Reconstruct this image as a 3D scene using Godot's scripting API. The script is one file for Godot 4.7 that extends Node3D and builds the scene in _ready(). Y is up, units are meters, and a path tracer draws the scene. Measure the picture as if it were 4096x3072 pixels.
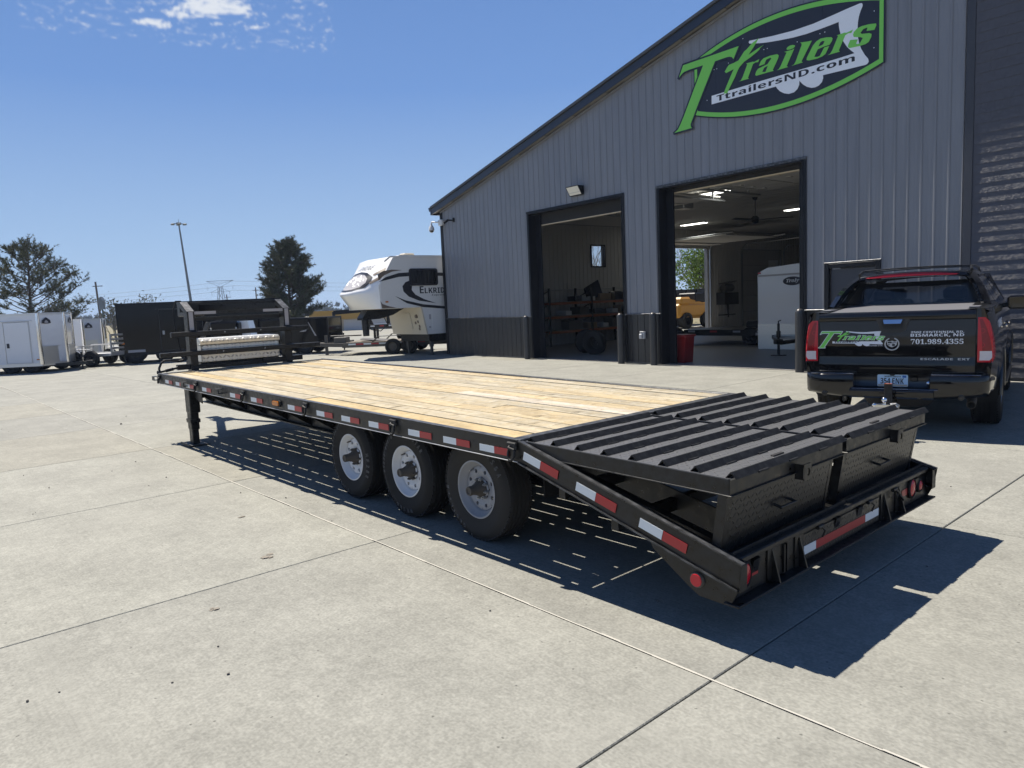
extends Node3D
# A paved trailer yard: black flatbed trailer, grey metal shop, black pickup, parked trailers and trees.

var M := {}
var taken := {}
var fonts := {}
var rng := RandomNumberGenerator.new()
const TILT := 0.0139
var YAW_T := deg_to_rad(41.17)
var FT: Transform3D      # flatbed trailer frame: x right, y up, -z forward, origin on the ground at its left rear deck corner
var FB: Transform3D      # shop frame: x along the front wall to the right, y up, z out of the wall
var FP: Transform3D      # pickup frame: x right, y up, z towards its tail, origin below the rear axle
var FG: Transform3D      # slab grid frame, the flatbed's frame without its tilt

# ------------------------------------------------------------------ mesh builder
class MB:
	var v := PackedVector3Array()
	var n := PackedVector3Array()
	var u := PackedVector2Array()
	var c := PackedColorArray()
	var col := Color(1, 1, 1)
	var use_col := false
	var uo := Vector2.ZERO
	func uvof(p: Vector3, nn: Vector3) -> Vector2:
		var a := nn.abs()
		if a.y >= a.x and a.y >= a.z:
			return Vector2(p.x, p.z) + uo
		if a.x >= a.z:
			return Vector2(p.z, p.y) + uo
		return Vector2(p.x, p.y) + uo
	func tri3(a: Vector3, b: Vector3, d: Vector3, na: Vector3, nb: Vector3, nd: Vector3, ua: Vector2, ub: Vector2, ud: Vector2) -> void:
		if (b - a).cross(d - a).dot(na + nb + nd) > 0.0:
			v.append(a); v.append(d); v.append(b)
			n.append(na); n.append(nd); n.append(nb)
			u.append(ua); u.append(ud); u.append(ub)
		else:
			v.append(a); v.append(b); v.append(d)
			n.append(na); n.append(nb); n.append(nd)
			u.append(ua); u.append(ub); u.append(ud)
		if use_col:
			c.append(col); c.append(col); c.append(col)
	func tri(a: Vector3, b: Vector3, d: Vector3, nn: Vector3) -> void:
		tri3(a, b, d, nn, nn, nn, uvof(a, nn), uvof(b, nn), uvof(d, nn))
	func trif(a: Vector3, b: Vector3, d: Vector3, side: Vector3) -> void:
		var nn := (b - a).cross(d - a)
		if nn.length_squared() < 1e-16:
			return
		nn = nn.normalized()
		if nn.dot(side) < 0.0:
			nn = -nn
		tri(a, b, d, nn)
	func quad(a: Vector3, b: Vector3, d: Vector3, e: Vector3, side: Vector3) -> void:
		var nn := (d - a).cross(e - b)
		if nn.length_squared() < 1e-16:
			return
		nn = nn.normalized()
		if nn.dot(side) < 0.0:
			nn = -nn
		tri(a, b, d, nn)
		tri(a, d, e, nn)
	func box(p: Vector3, s: Vector3, b := Basis(), skip := "") -> void:
		var x := b.x * s.x * 0.5
		var y := b.y * s.y * 0.5
		var z := b.z * s.z * 0.5
		if not skip.contains("R"): quad(p + x - y - z, p + x + y - z, p + x + y + z, p + x - y + z, b.x)
		if not skip.contains("L"): quad(p - x - y - z, p - x + y - z, p - x + y + z, p - x - y + z, -b.x)
		if not skip.contains("T"): quad(p + y - x - z, p + y + x - z, p + y + x + z, p + y - x + z, b.y)
		if not skip.contains("B"): quad(p - y - x - z, p - y + x - z, p - y + x + z, p - y - x + z, -b.y)
		if not skip.contains("F"): quad(p + z - x - y, p + z + x - y, p + z + x + y, p + z - x + y, b.z)
		if not skip.contains("K"): quad(p - z - x - y, p - z + x - y, p - z + x + y, p - z - x + y, -b.z)
	func box2(a: Vector3, d: Vector3) -> void:
		box((a + d) * 0.5, (d - a).abs())
	func cbox(p: Vector3, s: Vector3, h: float, b := Basis()) -> void:
		# box with chamfered edges
		var e := s * 0.5
		h = minf(h, minf(e.x, minf(e.y, e.z)) * 0.9)
		var ax := [b.x, b.y, b.z]
		var le := [e.x, e.y, e.z]
		for i in 3:
			var j := (i + 1) % 3
			var k := (i + 2) % 3
			for s1 in [-1.0, 1.0]:
				var o: Vector3 = p + ax[i] * le[i] * s1
				var p1: Vector3 = ax[j] * (le[j] - h)
				var p2: Vector3 = ax[k] * (le[k] - h)
				quad(o - p1 - p2, o + p1 - p2, o + p1 + p2, o - p1 + p2, ax[i] * s1)
				for s2 in [-1.0, 1.0]:
					var along: Vector3 = ax[k] * (le[k] - h)
					var q1: Vector3 = p + ax[i] * le[i] * s1 + ax[j] * (le[j] - h) * s2
					var q2: Vector3 = p + ax[i] * (le[i] - h) * s1 + ax[j] * le[j] * s2
					quad(q1 - along, q1 + along, q2 + along, q2 - along, ax[i] * s1 + ax[j] * s2)
		for sx in [-1.0, 1.0]:
			for sy in [-1.0, 1.0]:
				for sz in [-1.0, 1.0]:
					var cx: Vector3 = ax[0] * sx
					var cy: Vector3 = ax[1] * sy
					var cz: Vector3 = ax[2] * sz
					trif(p + cx * e.x + cy * (e.y - h) + cz * (e.z - h), p + cx * (e.x - h) + cy * e.y + cz * (e.z - h), p + cx * (e.x - h) + cy * (e.y - h) + cz * e.z, cx + cy + cz)
	func bar(a: Vector3, d: Vector3, w: float, h: float, up := Vector3.UP, ch := 0.0) -> void:
		# rectangular bar from a to d
		var z := (d - a).normalized()
		var x := up.cross(z).normalized()
		var y := z.cross(x)
		if ch > 0.0:
			cbox((a + d) * 0.5, Vector3(w, h, a.distance_to(d)), ch, Basis(x, y, z))
		else:
			box((a + d) * 0.5, Vector3(w, h, a.distance_to(d)), Basis(x, y, z))
	func poly(pts: PackedVector2Array, t: Transform3D, depth: float, back := true, ch := 0.0) -> void:
		# a flat outline in t's xy plane, from z = 0 to z = depth
		var idx := Geometry2D.triangulate_polygon(pts)
		var nz := t.basis.z.normalized()
		var fr := pts
		for i in range(0, idx.size(), 3):
			var q := [pts[idx[i]], pts[idx[i + 1]], pts[idx[i + 2]]]
			tri(t * Vector3(q[0].x, q[0].y, depth), t * Vector3(q[1].x, q[1].y, depth), t * Vector3(q[2].x, q[2].y, depth), nz)
			if back:
				tri(t * Vector3(q[0].x, q[0].y, 0), t * Vector3(q[1].x, q[1].y, 0), t * Vector3(q[2].x, q[2].y, 0), -nz)
		if depth == 0.0:
			return
		var ccw := not Geometry2D.is_polygon_clockwise(pts)
		for i in pts.size():
			var a := pts[i]
			var d := pts[(i + 1) % pts.size()]
			var o := Vector2(d.y - a.y, a.x - d.x)
			if not ccw:
				o = -o
			quad(t * Vector3(a.x, a.y, 0), t * Vector3(d.x, d.y, 0), t * Vector3(d.x, d.y, depth), t * Vector3(a.x, a.y, depth), t.basis * Vector3(o.x, o.y, 0))
	func lathe(prof: PackedVector2Array, t: Transform3D, seg := 32, smooth := true) -> void:
		# prof: (radius, height along t's y)
		var m := prof.size()
		var pn := PackedVector2Array()
		for i in m - 1:
			var e := (prof[i + 1] - prof[i])
			pn.append(Vector2(e.y, -e.x).normalized())
		for i in m - 1:
			if prof[i].distance_to(prof[i + 1]) < 1e-6:
				continue
			var n0 := pn[i]
			var n1 := pn[i]
			if smooth:
				if i > 0 and pn[i - 1].dot(pn[i]) > 0.6:
					n0 = (pn[i - 1] + pn[i]).normalized()
				if i < m - 2 and pn[i + 1].dot(pn[i]) > 0.6:
					n1 = (pn[i + 1] + pn[i]).normalized()
			for k in seg:
				var a0 := TAU * k / seg
				var a1 := TAU * (k + 1) / seg
				var c0 := Vector2(cos(a0), sin(a0))
				var c1 := Vector2(cos(a1), sin(a1))
				var P := [[prof[i], c0, n0], [prof[i], c1, n0], [prof[i + 1], c1, n1], [prof[i + 1], c0, n1]]
				var pp := []
				var nn := []
				for q in P:
					pp.append(t * Vector3(q[0].x * q[1].x, q[0].y, q[0].x * q[1].y))
					nn.append((t.basis * Vector3(q[2].x * q[1].x, q[2].y, q[2].x * q[1].y)).normalized())
				var ua := Vector2(float(k) / seg * TAU * prof[i].x, prof[i].y)
				var ub := Vector2(float(k + 1) / seg * TAU * prof[i].x, prof[i].y)
				var uc := Vector2(float(k + 1) / seg * TAU * prof[i].x, prof[i + 1].y)
				var ud := Vector2(float(k) / seg * TAU * prof[i].x, prof[i + 1].y)
				if prof[i].x > 1e-5:
					tri3(pp[0], pp[1], pp[2], nn[0], nn[1], nn[2], ua, ub, uc)
				if prof[i + 1].x > 1e-5:
					tri3(pp[0], pp[2], pp[3], nn[0], nn[2], nn[3], ua, uc, ud)
	func cyl(a: Vector3, d: Vector3, r0: float, r1: float, seg := 12, caps := true) -> void:
		var y := (d - a)
		var h := y.length()
		if h < 1e-6:
			return
		y /= h
		var x := y.cross(Vector3.RIGHT if absf(y.x) < 0.8 else Vector3.UP).normalized()
		var t := Transform3D(Basis(x, y, x.cross(y)), a)
		var pr := PackedVector2Array()
		if caps:
			pr.append(Vector2(0, 0))
		pr.append(Vector2(r0, 0)); pr.append(Vector2(r1, h))
		if caps:
			pr.append(Vector2(0, h))
		lathe(pr, t, seg)
	func tube(pts: PackedVector3Array, r: float, seg := 8) -> void:
		for i in pts.size() - 1:
			cyl(pts[i], pts[i + 1], r, r, seg, true)
			if i > 0:
				ball(pts[i], r, seg, 4)
	func ball(p: Vector3, r: float, seg := 16, rows := 8, sc := Vector3.ONE, b := Basis()) -> void:
		var pr := PackedVector2Array()
		for i in rows + 1:
			var a := PI * i / rows
			pr.append(Vector2(sin(a) * r, -cos(a) * r))
		lathe(pr, Transform3D(b * Basis.from_scale(sc), p), seg)
	func loft(rows: Array, outward: Vector3, closed := false, centre = null) -> void:
		# rows: arrays of points, all the same length; smooth normals
		var R := rows.size()
		var C: int = rows[0].size()
		var nn := []
		for i in R:
			var a := PackedVector3Array()
			a.resize(C)
			nn.append(a)
		for i in R - 1:
			for j in (C if closed else C - 1):
				var k := (j + 1) % C
				var f: Vector3 = (rows[i + 1][k] - rows[i][j]).cross(rows[i + 1][j] - rows[i][k])
				var side: Vector3 = outward
				if centre != null:
					side = (rows[i][j] + rows[i + 1][k]) * 0.5 - centre
				if f.dot(side) < 0.0:
					f = -f
				if f.length_squared() > 1e-20:
					f = f.normalized()
				nn[i][j] += f; nn[i][k] += f; nn[i + 1][j] += f; nn[i + 1][k] += f
		for i in R:
			for j in C:
				nn[i][j] = nn[i][j].normalized()
		for i in R - 1:
			for j in (C if closed else C - 1):
				var k := (j + 1) % C
				var q := [rows[i][j], rows[i][k], rows[i + 1][k], rows[i + 1][j]]
				var w := [nn[i][j], nn[i][k], nn[i + 1][k], nn[i + 1][j]]
				var fn: Vector3 = (q[2] - q[0]).cross(q[3] - q[1]).normalized()
				var uu := []
				for e in 4:
					uu.append(uvof(q[e], fn))
				tri3(q[0], q[1], q[2], w[0], w[1], w[2], uu[0], uu[1], uu[2])
				tri3(q[0], q[2], q[3], w[0], w[2], w[3], uu[0], uu[2], uu[3])
	func mesh() -> ArrayMesh:
		var a := []
		a.resize(Mesh.ARRAY_MAX)
		a[Mesh.ARRAY_VERTEX] = v
		a[Mesh.ARRAY_NORMAL] = n
		a[Mesh.ARRAY_TEX_UV] = u
		if use_col:
			a[Mesh.ARRAY_COLOR] = c
		var m := ArrayMesh.new()
		m.add_surface_from_arrays(Mesh.PRIMITIVE_TRIANGLES, a)
		return m

# ------------------------------------------------------------------ objects
func numbered(called: String) -> String:
	if not taken.has(called):
		taken[called] = 0
		return called
	taken[called] += 1
	return "%s_%03d" % [called, taken[called]]

func thing(called: String, label: String, category: String, at: Transform3D, group := "") -> Node3D:
	var o := Node3D.new()
	o.name = numbered(called)
	add_child(o)
	o.transform = at
	return tag(o, label, category, group)

func tag(o: Node3D, label := "", category := "", group := "", kind := "") -> Node3D:
	if label: o.set_meta("label", label)
	if category: o.set_meta("category", category)
	if group: o.set_meta("group", group)
	if kind: o.set_meta("kind", kind)
	return o

func part(called: String, b, mat: Material, parent: Node, at := Transform3D()) -> MeshInstance3D:
	var o := MeshInstance3D.new()
	o.mesh = b.mesh() if b is MB else b
	o.material_override = mat
	o.name = called if parent != self else numbered(called)
	parent.add_child(o, true)
	o.transform = at
	return o

func solo(called: String, b, mat: Material, at: Transform3D, label: String, category: String, group := "") -> MeshInstance3D:
	var o := part(called, b, mat, self, at)
	tag(o, label, category, group)
	return o

func copy_of(o: Node3D, base: String, at: Transform3D, label: String, group := "") -> Node3D:
	var r: Node3D = o.duplicate()
	r.name = numbered(base)
	add_child(r)
	r.transform = at
	r.set_meta("label", label)
	if group: r.set_meta("group", group)
	return r

func at(x: float, y: float, z: float, yaw := 0.0) -> Transform3D:
	return Transform3D(Basis(Vector3.UP, yaw), Vector3(x, y, z))

func face_z(x: float, y: float, z: float) -> Transform3D:
	return Transform3D(Basis(), Vector3(x, y, z))

# frame whose -z runs along the compass heading (0 = away from the camera, 90 = to the right)
func heading(deg: float, x: float, z: float) -> Transform3D:
	return Transform3D(Basis(Vector3.UP, -deg_to_rad(deg)), Vector3(x, 0, z))

func pv(a: Array) -> PackedVector2Array:
	var r := PackedVector2Array()
	for i in range(0, a.size(), 2):
		r.append(Vector2(a[i], a[i + 1]))
	return r

func oval(cx: float, cy: float, rx: float, ry: float, seg := 24) -> PackedVector2Array:
	var r := PackedVector2Array()
	for i in seg:
		r.append(Vector2(cx + cos(TAU * i / seg) * rx, cy + sin(TAU * i / seg) * ry))
	return r

func rrect(x0: float, y0: float, x1: float, y1: float, r: float, seg := 4) -> PackedVector2Array:
	var p := PackedVector2Array()
	for q in [[x1 - r, y1 - r, 0.0], [x0 + r, y1 - r, 0.5], [x0 + r, y0 + r, 1.0], [x1 - r, y0 + r, 1.5]]:
		for i in seg + 1:
			var a: float = (q[2] + 0.5 * i / seg) * PI
			p.append(Vector2(q[0] + cos(a) * r, q[1] + sin(a) * r))
	return p

func font(named: String, bold := false) -> Font:
	var k := named + str(bold)
	if not fonts.has(k):
		var f := SystemFont.new()
		f.font_names = PackedStringArray([named])
		if bold:
			f.font_weight = 700
		fonts[k] = f
	return fonts[k]

# lettering: its box is stretched to w by h, its lower left corner stands at t's origin; lean shears it
func letters(b: MB, s: String, f: Font, t: Transform3D, w: float, h: float, depth := 0.003, lean := 0.0) -> void:
	var m := TextMesh.new()
	m.text = s
	m.font = f
	m.font_size = 48
	m.pixel_size = 0.01
	m.depth = 0.01
	m.curve_step = 2.0
	var ar := m.get_mesh_arrays()
	if ar.is_empty():
		return
	var vs: PackedVector3Array = ar[Mesh.ARRAY_VERTEX]
	if vs.is_empty():
		return
	var ns: PackedVector3Array = ar[Mesh.ARRAY_NORMAL]
	var ix: PackedInt32Array = ar[Mesh.ARRAY_INDEX] if ar[Mesh.ARRAY_INDEX] != null else PackedInt32Array()
	var bb := AABB(vs[0], Vector3.ZERO)
	for q in vs:
		bb = bb.expand(q)
	var sx := w / maxf(bb.size.x, 1e-5)
	var sy := h / maxf(bb.size.y, 1e-5)
	var cnt := ix.size() if ix.size() > 0 else vs.size()
	for i in range(0, cnt, 3):
		var pp := []
		var nn := []
		for k in 3:
			var j := ix[i + k] if ix.size() > 0 else i + k
			var q := vs[j] - bb.position
			var y := q.y * sy
			pp.append(t * Vector3(q.x * sx + lean * y, y, q.z / 0.01 * depth))
			nn.append((t.basis * ns[j]).normalized())
		b.tri3(pp[0], pp[1], pp[2], nn[0], nn[1], nn[2], Vector2.ZERO, Vector2.ZERO, Vector2.ZERO)

# ------------------------------------------------------------------ materials
func lin(r: float, g: float, b: float, a := 1.0) -> Color:
	var k := Color(r, g, b).linear_to_srgb()
	k.a = a
	return k

func mat(called: String, color: Color, rough := 0.6, metal := 0.0, spec := 0.5) -> StandardMaterial3D:
	var m := StandardMaterial3D.new()
	m.resource_name = called
	m.albedo_color = color
	m.roughness = rough
	m.metallic = metal
	m.metallic_specular = spec
	M[called] = m
	return m

func variant(from: String, called: String, mul: Color) -> StandardMaterial3D:
	var m: StandardMaterial3D = M[from].duplicate()
	m.resource_name = called
	var c: Color = m.albedo_color.srgb_to_linear()
	m.albedo_color = Color(c.r * mul.r, c.g * mul.g, c.b * mul.b).linear_to_srgb()
	M[called] = m
	return m

func noise(kind: int, freq: float, oct: int, sd: int, gain := 0.5) -> FastNoiseLite:
	var f := FastNoiseLite.new()
	f.noise_type = kind
	f.frequency = freq
	f.fractal_octaves = oct
	f.fractal_gain = gain
	f.seed = sd
	return f

func img(f: FastNoiseLite, w: int, h: int, seam := true) -> PackedByteArray:
	var i: Image = f.get_seamless_image(w, h, false, false, 0.12, true) if seam else f.get_image(w, h, false, false, true)
	i.convert(Image.FORMAT_L8)
	return i.get_data()

func tex_from(w: int, h: int, data: PackedByteArray, fmt := Image.FORMAT_RGB8) -> ImageTexture:
	return ImageTexture.create_from_image(Image.create_from_data(w, h, false, fmt, data))

func bump_tex(w: int, h: int, data: PackedByteArray, strength: float) -> ImageTexture:
	var im := Image.create_from_data(w, h, false, Image.FORMAT_L8, data)
	im.convert(Image.FORMAT_RGBA8)
	im.bump_map_to_normal_map(strength)
	return ImageTexture.create_from_image(im)

func make_materials() -> void:
	# concrete: 1024 px over 4.1 m, cloudy tone, fine broom lines, pits and dark specks
	var W := 1024
	var big := img(noise(FastNoiseLite.TYPE_SIMPLEX_SMOOTH, 0.0045, 4, 11), W, W)
	var mid := img(noise(FastNoiseLite.TYPE_SIMPLEX_SMOOTH, 0.03, 3, 12), W, W)
	var fine := img(noise(FastNoiseLite.TYPE_VALUE, 0.45, 2, 13), W, W)
	var pit := img(noise(FastNoiseLite.TYPE_CELLULAR, 0.02, 1, 14), W, W)
	var d := PackedByteArray(); d.resize(W * W * 3)
	var hgt := PackedByteArray(); hgt.resize(W * W)
	var line := PackedFloat32Array(); line.resize(W)
	rng.seed = 5
	for x in W:
		line[x] = rng.randf_range(-1, 1)
	for y in W:
		for x in W:
			var i := y * W + x
			var t := 0.86 + (big[i] - 128) / 128.0 * 0.045 + (mid[i] - 128) / 128.0 * 0.035 + (fine[i] - 128) / 128.0 * 0.10 + line[(x + (mid[i] >> 6)) % W] * 0.016
			if pit[i] < 6 and mid[i] > 150:
				t *= 0.72
			t = clampf(t, 0.05, 1.0)
			d[i * 3] = int(t * 255)
			d[i * 3 + 1] = int(t * 253.5)
			d[i * 3 + 2] = int(t * 250)
			hgt[i] = clampi(int(128 + (fine[i] - 128) * 0.5 + line[x] * 22), 0, 255)
	var ct := tex_from(W, W, d)
	var cn := bump_tex(W, W, hgt, 3.0)
	# large stains that break the repeat
	var S := 512
	var s1 := img(noise(FastNoiseLite.TYPE_SIMPLEX_SMOOTH, 0.008, 5, 21, 0.6), S, S)
	var s2 := img(noise(FastNoiseLite.TYPE_SIMPLEX_SMOOTH, 0.02, 4, 22), S, S)
	var sd := PackedByteArray(); sd.resize(S * S * 3)
	for i in S * S:
		var q := 0.95 + (s1[i] - 128) / 128.0 * 0.085 - maxf(0.0, (s2[i] - 175) / 128.0) * 0.22
		q = clampf(q, 0.2, 1.0)
		sd[i * 3] = int(q * 255); sd[i * 3 + 1] = int(q * 254); sd[i * 3 + 2] = int(q * 250)
	var st := tex_from(S, S, sd)
	var co := mat("concrete", lin(0.350, 0.356, 0.338), 0.85, 0, 0.4)
	co.albedo_texture = ct
	co.normal_enabled = true
	co.normal_texture = cn
	co.normal_scale = 0.35
	co.uv1_scale = Vector3(1.0 / 4.1, 1.0 / 4.1, 1)
	co.detail_enabled = true
	co.detail_blend_mode = BaseMaterial3D.BLEND_MODE_MUL
	co.detail_albedo = st
	co.detail_uv_layer = BaseMaterial3D.DETAIL_UV_2
	co.uv2_scale = Vector3(1.0 / 23.0, 1.0 / 23.0, 1)
	variant("concrete", "concrete_pale", Color(1.05, 1.05, 1.04))
	variant("concrete", "concrete_warm", Color(1.01, 0.99, 0.95))
	variant("concrete", "concrete_dark", Color(0.955, 0.955, 0.96))
	mat("joint_seal", lin(0.40, 0.385, 0.34), 0.9)
	mat("joint_dark", lin(0.06, 0.058, 0.055), 0.95)
	mat("stain_oil", lin(0.17, 0.15, 0.12, 1), 0.7)
	mat("stain_rust", lin(0.30, 0.23, 0.14, 1), 0.8)
	var dirt := mat("dry_grass", lin(0.20, 0.175, 0.10), 0.95)
	dirt.albedo_texture = st
	dirt.uv1_scale = Vector3(0.02, 0.02, 1)
	mat("pebble", lin(0.12, 0.11, 0.1), 0.9)
	# planks: streaked grain along u, worn and splintered patches
	var GW := 2048
	var GH := 256
	var g1 := img(noise(FastNoiseLite.TYPE_SIMPLEX_SMOOTH, 0.02, 4, 31, 0.6), 256, GH)
	var g2 := img(noise(FastNoiseLite.TYPE_SIMPLEX_SMOOTH, 0.012, 4, 32), GW, GH)
	var g3 := img(noise(FastNoiseLite.TYPE_VALUE, 0.3, 2, 33), GW, GH)
	var g4 := img(noise(FastNoiseLite.TYPE_SIMPLEX_SMOOTH, 0.006, 3, 34), GW, GH)
	var wd := PackedByteArray(); wd.resize(GW * GH * 3)
	var wh := PackedByteArray(); wh.resize(GW * GH)
	for y in GH:
		for x in GW:
			var i := y * GW + x
			var bend := (g2[i] - 128) * 0.12
			var yy := posmod(int(y + bend), GH)
			var gr := g1[yy * 256 + posmod(x >> 4, 256)]
			var t := 0.86 + (gr - 128) / 128.0 * 0.11 + (g3[i] - 128) / 128.0 * 0.05 + (g4[i] - 128) / 128.0 * 0.025
			var wear := clampf((g4[i] - 160) / 40.0, 0, 1) * clampf((g2[i] - 120) / 40.0, 0, 1)
			if wear > 0.0:
				t *= 1.0 - wear * (0.08 + 0.34 * clampf((g3[i] - 110) / 50.0, 0, 1))
			t = clampf(t, 0.05, 1.0)
			var warm := clampf((g2[i] - 128) / 90.0, -1, 1)
			d = wd
			wd[i * 3] = int(t * 255)
			wd[i * 3 + 1] = int(t * (250 - warm * 4))
			wd[i * 3 + 2] = int(t * (238 - warm * 12))
			wh[i] = clampi(int(gr * 0.5 + g3[i] * 0.35 - wear * 60 + 20), 0, 255)
	var wt := tex_from(GW, GH, wd)
	var wn := bump_tex(GW, GH, wh, 4.0)
	var wo := mat("plank_yellow", lin(0.55, 0.465, 0.325), 0.75, 0, 0.35)
	wo.albedo_texture = wt
	wo.normal_enabled = true
	wo.normal_texture = wn
	wo.normal_scale = 0.6
	wo.uv1_scale = Vector3(1.0 / 2.6, 1.0 / 0.75, 1)
	variant("plank_yellow", "plank_tan", Color(0.97, 1.02, 1.12))
	variant("plank_yellow", "plank_grey", Color(0.90, 0.97, 1.12))
	variant("plank_yellow", "plank_pale", Color(1.12, 1.22, 1.55))
	variant("plank_yellow", "plank_gold", Color(1.02, 0.97, 0.84))
	# tread plate
	var P := 128
	var pd := PackedByteArray(); pd.resize(P * P)
	for y in P:
		for x in P:
			var best := 0.0
			for q in [[32, 32, 1], [96, 96, 1], [96, 32, -1], [32, 96, -1], [160, 32, 1], [-32, 96, 1], [-32, 32, -1], [160, 96, -1]]:
				var dx: float = x - q[0]
				var dy: float = y - q[1]
				var a: float = (dx + dy * q[2]) * 0.7071
				var b: float = (dx * q[2] - dy) * 0.7071
				var e := 1.0 - (a * a / 700.0 + b * b / 64.0)
				best = maxf(best, e)
			pd[y * P + x] = int(sqrt(clampf(best, 0, 1)) * 255)
	var tn := bump_tex(P, P, pd, 22.0)
	# steel and paints
	var sm := img(noise(FastNoiseLite.TYPE_SIMPLEX_SMOOTH, 0.02, 5, 41, 0.6), 512, 512)
	var sc := PackedByteArray(); sc.resize(512 * 512 * 3)
	for i in 512 * 512:
		var q := clampi(190 + int((sm[i] - 128) * 0.75), 40, 255)
		sc[i * 3] = q; sc[i * 3 + 1] = q; sc[i * 3 + 2] = q
	var smudge := tex_from(512, 512, sc)
	M["smudge"] = smudge
	var bk := mat("black_steel", lin(0.020, 0.0198, 0.0195), 0.42, 0, 0.45)
	bk.albedo_texture = smudge
	bk.roughness_texture = smudge
	bk.roughness_texture_channel = BaseMaterial3D.TEXTURE_CHANNEL_RED
	bk.roughness = 0.55
	bk.uv1_scale = Vector3(1.3, 1.3, 1)
	var bt := mat("black_cleat", lin(0.030, 0.030, 0.030), 0.6, 0, 0.4)
	bt.albedo_texture = smudge
	bt.uv1_scale = Vector3(1.7, 1.7, 1)
	var gs := mat("rail_edge", lin(0.13, 0.135, 0.145), 0.4, 0.35, 0.5)
	gs.albedo_texture = smudge
	var dp := mat("black_tread_plate", lin(0.15, 0.151, 0.155), 0.36, 0.4, 0.6)
	dp.normal_enabled = true
	dp.normal_texture = tn
	dp.normal_scale = 1.0
	dp.uv1_scale = Vector3(1.0 / 0.075, 1.0 / 0.075, 1)
	var dv: StandardMaterial3D = dp.duplicate()
	dv.albedo_color = lin(0.022, 0.0215, 0.0205)
	dv.uv1_scale = Vector3(1.0 / 0.072, 1.0 / 0.072, 1)
	dv.normal_scale = 0.55
	M["black_tread_wall"] = dv
	var ad := mat("bright_tread_plate", lin(0.62, 0.61, 0.58), 0.34, 0.85)
	ad.normal_enabled = true
	ad.normal_texture = tn
	ad.normal_scale = 0.9
	ad.uv1_scale = Vector3(1.0 / 0.12, 1.0 / 0.12, 1)
	mat("aluminium", lin(0.6, 0.6, 0.6), 0.35, 0.8)
	mat("chrome", lin(0.75, 0.76, 0.78), 0.08, 1.0)
	mat("badge_silver", lin(0.5, 0.5, 0.5), 0.35, 0.3)
	mat("mirror_glass", lin(0.16, 0.18, 0.2), 0.03, 1.0)
	mat("zinc", lin(0.35, 0.36, 0.37), 0.45, 0.8)
	mat("rust_hub", lin(0.075, 0.064, 0.052), 0.7)
	mat("rubber", lin(0.016, 0.0155, 0.015), 0.75, 0, 0.35)
	mat("rubber_dusty", lin(0.040, 0.037, 0.033), 0.85, 0, 0.3)
	mat("tyre_print", lin(0.085, 0.085, 0.085), 0.7)
	mat("white_rim", lin(0.60, 0.60, 0.60), 0.45)
	variant("white_rim", "grey_rim", Color(0.48, 0.48, 0.49))
	mat("tape_white", lin(0.62, 0.66, 0.68), 0.35)
	mat("tape_red", lin(0.34, 0.018, 0.022), 0.35)
	mat("lamp_red", lin(0.46, 0.012, 0.024), 0.12)
	mat("lamp_red_deep", lin(0.22, 0.007, 0.012), 0.15)
	mat("lamp_clear", lin(0.6, 0.55, 0.55), 0.15)
	mat("lamp_amber", lin(0.55, 0.17, 0.02), 0.2)
	mat("decal_white", lin(0.74, 0.75, 0.78), 0.4)
	mat("sticker_grey", lin(0.36, 0.35, 0.36), 0.4)
	# the pickup
	var pk := mat("pickup_black", lin(0.0045, 0.0046, 0.0055), 0.15, 0, 0.3)
	pk.clearcoat_enabled = true
	pk.clearcoat = 0.7
	pk.clearcoat_roughness = 0.03
	var pl := mat("pickup_cladding", lin(0.008, 0.008, 0.008), 0.3)
	pl.clearcoat_enabled = true
	pl.clearcoat = 0.4
	pl.clearcoat_roughness = 0.15
	mat("bed_cover", lin(0.15, 0.152, 0.165), 0.4)
	var gl := mat("dark_glass", lin(0.01, 0.013, 0.016, 0.72), 0.03, 0, 0.5)
	gl.transparency = BaseMaterial3D.TRANSPARENCY_ALPHA
	var gc := mat("clear_glass", lin(0.5, 0.55, 0.55, 0.12), 0.02, 0, 0.5)
	gc.transparency = BaseMaterial3D.TRANSPARENCY_ALPHA
	mat("black_glass", lin(0.004, 0.004, 0.005), 0.04, 0, 0.6)
	mat("interior_dark", lin(0.015, 0.015, 0.016), 0.8)
	mat("plate_blue", lin(0.46, 0.64, 0.80), 0.4)
	mat("plate_sand", lin(0.48, 0.40, 0.30), 0.4)
	mat("ink", lin(0.01, 0.011, 0.02), 0.5)
	# shop
	var si := mat("siding_grey", lin(0.228, 0.234, 0.252), 0.34, 0, 0.5)
	var sr := PackedByteArray(); sr.resize(256 * 256 * 3)
	var sq := img(noise(FastNoiseLite.TYPE_SIMPLEX_SMOOTH, 0.015, 4, 51), 256, 256)
	for i in 256 * 256:
		var q := clampi(240 + int((sq[i] - 128) * 0.09), 40, 255)
		sr[i * 3] = q; sr[i * 3 + 1] = q; sr[i * 3 + 2] = q
	si.albedo_texture = tex_from(256, 256, sr)
	si.uv1_scale = Vector3(0.9, 0.09, 1)
	variant("siding_grey", "siding_grey_cool", Color(0.965, 0.97, 0.985))
	var sb := mat("siding_black", lin(0.032, 0.0315, 0.032), 0.34)
	sb.albedo_texture = si.albedo_texture
	sb.uv1_scale = si.uv1_scale
	mat("trim_black", lin(0.010, 0.011, 0.014), 0.38, 0, 0.3)
	mat("fascia_black", lin(0.018, 0.022, 0.036), 0.32)
	mat("roof_metal", lin(0.045, 0.048, 0.05), 0.4)
	mat("soffit", lin(0.20, 0.19, 0.175), 0.6)
	# lap boards with embossed cedar grain
	var lg := PackedByteArray(); lg.resize(1024 * 256)
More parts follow.
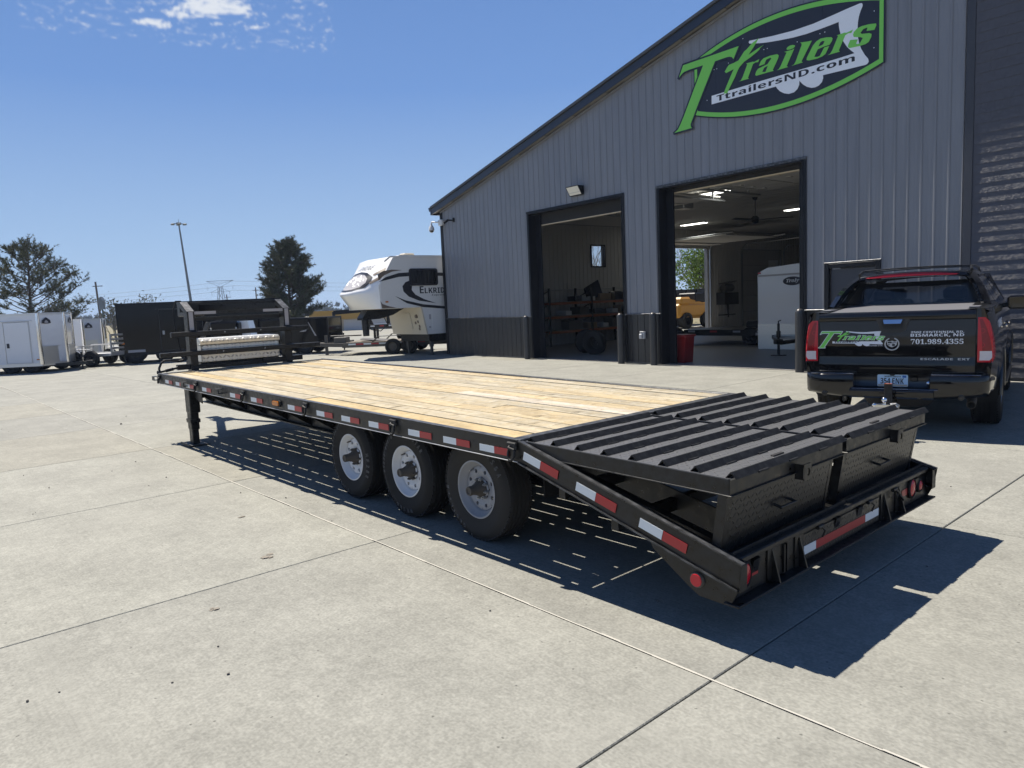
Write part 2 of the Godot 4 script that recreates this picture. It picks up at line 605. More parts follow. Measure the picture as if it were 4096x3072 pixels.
	var l1 := img(noise(FastNoiseLite.TYPE_SIMPLEX_SMOOTH, 0.006, 3, 61), 1024, 256)
	var l2 := img(noise(FastNoiseLite.TYPE_VALUE, 0.2, 2, 62), 1024, 256)
	for y in 256:
		for x in 1024:
			var i := y * 1024 + x
			var ring := sin((y + (l1[i] - 128) * 1.1) * 0.42)
			lg[i] = clampi(int(128 + ring * 70 + (l2[i] - 128) * 0.5), 0, 255)
	var lp := mat("lap_board", lin(0.085, 0.088, 0.105), 0.55, 0, 0.4)
	lp.normal_enabled = true
	lp.normal_texture = bump_tex(1024, 256, lg, 3.0)
	lp.normal_scale = 0.8
	lp.uv1_scale = Vector3(1.0 / 1.5, 1.0 / 0.36, 1)
	mat("corner_board", lin(0.040, 0.044, 0.056), 0.6)
	mat("liner_white", lin(0.46, 0.45, 0.43), 0.5)
	mat("shop_floor", lin(0.20, 0.195, 0.185), 0.5)
	mat("bollard", lin(0.033, 0.033, 0.034), 0.38)
	mat("sign_navy", lin(0.013, 0.017, 0.032), 0.5)
	mat("sign_green", lin(0.19, 0.60, 0.09), 0.5)
	mat("sign_white", lin(0.80, 0.83, 0.87), 0.5)
	mat("white_plastic", lin(0.55, 0.55, 0.54), 0.4)
	mat("grey_plastic", lin(0.38, 0.39, 0.4), 0.45)
	var em := mat("led_tube", lin(0.9, 0.9, 0.9), 0.5)
	em.emission_enabled = true
	em.emission = Color(1, 1, 0.96)
	em.emission_energy_multiplier = 2.2
	mat("lamp_lens", lin(0.72, 0.70, 0.62), 0.25)
	# trailers and the rest
	var wg := mat("trailer_white", lin(0.68, 0.69, 0.71), 0.16)
	wg.clearcoat_enabled = true
	wg.clearcoat = 0.6
	wg.clearcoat_roughness = 0.05
	mat("rv_white", lin(0.70, 0.69, 0.66), 0.25)
	mat("rv_cap", lin(0.80, 0.80, 0.79), 0.15)
	mat("rv_cream", lin(0.60, 0.54, 0.42), 0.4)
	mat("rv_taupe", lin(0.16, 0.125, 0.095), 0.4)
	mat("rv_black", lin(0.018, 0.018, 0.022), 0.3)
	mat("trailer_black", lin(0.005, 0.005, 0.0055), 0.09, 0, 0.35)
	mat("steel_worn", lin(0.075, 0.068, 0.058), 0.6)
	mat("wood_old", lin(0.13, 0.11, 0.085), 0.85)
	mat("red_plastic", lin(0.25, 0.012, 0.014), 0.45)
	mat("yellow_paint", lin(0.45, 0.22, 0.025), 0.45)
	mat("orange_paint", lin(0.28, 0.07, 0.015), 0.5)
	mat("cardboard", lin(0.24, 0.16, 0.085), 0.85)
	mat("tan_wall", lin(0.50, 0.42, 0.30), 0.7)
	mat("gold_fascia", lin(0.46, 0.28, 0.07), 0.6)
	mat("pale_door", lin(0.55, 0.55, 0.55), 0.6)
	mat("house_wall", lin(0.42, 0.41, 0.39), 0.8)
	mat("house_roof", lin(0.14, 0.13, 0.13), 0.8)
	mat("galv_pole", lin(0.16, 0.18, 0.19), 0.5, 0.3)
	mat("wood_pole", lin(0.11, 0.085, 0.065), 0.9)
	mat("wire", lin(0.10, 0.11, 0.12), 0.6)
	mat("pine_bark", lin(0.075, 0.055, 0.040), 0.95)
	mat("grey_bark", lin(0.17, 0.15, 0.12), 0.95)
	for q in [["pine_needles", 0.105, 0.110, 0.050], ["pine_needles_dark", 0.075, 0.082, 0.040], ["leaves", 0.17, 0.25, 0.04], ["shrub", 0.12, 0.115, 0.055], ["far_foliage", 0.075, 0.085, 0.045]]:
		var fm := mat(q[0], lin(q[1], q[2], q[3]), 0.7, 0, 0.3)
		fm.vertex_color_use_as_albedo = true
		fm.cull_mode = BaseMaterial3D.CULL_DISABLED
		if q[0] == "leaves":
			fm.backlight_enabled = true
			fm.backlight = lin(0.08, 0.12, 0.02)
	mat("sign_dark_green", lin(0.05, 0.07, 0.06), 0.6)

# ------------------------------------------------------------------ camera, sky, sun
func make_view() -> void:
	var cam := Camera3D.new()
	cam.name = "camera"
	var pitch := 0.10946
	var roll := -0.04543
	var r := Vector3.RIGHT
	var f := Vector3(0, -sin(pitch), -cos(pitch))
	var uu := Vector3(0, cos(pitch), -sin(pitch))
	var X := r * cos(roll) + uu * sin(roll)
	var Y := -r * sin(roll) + uu * cos(roll)
	cam.transform = Transform3D(Basis(X, Y, -f), Vector3(0, 1.6736, 0))
	cam.fov = 55.9
	cam.near = 0.05
	cam.far = 4000.0
	add_child(cam)
	cam.current = true
	# clear spring sky: pale at the horizon, deeper blue overhead, one small torn cloud
	var W := 4096
	var H := 2048
	var im := Image.create(W, H, false, Image.FORMAT_RGBF)
	var hz := Color(0.500, 0.675, 0.900)
	var lo := Color(0.400, 0.590, 0.870)
	var md := Color(0.195, 0.365, 0.745)
	var hi := Color(0.128, 0.258, 0.595)
	var tp := Color(0.040, 0.100, 0.290)
	for y in H:
		var el := 90.0 - (y + 0.5) * 180.0 / H
		var k: Color
		if el < 0.0: k = hz
		elif el < 5.0: k = hz.lerp(lo, el / 5.0)
		elif el < 16.0: k = lo.lerp(md, (el - 5.0) / 11.0)
		elif el < 30.0: k = md.lerp(hi, (el - 16.0) / 14.0)
		else: k = hi.lerp(tp, clampf((el - 30.0) / 38.0, 0, 1))
		im.fill_rect(Rect2i(0, y, W, 1), k)
	# cloud: puffs placed by compass heading and height, broken up by noise
	var n1 := noise(FastNoiseLite.TYPE_SIMPLEX_SMOOTH, 0.045, 5, 71, 0.6)
	var n2 := noise(FastNoiseLite.TYPE_SIMPLEX_SMOOTH, 0.012, 3, 72)
	var puffs := [[-20.6, 20.9, 2.2, 0.85, 1.0], [-18.6, 20.9, 1.3, 0.6, 0.8], [-24.2, 19.55, 1.35, 0.32, 0.75], [-22.6, 20.3, 1.2, 0.45, 0.7], [-17.7, 19.75, 0.8, 0.22, 0.45], [-20.2, 19.85, 0.6, 0.16, 0.4], [-25.2, 20.2, 0.6, 0.2, 0.4], [-20.4, 22.4, 3.0, 1.0, 0.9]]
	for y in range(750, 815):
		for x in W:
			var az := wrapf((float(x) + 0.5) / W * 360.0, -180, 180)
			if az < -32 or az > -12: continue
			var el := 90.0 - (y + 0.5) * 180.0 / H
			var q := 0.0
			for p in puffs:
				var dx: float = (az - p[0]) / p[2]
				var dy: float = (el - p[1]) / p[3]
				q = maxf(q, p[4] * (1.0 - (dx * dx + dy * dy)))
			if q <= -0.15: continue
			var sx := x * 1.0 + n2.get_noise_2d(x * 1.5, y * 2.5) * 14.0
			var v := q + n1.get_noise_2d(sx * 2.0, y * 4.0) * 0.8
			var a := smoothstep(0.05, 0.85, v)
			if a > 0.0:
				var b := im.get_pixel(x, y)
				im.set_pixel(x, y, b.lerp(Color(0.86, 0.90, 0.96), a * 0.92))
	var ps := PanoramaSkyMaterial.new()
	ps.panorama = ImageTexture.create_from_image(im)
	var sky := Sky.new()
	sky.sky_material = ps
	var e := Environment.new()
	e.background_mode = Environment.BG_SKY
	e.sky = sky
	e.background_energy_multiplier = 0.50
	e.tonemap_mode = Environment.TONE_MAPPER_LINEAR
	e.tonemap_exposure = 1.85
	e.sdfgi_enabled = true
	e.ssao_enabled = true
	e.ssil_enabled = true
	e.fog_enabled = true
	e.fog_density = 0.00045
	e.fog_light_color = Color(0.80, 0.88, 1.0)
	var we := WorldEnvironment.new()
	we.name = "world_environment"
	we.environment = e
	add_child(we)
	var sun := DirectionalLight3D.new()
	sun.name = "sun"
	sun.light_color = Color(1.0, 0.968, 0.915)
	sun.light_energy = 1.5
	sun.light_angular_distance = 0.5
	sun.shadow_enabled = true
	var se := deg_to_rad(60.76)
	var sa := deg_to_rad(43.6)
	var go := Vector3(sin(sa) * cos(se), -sin(se), cos(sa) * cos(se))
	add_child(sun)
	sun.look_at_from_position(Vector3(0, 50, 0), Vector3(0, 50, 0) + go, Vector3.UP)
	FT = Transform3D(Basis(Vector3.UP, YAW_T) * Basis(Vector3.RIGHT, TILT), Vector3(0.0138, 0, -4.4036))
	FG = Transform3D(Basis(Vector3.UP, YAW_T), Vector3(0.0138, 0, -4.4036))
	FB = Transform3D(Basis(Vector3.UP, deg_to_rad(-51.79)), Vector3(-2.1943, 0, -25.7288))
	FP = heading(36.0, 5.015, -9.11)

# ------------------------------------------------------------------ ground
func make_ground() -> void:
	var g := thing("ground", "", "", Transform3D())
	g.set_meta("kind", "structure")
	var b := MB.new()
	b.quad(Vector3(-1500, -0.06, 1500), Vector3(1500, -0.06, 1500), Vector3(1500, -0.06, -1500), Vector3(-1500, -0.06, -1500), Vector3.UP)
	part("field", b, M["dry_grass"], g)
	# yard paving: slabs with rounded joints, laid parallel to the flatbed
	var y := thing("concrete_yard", "", "", FG)
	y.set_meta("kind", "structure")
	var bed := MB.new()
	bed.quad(Vector3(-38, -0.022, 12), Vector3(34, -0.022, 12), Vector3(34, -0.022, -46), Vector3(-38, -0.022, -46), Vector3.UP)
	part("joint_bed", bed, M["joint_dark"], y)
	rng.seed = 77
	var kinds := ["concrete", "concrete", "concrete_pale", "concrete_warm", "concrete_dark"]
	var pw := 2.92
	var pl := 2.83
	for i in range(-13, 12):
		for j in range(-4, 17):
			var x0 := -0.315 + i * pw
			var z0 := 1.58 - j * pl
			var jt := 0.0045 if absf(z0) < 16.0 else 0.007
			var m := MB.new()
			m.uo = Vector2(rng.randf() * 40, rng.randf() * 40)
			var e := 0.004
			var lo := rng.randf_range(-0.0015, 0.0)
			var a := Vector3(x0 + jt, lo, z0 - jt)
			var c := Vector3(x0 + pw - jt, lo, z0 - pl + jt)
			m.quad(Vector3(a.x + e, a.y, a.z - e), Vector3(c.x - e, a.y, a.z - e), Vector3(c.x - e, a.y, c.z + e), Vector3(a.x + e, a.y, c.z + e), Vector3.UP)
			for q in [[a.x, a.z, c.x, a.z, 0, -1], [a.x, c.z, c.x, c.z, 0, 1], [a.x, a.z, a.x, c.z, 1, 0], [c.x, a.z, c.x, c.z, -1, 0]]:
				var o := Vector3(q[4], 0, q[5]) * e
				var p0 := Vector3(q[0], a.y - e, q[1])
				var p1 := Vector3(q[2], a.y - e, q[3])
				var t := (p1 - p0).normalized() * e
				m.quad(p0, p1, p1 + o - t + Vector3(0, e, 0), p0 + o + t + Vector3(0, e, 0), Vector3.UP)
				m.quad(p0, p1, p1 - Vector3(0, 0.02, 0), p0 - Vector3(0, 0.02, 0), -o)
			part("slab", m, M[kinds[rng.randi() % kinds.size()]], y)
	# sealant in the joint that runs beside the flatbed, with a wandering edge
	var s := MB.new()
	var zz := 6.0
	while zz > -30.0:
		var l := rng.randf_range(0.12, 0.3)
		var w := rng.randf_range(0.004, 0.0075)
		var ox := rng.randf_range(-0.003, 0.003)
		s.quad(Vector3(-0.315 - w + ox, 0.0022, zz), Vector3(-0.315 + w + ox, 0.0022, zz), Vector3(-0.315 + w + ox, 0.0022, zz - l), Vector3(-0.315 - w + ox, 0.0022, zz - l), Vector3.UP)
		zz -= l
	part("joint_sealant", s, M["joint_seal"], y)
	# yard beyond the slabs
	var f := MB.new()
	f.quad(Vector3(-38, -0.004, -46), Vector3(34, -0.004, -46), Vector3(34, -0.004, -70), Vector3(-60, -0.004, -70), Vector3.UP)
	f.quad(Vector3(-70, -0.004, 12), Vector3(-38, -0.004, 12), Vector3(-38, -0.004, -46), Vector3(-60, -0.004, -70), Vector3.UP)
	part("far_paving", f, M["concrete_dark"], y)
	# stains: thin irregular films
	var spots := [[1.62, 0.55, 0.14, "stain_rust"], [-1.0, -1.55, 0.05, "stain_oil"], [-0.75, -2.7, 0.035, "stain_oil"], [-1.6, -0.9, 0.03, "stain_oil"], [2.8, 0.9, 0.05, "stain_oil"]]
	for q in spots:
		var m := MB.new()
		for k in 5:
			var cx: float = q[0] + rng.randf_range(-1, 1) * q[2] * 0.7
			var cz: float = q[1] + rng.randf_range(-1, 1) * q[2] * 0.7
			var r: float = q[2] * rng.randf_range(0.25, 0.6)
			var pts := PackedVector2Array()
			for a in 18:
				pts.append(Vector2(cx, -cz) + Vector2.from_angle(TAU * a / 18) * r * rng.randf_range(0.6, 1.15))
			m.poly(pts, Transform3D(Basis(Vector3.RIGHT, -PI / 2), Vector3(0, 0.0012 + k * 0.0009, 0)), 0.0, false)
		part("stain", m, M[q[3]], y)
	# grit lying on the paving
	var gr := MB.new()
	for k in 120:
		var x := rng.randf_range(-5.5, 7.0)
		var z := rng.randf_range(-12.0, 3.0)
		var r := rng.randf_range(0.003, 0.008)
		if rng.randf() < 0.06: r *= 2.4
		gr.ball(Vector3(x, r * 0.5, z), r, 6, 3, Vector3(rng.randf_range(0.8, 1.7), 0.7, rng.randf_range(0.8, 1.5)), Basis(Vector3.UP, rng.randf() * TAU))
	var go := solo("pebbles", gr, M["pebble"], FG, "small dark pebbles and grit scattered on the concrete", "gravel")
	go.set_meta("kind", "stuff")

# ------------------------------------------------------------------ the shop
const RIB := [0.0, 0.0, 0.055, 0.0, 0.062, 0.003, 0.078, 0.003, 0.085, 0.0, 0.115, 0.0, 0.122, 0.003, 0.138, 0.003, 0.145, 0.0, 0.1796, 0.0, 0.1926, 0.019, 0.2156, 0.019, 0.2286, 0.0]

# one ribbed sheet from x0 to x1 in t's xy plane, between lo and top(x), with rectangular holes [x0, x1, y0, y1]
func ribbed(x0: float, x1: float, lo: float, top: Callable, holes: Array, t: Transform3D, start := 0.0) -> MB:
	var b := MB.new()
	b.uo = Vector2(x0 * 3.7, x0 * 1.9)
	var base := start + floorf((x0 - start) / 0.2286) * 0.2286
	while base < x1 - 1e-4:
		for k in RIB.size() / 2 - 1:
			var a: float = base + RIB[k * 2]
			var d: float = base + RIB[k * 2 + 2]
			var oa: float = RIB[k * 2 + 1]
			var od: float = RIB[k * 2 + 3]
			var cuts := [maxf(a, x0), minf(d, x1)]
			if cuts[1] - cuts[0] < 1e-5: continue
			for h in holes:
				for e in [h[0], h[1]]:
					if e > cuts[0] + 1e-5 and e < cuts[-1] - 1e-5:
						cuts.append(e)
			cuts.sort()
			for c in cuts.size() - 1:
				var p: float = cuts[c]
				var q: float = cuts[c + 1]
				var op := lerpf(oa, od, (p - a) / (d - a))
				var oq := lerpf(oa, od, (q - a) / (d - a))
				var mid := (p + q) * 0.5
				var spans := [[lo, -1.0]]
				for h in holes:
					if mid > h[0] and mid < h[1]:
						var nx := []
						for s in spans:
							var s1: float = s[1] if s[1] >= 0 else 99.0
							if h[3] <= s[0] or h[2] >= s1: nx.append(s)
							else:
								if h[2] > s[0]: nx.append([s[0], h[2]])
								if h[3] < s1: nx.append([h[3], s[1]])
						spans = nx
				for s in spans:
					var tp: float = s[1] if s[1] >= 0 else top.call(p)
					var tq: float = s[1] if s[1] >= 0 else top.call(q)
					if tp - s[0] < 0.002 and tq - s[0] < 0.002: continue
					b.quad(t * Vector3(p, s[0], op), t * Vector3(q, s[0], oq), t * Vector3(q, tq, oq), t * Vector3(p, tp, op), t.basis.z)
		base += 0.2286
	return b

func wall_top(x: float) -> float:
	return 4.985 + 0.24 * x

func make_shop() -> void:
	var s := thing("metal_shop", "large grey ribbed metal shop with two open overhead doors", "building", FB)
	var D1 := [4.714, 8.492, 0.0, 4.33]
	var D2 := [9.70, 13.49, 0.0, 4.33]
	var DW := [13.98, 15.04, 0.0, 2.18]
	var holes := [D1, D2, DW]
	var core := MB.new()
	core.poly(pv([0.01, 0.02, 4.714, 0.02, 4.714, 4.33, 8.492, 4.33, 8.492, 0.02, 9.70, 0.02, 9.70, 4.33, 13.49, 4.33, 13.49, 0.02, 13.98, 0.02, 13.98, 2.18, 15.04, 2.18, 15.04, 0.02, 16.43, 0.02, 16.43, 8.90, 0.01, 4.97]), Transform3D(Basis(), Vector3(0, 0, -0.22)), 0.205)
	part("front_wall", core, M["liner_white"], s)
	for k in 18:
		var x0 := k * 0.9144
		var x1 := minf(x0 + 0.9144, 16.43)
		part("siding_panel", ribbed(x0, x1, 1.29, wall_top, holes, Transform3D()), M["siding_grey" if k % 3 else "siding_grey_cool"], s)
		var low := ribbed(x0, x1, 0.03, func(_x): return 1.255, holes, Transform3D(Basis(), Vector3(0, 0, 0.001)))
		if low.v.size() > 0:
			part("wainscot_panel", low, M["siding_black"], s)
	# trims: wainscot cap, base angle, door casings, corner
	for q in [[0.0, 4.714], [8.492, 9.70], [13.49, 13.98], [15.04, 16.43]]:
		var c := MB.new()
		c.cbox(Vector3((q[0] + q[1]) / 2, 1.272, 0.016), Vector3(q[1] - q[0] - 0.004, 0.034, 0.05), 0.006)
		part("wainscot_cap", c, M["rail_edge"], s)
		var c2 := MB.new()
		c2.box(Vector3((q[0] + q[1]) / 2, 0.022, 0.012), Vector3(q[1] - q[0], 0.03, 0.05))
		part("base_angle", c2, M["roof_metal"], s)
	for d in [D1, D2]:
		var c := MB.new()
		for x in [d[0], d[1]]:
			var sg := 1.0 if x == d[0] else -1.0
			c.cbox(Vector3(x + sg * 0.014, d[3] / 2 + 0.01, -0.10), Vector3(0.028, d[3], 0.285), 0.004)
			c.cbox(Vector3(x - sg * 0.03, d[3] / 2 + 0.03, 0.024), Vector3(0.07, d[3] + 0.06, 0.018), 0.004)
			c.box(Vector3(x + sg * 0.12, d[3] / 2, -0.26), Vector3(0.24, d[3], 0.04))
		c.cbox(Vector3((d[0] + d[1]) / 2, d[3] - 0.014, -0.10), Vector3(d[1] - d[0] - 0.06, 0.028, 0.285), 0.004)
		part("door_casing", c, M["trim_black"], s)
		var hd := MB.new()
		hd.cbox(Vector3((d[0] + d[1]) / 2, d[3] + 0.03, 0.03), Vector3(d[1] - d[0] + 0.14, 0.06, 0.024), 0.005)
		part("door_head_trim", hd, M["rail_edge"] if d == D2 else M["trim_black"], s)
	# raised overhead doors: one section still hanging in the opening, the rest lying under the ceiling
	for d in [D1, D2]:
		var drop := 3.97 if d == D1 else 4.19
		var h := MB.new()
		h.box2(Vector3(d[0] + 0.05, drop + 0.03, -0.36), Vector3(d[1] - 0.05, 4.50, -0.31))
		var od := part("overhead_door", h, M["interior_dark"], s)
		var seal := MB.new()
		seal.box2(Vector3(d[0] + 0.05, drop, -0.365), Vector3(d[1] - 0.05, drop + 0.028, -0.305))
		part("bottom_seal", seal, M["tan_wall"], od)
		for k in 7:
			var sc := MB.new()
			var z := -0.52 - k * 0.54
			sc.cbox(Vector3((d[0] + d[1]) / 2, 4.53, z - 0.26), Vector3(d[1] - d[0] - 0.1, 0.05, 0.525), 0.01)
			for x in [d[0] + 0.5, (d[0] + d[1]) / 2, d[1] - 0.5]:
				sc.box(Vector3(x, 4.495, z - 0.01), Vector3(0.09, 0.03, 0.12))
			for x in [d[0] + 0.25, d[0] + 1.33, d[1] - 1.33, d[1] - 0.25]:
				sc.box(Vector3(x, 4.495, z - 0.26), Vector3(0.07, 0.02, 0.50))
			part("door_section", sc, M["liner_white"], od)
		for x in [d[0] - 0.02, d[1] + 0.02]:
			var tr := MB.new()
			tr.box(Vector3(x, 2.05, -0.42), Vector3(0.06, 4.1, 0.05))
			tr.box(Vector3(x, 4.42, -2.4), Vector3(0.06, 0.05, 3.9))
			tr.bar(Vector3(x, 4.1, -0.42), Vector3(x, 4.42, -0.7), 0.06, 0.05)
			tr.box(Vector3(x, 4.56, -3.8), Vector3(0.05, 0.3, 0.05))
			tr.box(Vector3(x, 4.56, -2.0), Vector3(0.05, 0.3, 0.05))
			part("door_track", tr, M["zinc"], od)
	# opener rails and torsion tube
	for x in [6.6, 11.6]:
		var r := MB.new()
		r.box(Vector3(x, 4.60, -2.6), Vector3(0.08, 0.05, 4.6))
		r.cbox(Vector3(x, 4.55, -4.9), Vector3(0.4, 0.2, 0.5), 0.02)
		part("door_opener", r, M["zinc"], s)
	# walk door
	var wd := MB.new()
	wd.box2(Vector3(14.06, 0.03, -0.06), Vector3(14.96, 2.08, -0.015))
	var wdp := part("walk_door", wd, M["corner_board"], s)
	var fr := MB.new()
	fr.cbox(Vector3(14.0, 1.1, 0.02), Vector3(0.09, 2.2, 0.07), 0.006)
	fr.cbox(Vector3(15.02, 1.1, 0.02), Vector3(0.09, 2.2, 0.07), 0.006)
	fr.cbox(Vector3(14.51, 2.145, 0.021), Vector3(0.92, 0.09, 0.07), 0.006)
	part("door_frame", fr, M["trim_black"], wdp)
	var dc := MB.new()
	dc.cbox(Vector3(14.51, 2.205, 0.03), Vector3(1.13, 0.03, 0.05), 0.005)
	part("drip_cap", dc, M["rail_edge"], wdp)
	var hn := MB.new()
	hn.cyl(Vector3(14.88, 1.0, -0.015), Vector3(14.88, 1.0, 0.05), 0.02, 0.02)
	hn.box(Vector3(14.83, 1.0, 0.05), Vector3(0.12, 0.02, 0.02))
	part("door_handle", hn, M["zinc"], wdp)
	# corner trim on the left, with the downspout
	var ct := MB.new()
	ct.cbox(Vector3(-0.005, 2.5, 0.0), Vector3(0.14, 4.96, 0.06), 0.006)
	part("corner_trim", ct, M["trim_black"], s)
	var dsx := MB.new()
	dsx.tube(PackedVector3Array([Vector3(-0.28, 5.0, -0.15), Vector3(-0.26, 4.85, -0.15), Vector3(-0.11, 4.72, -0.12), Vector3(-0.10, 0.3, -0.12), Vector3(-0.22, 0.12, -0.12)]), 0.045, 10)
	part("downspout", dsx, M["trim_black"], s)
	# left side wall with window and two overhead doors; its plane is x = 0
	var LW := Transform3D(Basis(Vector3(0, 0, -1), Vector3.UP, Vector3(1, 0, 0)), Vector3(0.2, 0, 0))   # x' runs into the building, z' points inside
	var wn := [7.02, 7.82, 3.05, 3.93]
	var o1 := [11.1, 14.76, 0.0, 3.88]
	var o2 := [17.45, 21.1, 0.0, 3.88]
	var lw := MB.new()
	for q in [[0.22, 7.02, 0, 4.95], [7.02, 7.82, 0, 3.05], [7.02, 7.82, 3.93, 4.95], [7.82, 11.1, 0, 4.95], [11.1, 14.76, 3.88, 4.95], [14.76, 17.45, 0, 4.95], [17.45, 21.1, 3.88, 4.95], [21.1, 24.0, 0, 4.95]]:
		lw.box2(Vector3(0.01, q[2], -q[1]), Vector3(0.19, q[3], -q[0]))
	part("side_wall", lw, M["siding_grey"], s)
	for k in 26:
		var x0 := k * 0.9144 + 0.22
		var lb := ribbed(x0, minf(x0 + 0.9144, 24.0), 0.02, func(_x): return 4.70, [wn, o1, o2], LW, 0.22)
		if lb.v.size() > 0:
			part("liner_panel", lb, M["liner_white"], s)
	var wf := MB.new()
	for q in [[7.0, 7.05, 3.03, 3.95], [7.79, 7.84, 3.03, 3.95]]:
		wf.box2(Vector3(0.03, q[2], -q[1]), Vector3(0.25, q[3], -q[0]))
	wf.box2(Vector3(0.03, 3.03, -7.79), Vector3(0.25, 3.08, -7.05))
	wf.box2(Vector3(0.03, 3.90, -7.79), Vector3(0.25, 3.95, -7.05))
	var win := part("window", wf, M["trim_black"], s)
	var gp := MB.new()
	gp.box2(Vector3(0.10, 3.08, -7.79), Vector3(0.106, 3.90, -7.05))
	part("pane", gp, M["clear_glass"], win)
	for k in 5:
		var dsn := MB.new()
		dsn.cbox(Vector3(0.1, 0.40 + k * 0.77, -19.27), Vector3(0.05, 0.755, 3.62), 0.01)
		part("closed_door_section", dsn, M["liner_white"], s)
	var dk := MB.new()
	dk.box2(Vector3(0.03, 0.0, -21.1), Vector3(0.074, 3.9, -17.45))
	part("closed_door_backing", dk, M["siding_grey"], s)
	var dw := MB.new()
	dw.box2(Vector3(0.126, 3.0, -20.9), Vector3(0.135, 3.35, -20.0))
	part("closed_door_window", dw, M["sign_white"], s)
	var rd := MB.new()     # raised door over the open side entrance
	for k in 6:
		rd.cbox(Vector3(0.75 + k * 0.56, 4.02 + minf(k, 1) * 0.06, -12.93), Vector3(0.55, 0.05, 3.6), 0.01)
	part("raised_side_door", rd, M["liner_white"], s)
	for z in [-11.05, -14.82, -17.4, -21.15]:
		var tr := MB.new()
		tr.box(Vector3(0.30, 1.9, z), Vector3(0.06, 3.8, 0.06))
		tr.tube(PackedVector3Array([Vector3(0.30, 3.75, z), Vector3(0.36, 3.95, z), Vector3(0.55, 4.1, z), Vector3(4.2, 4.15, z)]), 0.03, 6)
		part("side_door_track", tr, M["zinc"], s)
	# floor, ceiling, back and right walls, roof
	var fl := MB.new()
	fl.box2(Vector3(0.2, 0.003, -23.9), Vector3(16.4, 0.010, -0.02))
	part("shop_floor", fl, M["shop_floor"], s)
	for k in 17:
		var x0 := 0.22 + k * 0.9144
		var CT := Transform3D(Basis(Vector3(1, 0, 0), Vector3(0, 0, -1), Vector3(0, -1, 0)), Vector3(0, 4.72, 0))
		var cm := MB.new()
		cm = ribbed(x0, minf(x0 + 0.9144, 16.3), 0.22, func(_x): return 23.9, [], CT, 0.22)
		part("ceiling_panel", cm, M["liner_white"], s)
	var cb := MB.new()
	cb.box2(Vector3(0.02, 4.73, -24.0), Vector3(16.42, 4.80, -0.24))
	part("ceiling_deck", cb, M["liner_white"], s)
	var bw := MB.new()
	bw.box2(Vector3(0.0, 0.0, -24.2), Vector3(16.45, 9.0, -24.0))
	part("back_wall", bw, M["liner_white"], s)
	var rw := MB.new()
	rw.box2(Vector3(16.3, 0.0, -24.0), Vector3(16.44, 8.9, -0.23))
	part("right_wall", rw, M["liner_white"], s)
	# roof sheets with ribs, running up to a ridge above the right end
	var up := Vector3(1, 0.24, 0).normalized()
	var rt := Transform3D(Basis(Vector3(0, 0, 1), up, Vector3(0, 0, 1).cross(up)), Vector3(-0.34, 4.985 - 0.34 * 0.24 + 0.21, -24.3))
	rt.basis.z = -Vector3(0, 0, 1).cross(up) if Vector3(0, 0, 1).cross(up).y < 0 else Vector3(0, 0, 1).cross(up)
	for k in 27:
		var x0 := k * 0.9144
		var rb := ribbed(x0, minf(x0 + 0.9144, 24.56), 0.0, func(_x): return 17.4, [], rt)
		part("roof_panel", rb, M["roof_metal"], s)
	var rk := MB.new()
	rk.poly(pv([-0.33, 4.97, 16.45, 8.98, 16.45, 9.12, -0.33, 5.10]), Transform3D(Basis(), Vector3(0, 0, -24.2)), 24.2)
	part("roof_deck", rk, M["soffit"], s)
	# rake overhang: soffit strips, fascia, drip edge
	var d2 := MB.new()
	d2.poly(pv([-0.33, 4.905, 16.6, 8.97, 16.6, 9.19, -0.33, 5.125]), Transform3D(Basis(), Vector3(0, 0, 0.190)), 0.025)
	part("rake_fascia", d2, M["fascia_black"], s)
	var de := MB.new()
	de.poly(pv([-0.36, 5.125, 16.6, 9.195, 16.6, 9.265, -0.36, 5.195]), Transform3D(Basis(), Vector3(0, 0, 0.15)), 0.080)
	part("rake_drip_edge", de, M["roof_metal"], s)
	var ed := MB.new()
	ed.poly(pv([-0.36, 5.118, 16.6, 9.188, 16.6, 9.197, -0.36, 5.127]), Transform3D(Basis(), Vector3(0, 0, 0.215)), 0.018)
	part("drip_lip", ed, M["rail_edge"], s)
	for k in 56:
		var x0 := -0.33 + k * 0.302
		var sf := MB.new()
		var z := 4.925 + 0.24 * (x0 + 0.33)
		var dep := 0.024 if k % 4 < 2 else 0.0
		sf.poly(pv([x0, z - 0.0 + dep, x0 + 0.296, z + 0.0725 - 0.0 + dep, x0 + 0.296, z + 0.10 + dep, x0, z + 0.03 + dep]), Transform3D(Basis(), Vector3(0, 0, 0.022)), 0.167)
		part("soffit_strip", sf, M["soffit"], s)
	var fr2 := MB.new()
	fr2.poly(pv([0.0, 4.935, 16.43, 8.88, 16.43, 8.93, 0.0, 4.985]), Transform3D(Basis(), Vector3(0, 0, 0.021)), 0.025)
	part("frieze_trim", fr2, M["siding_grey"], s)
	var gu := MB.new()
	gu.poly(pv([-0.48, 5.16, -0.36, 5.17, -0.34, 5.03, -0.43, 5.03]), Transform3D(Basis(), Vector3(0, 0, -24.2)), 24.42)
	part("gutter", gu, M["fascia_black"], s)
	var ev := MB.new()
	ev.box2(Vector3(-0.34, 4.90, -24.2), Vector3(-0.31, 5.12, 0.23))
	ev.box2(Vector3(-0.31, 4.895, -24.2), Vector3(0.0, 4.915, 0.02))
	part("eave_fascia", ev, M["fascia_black"], s)
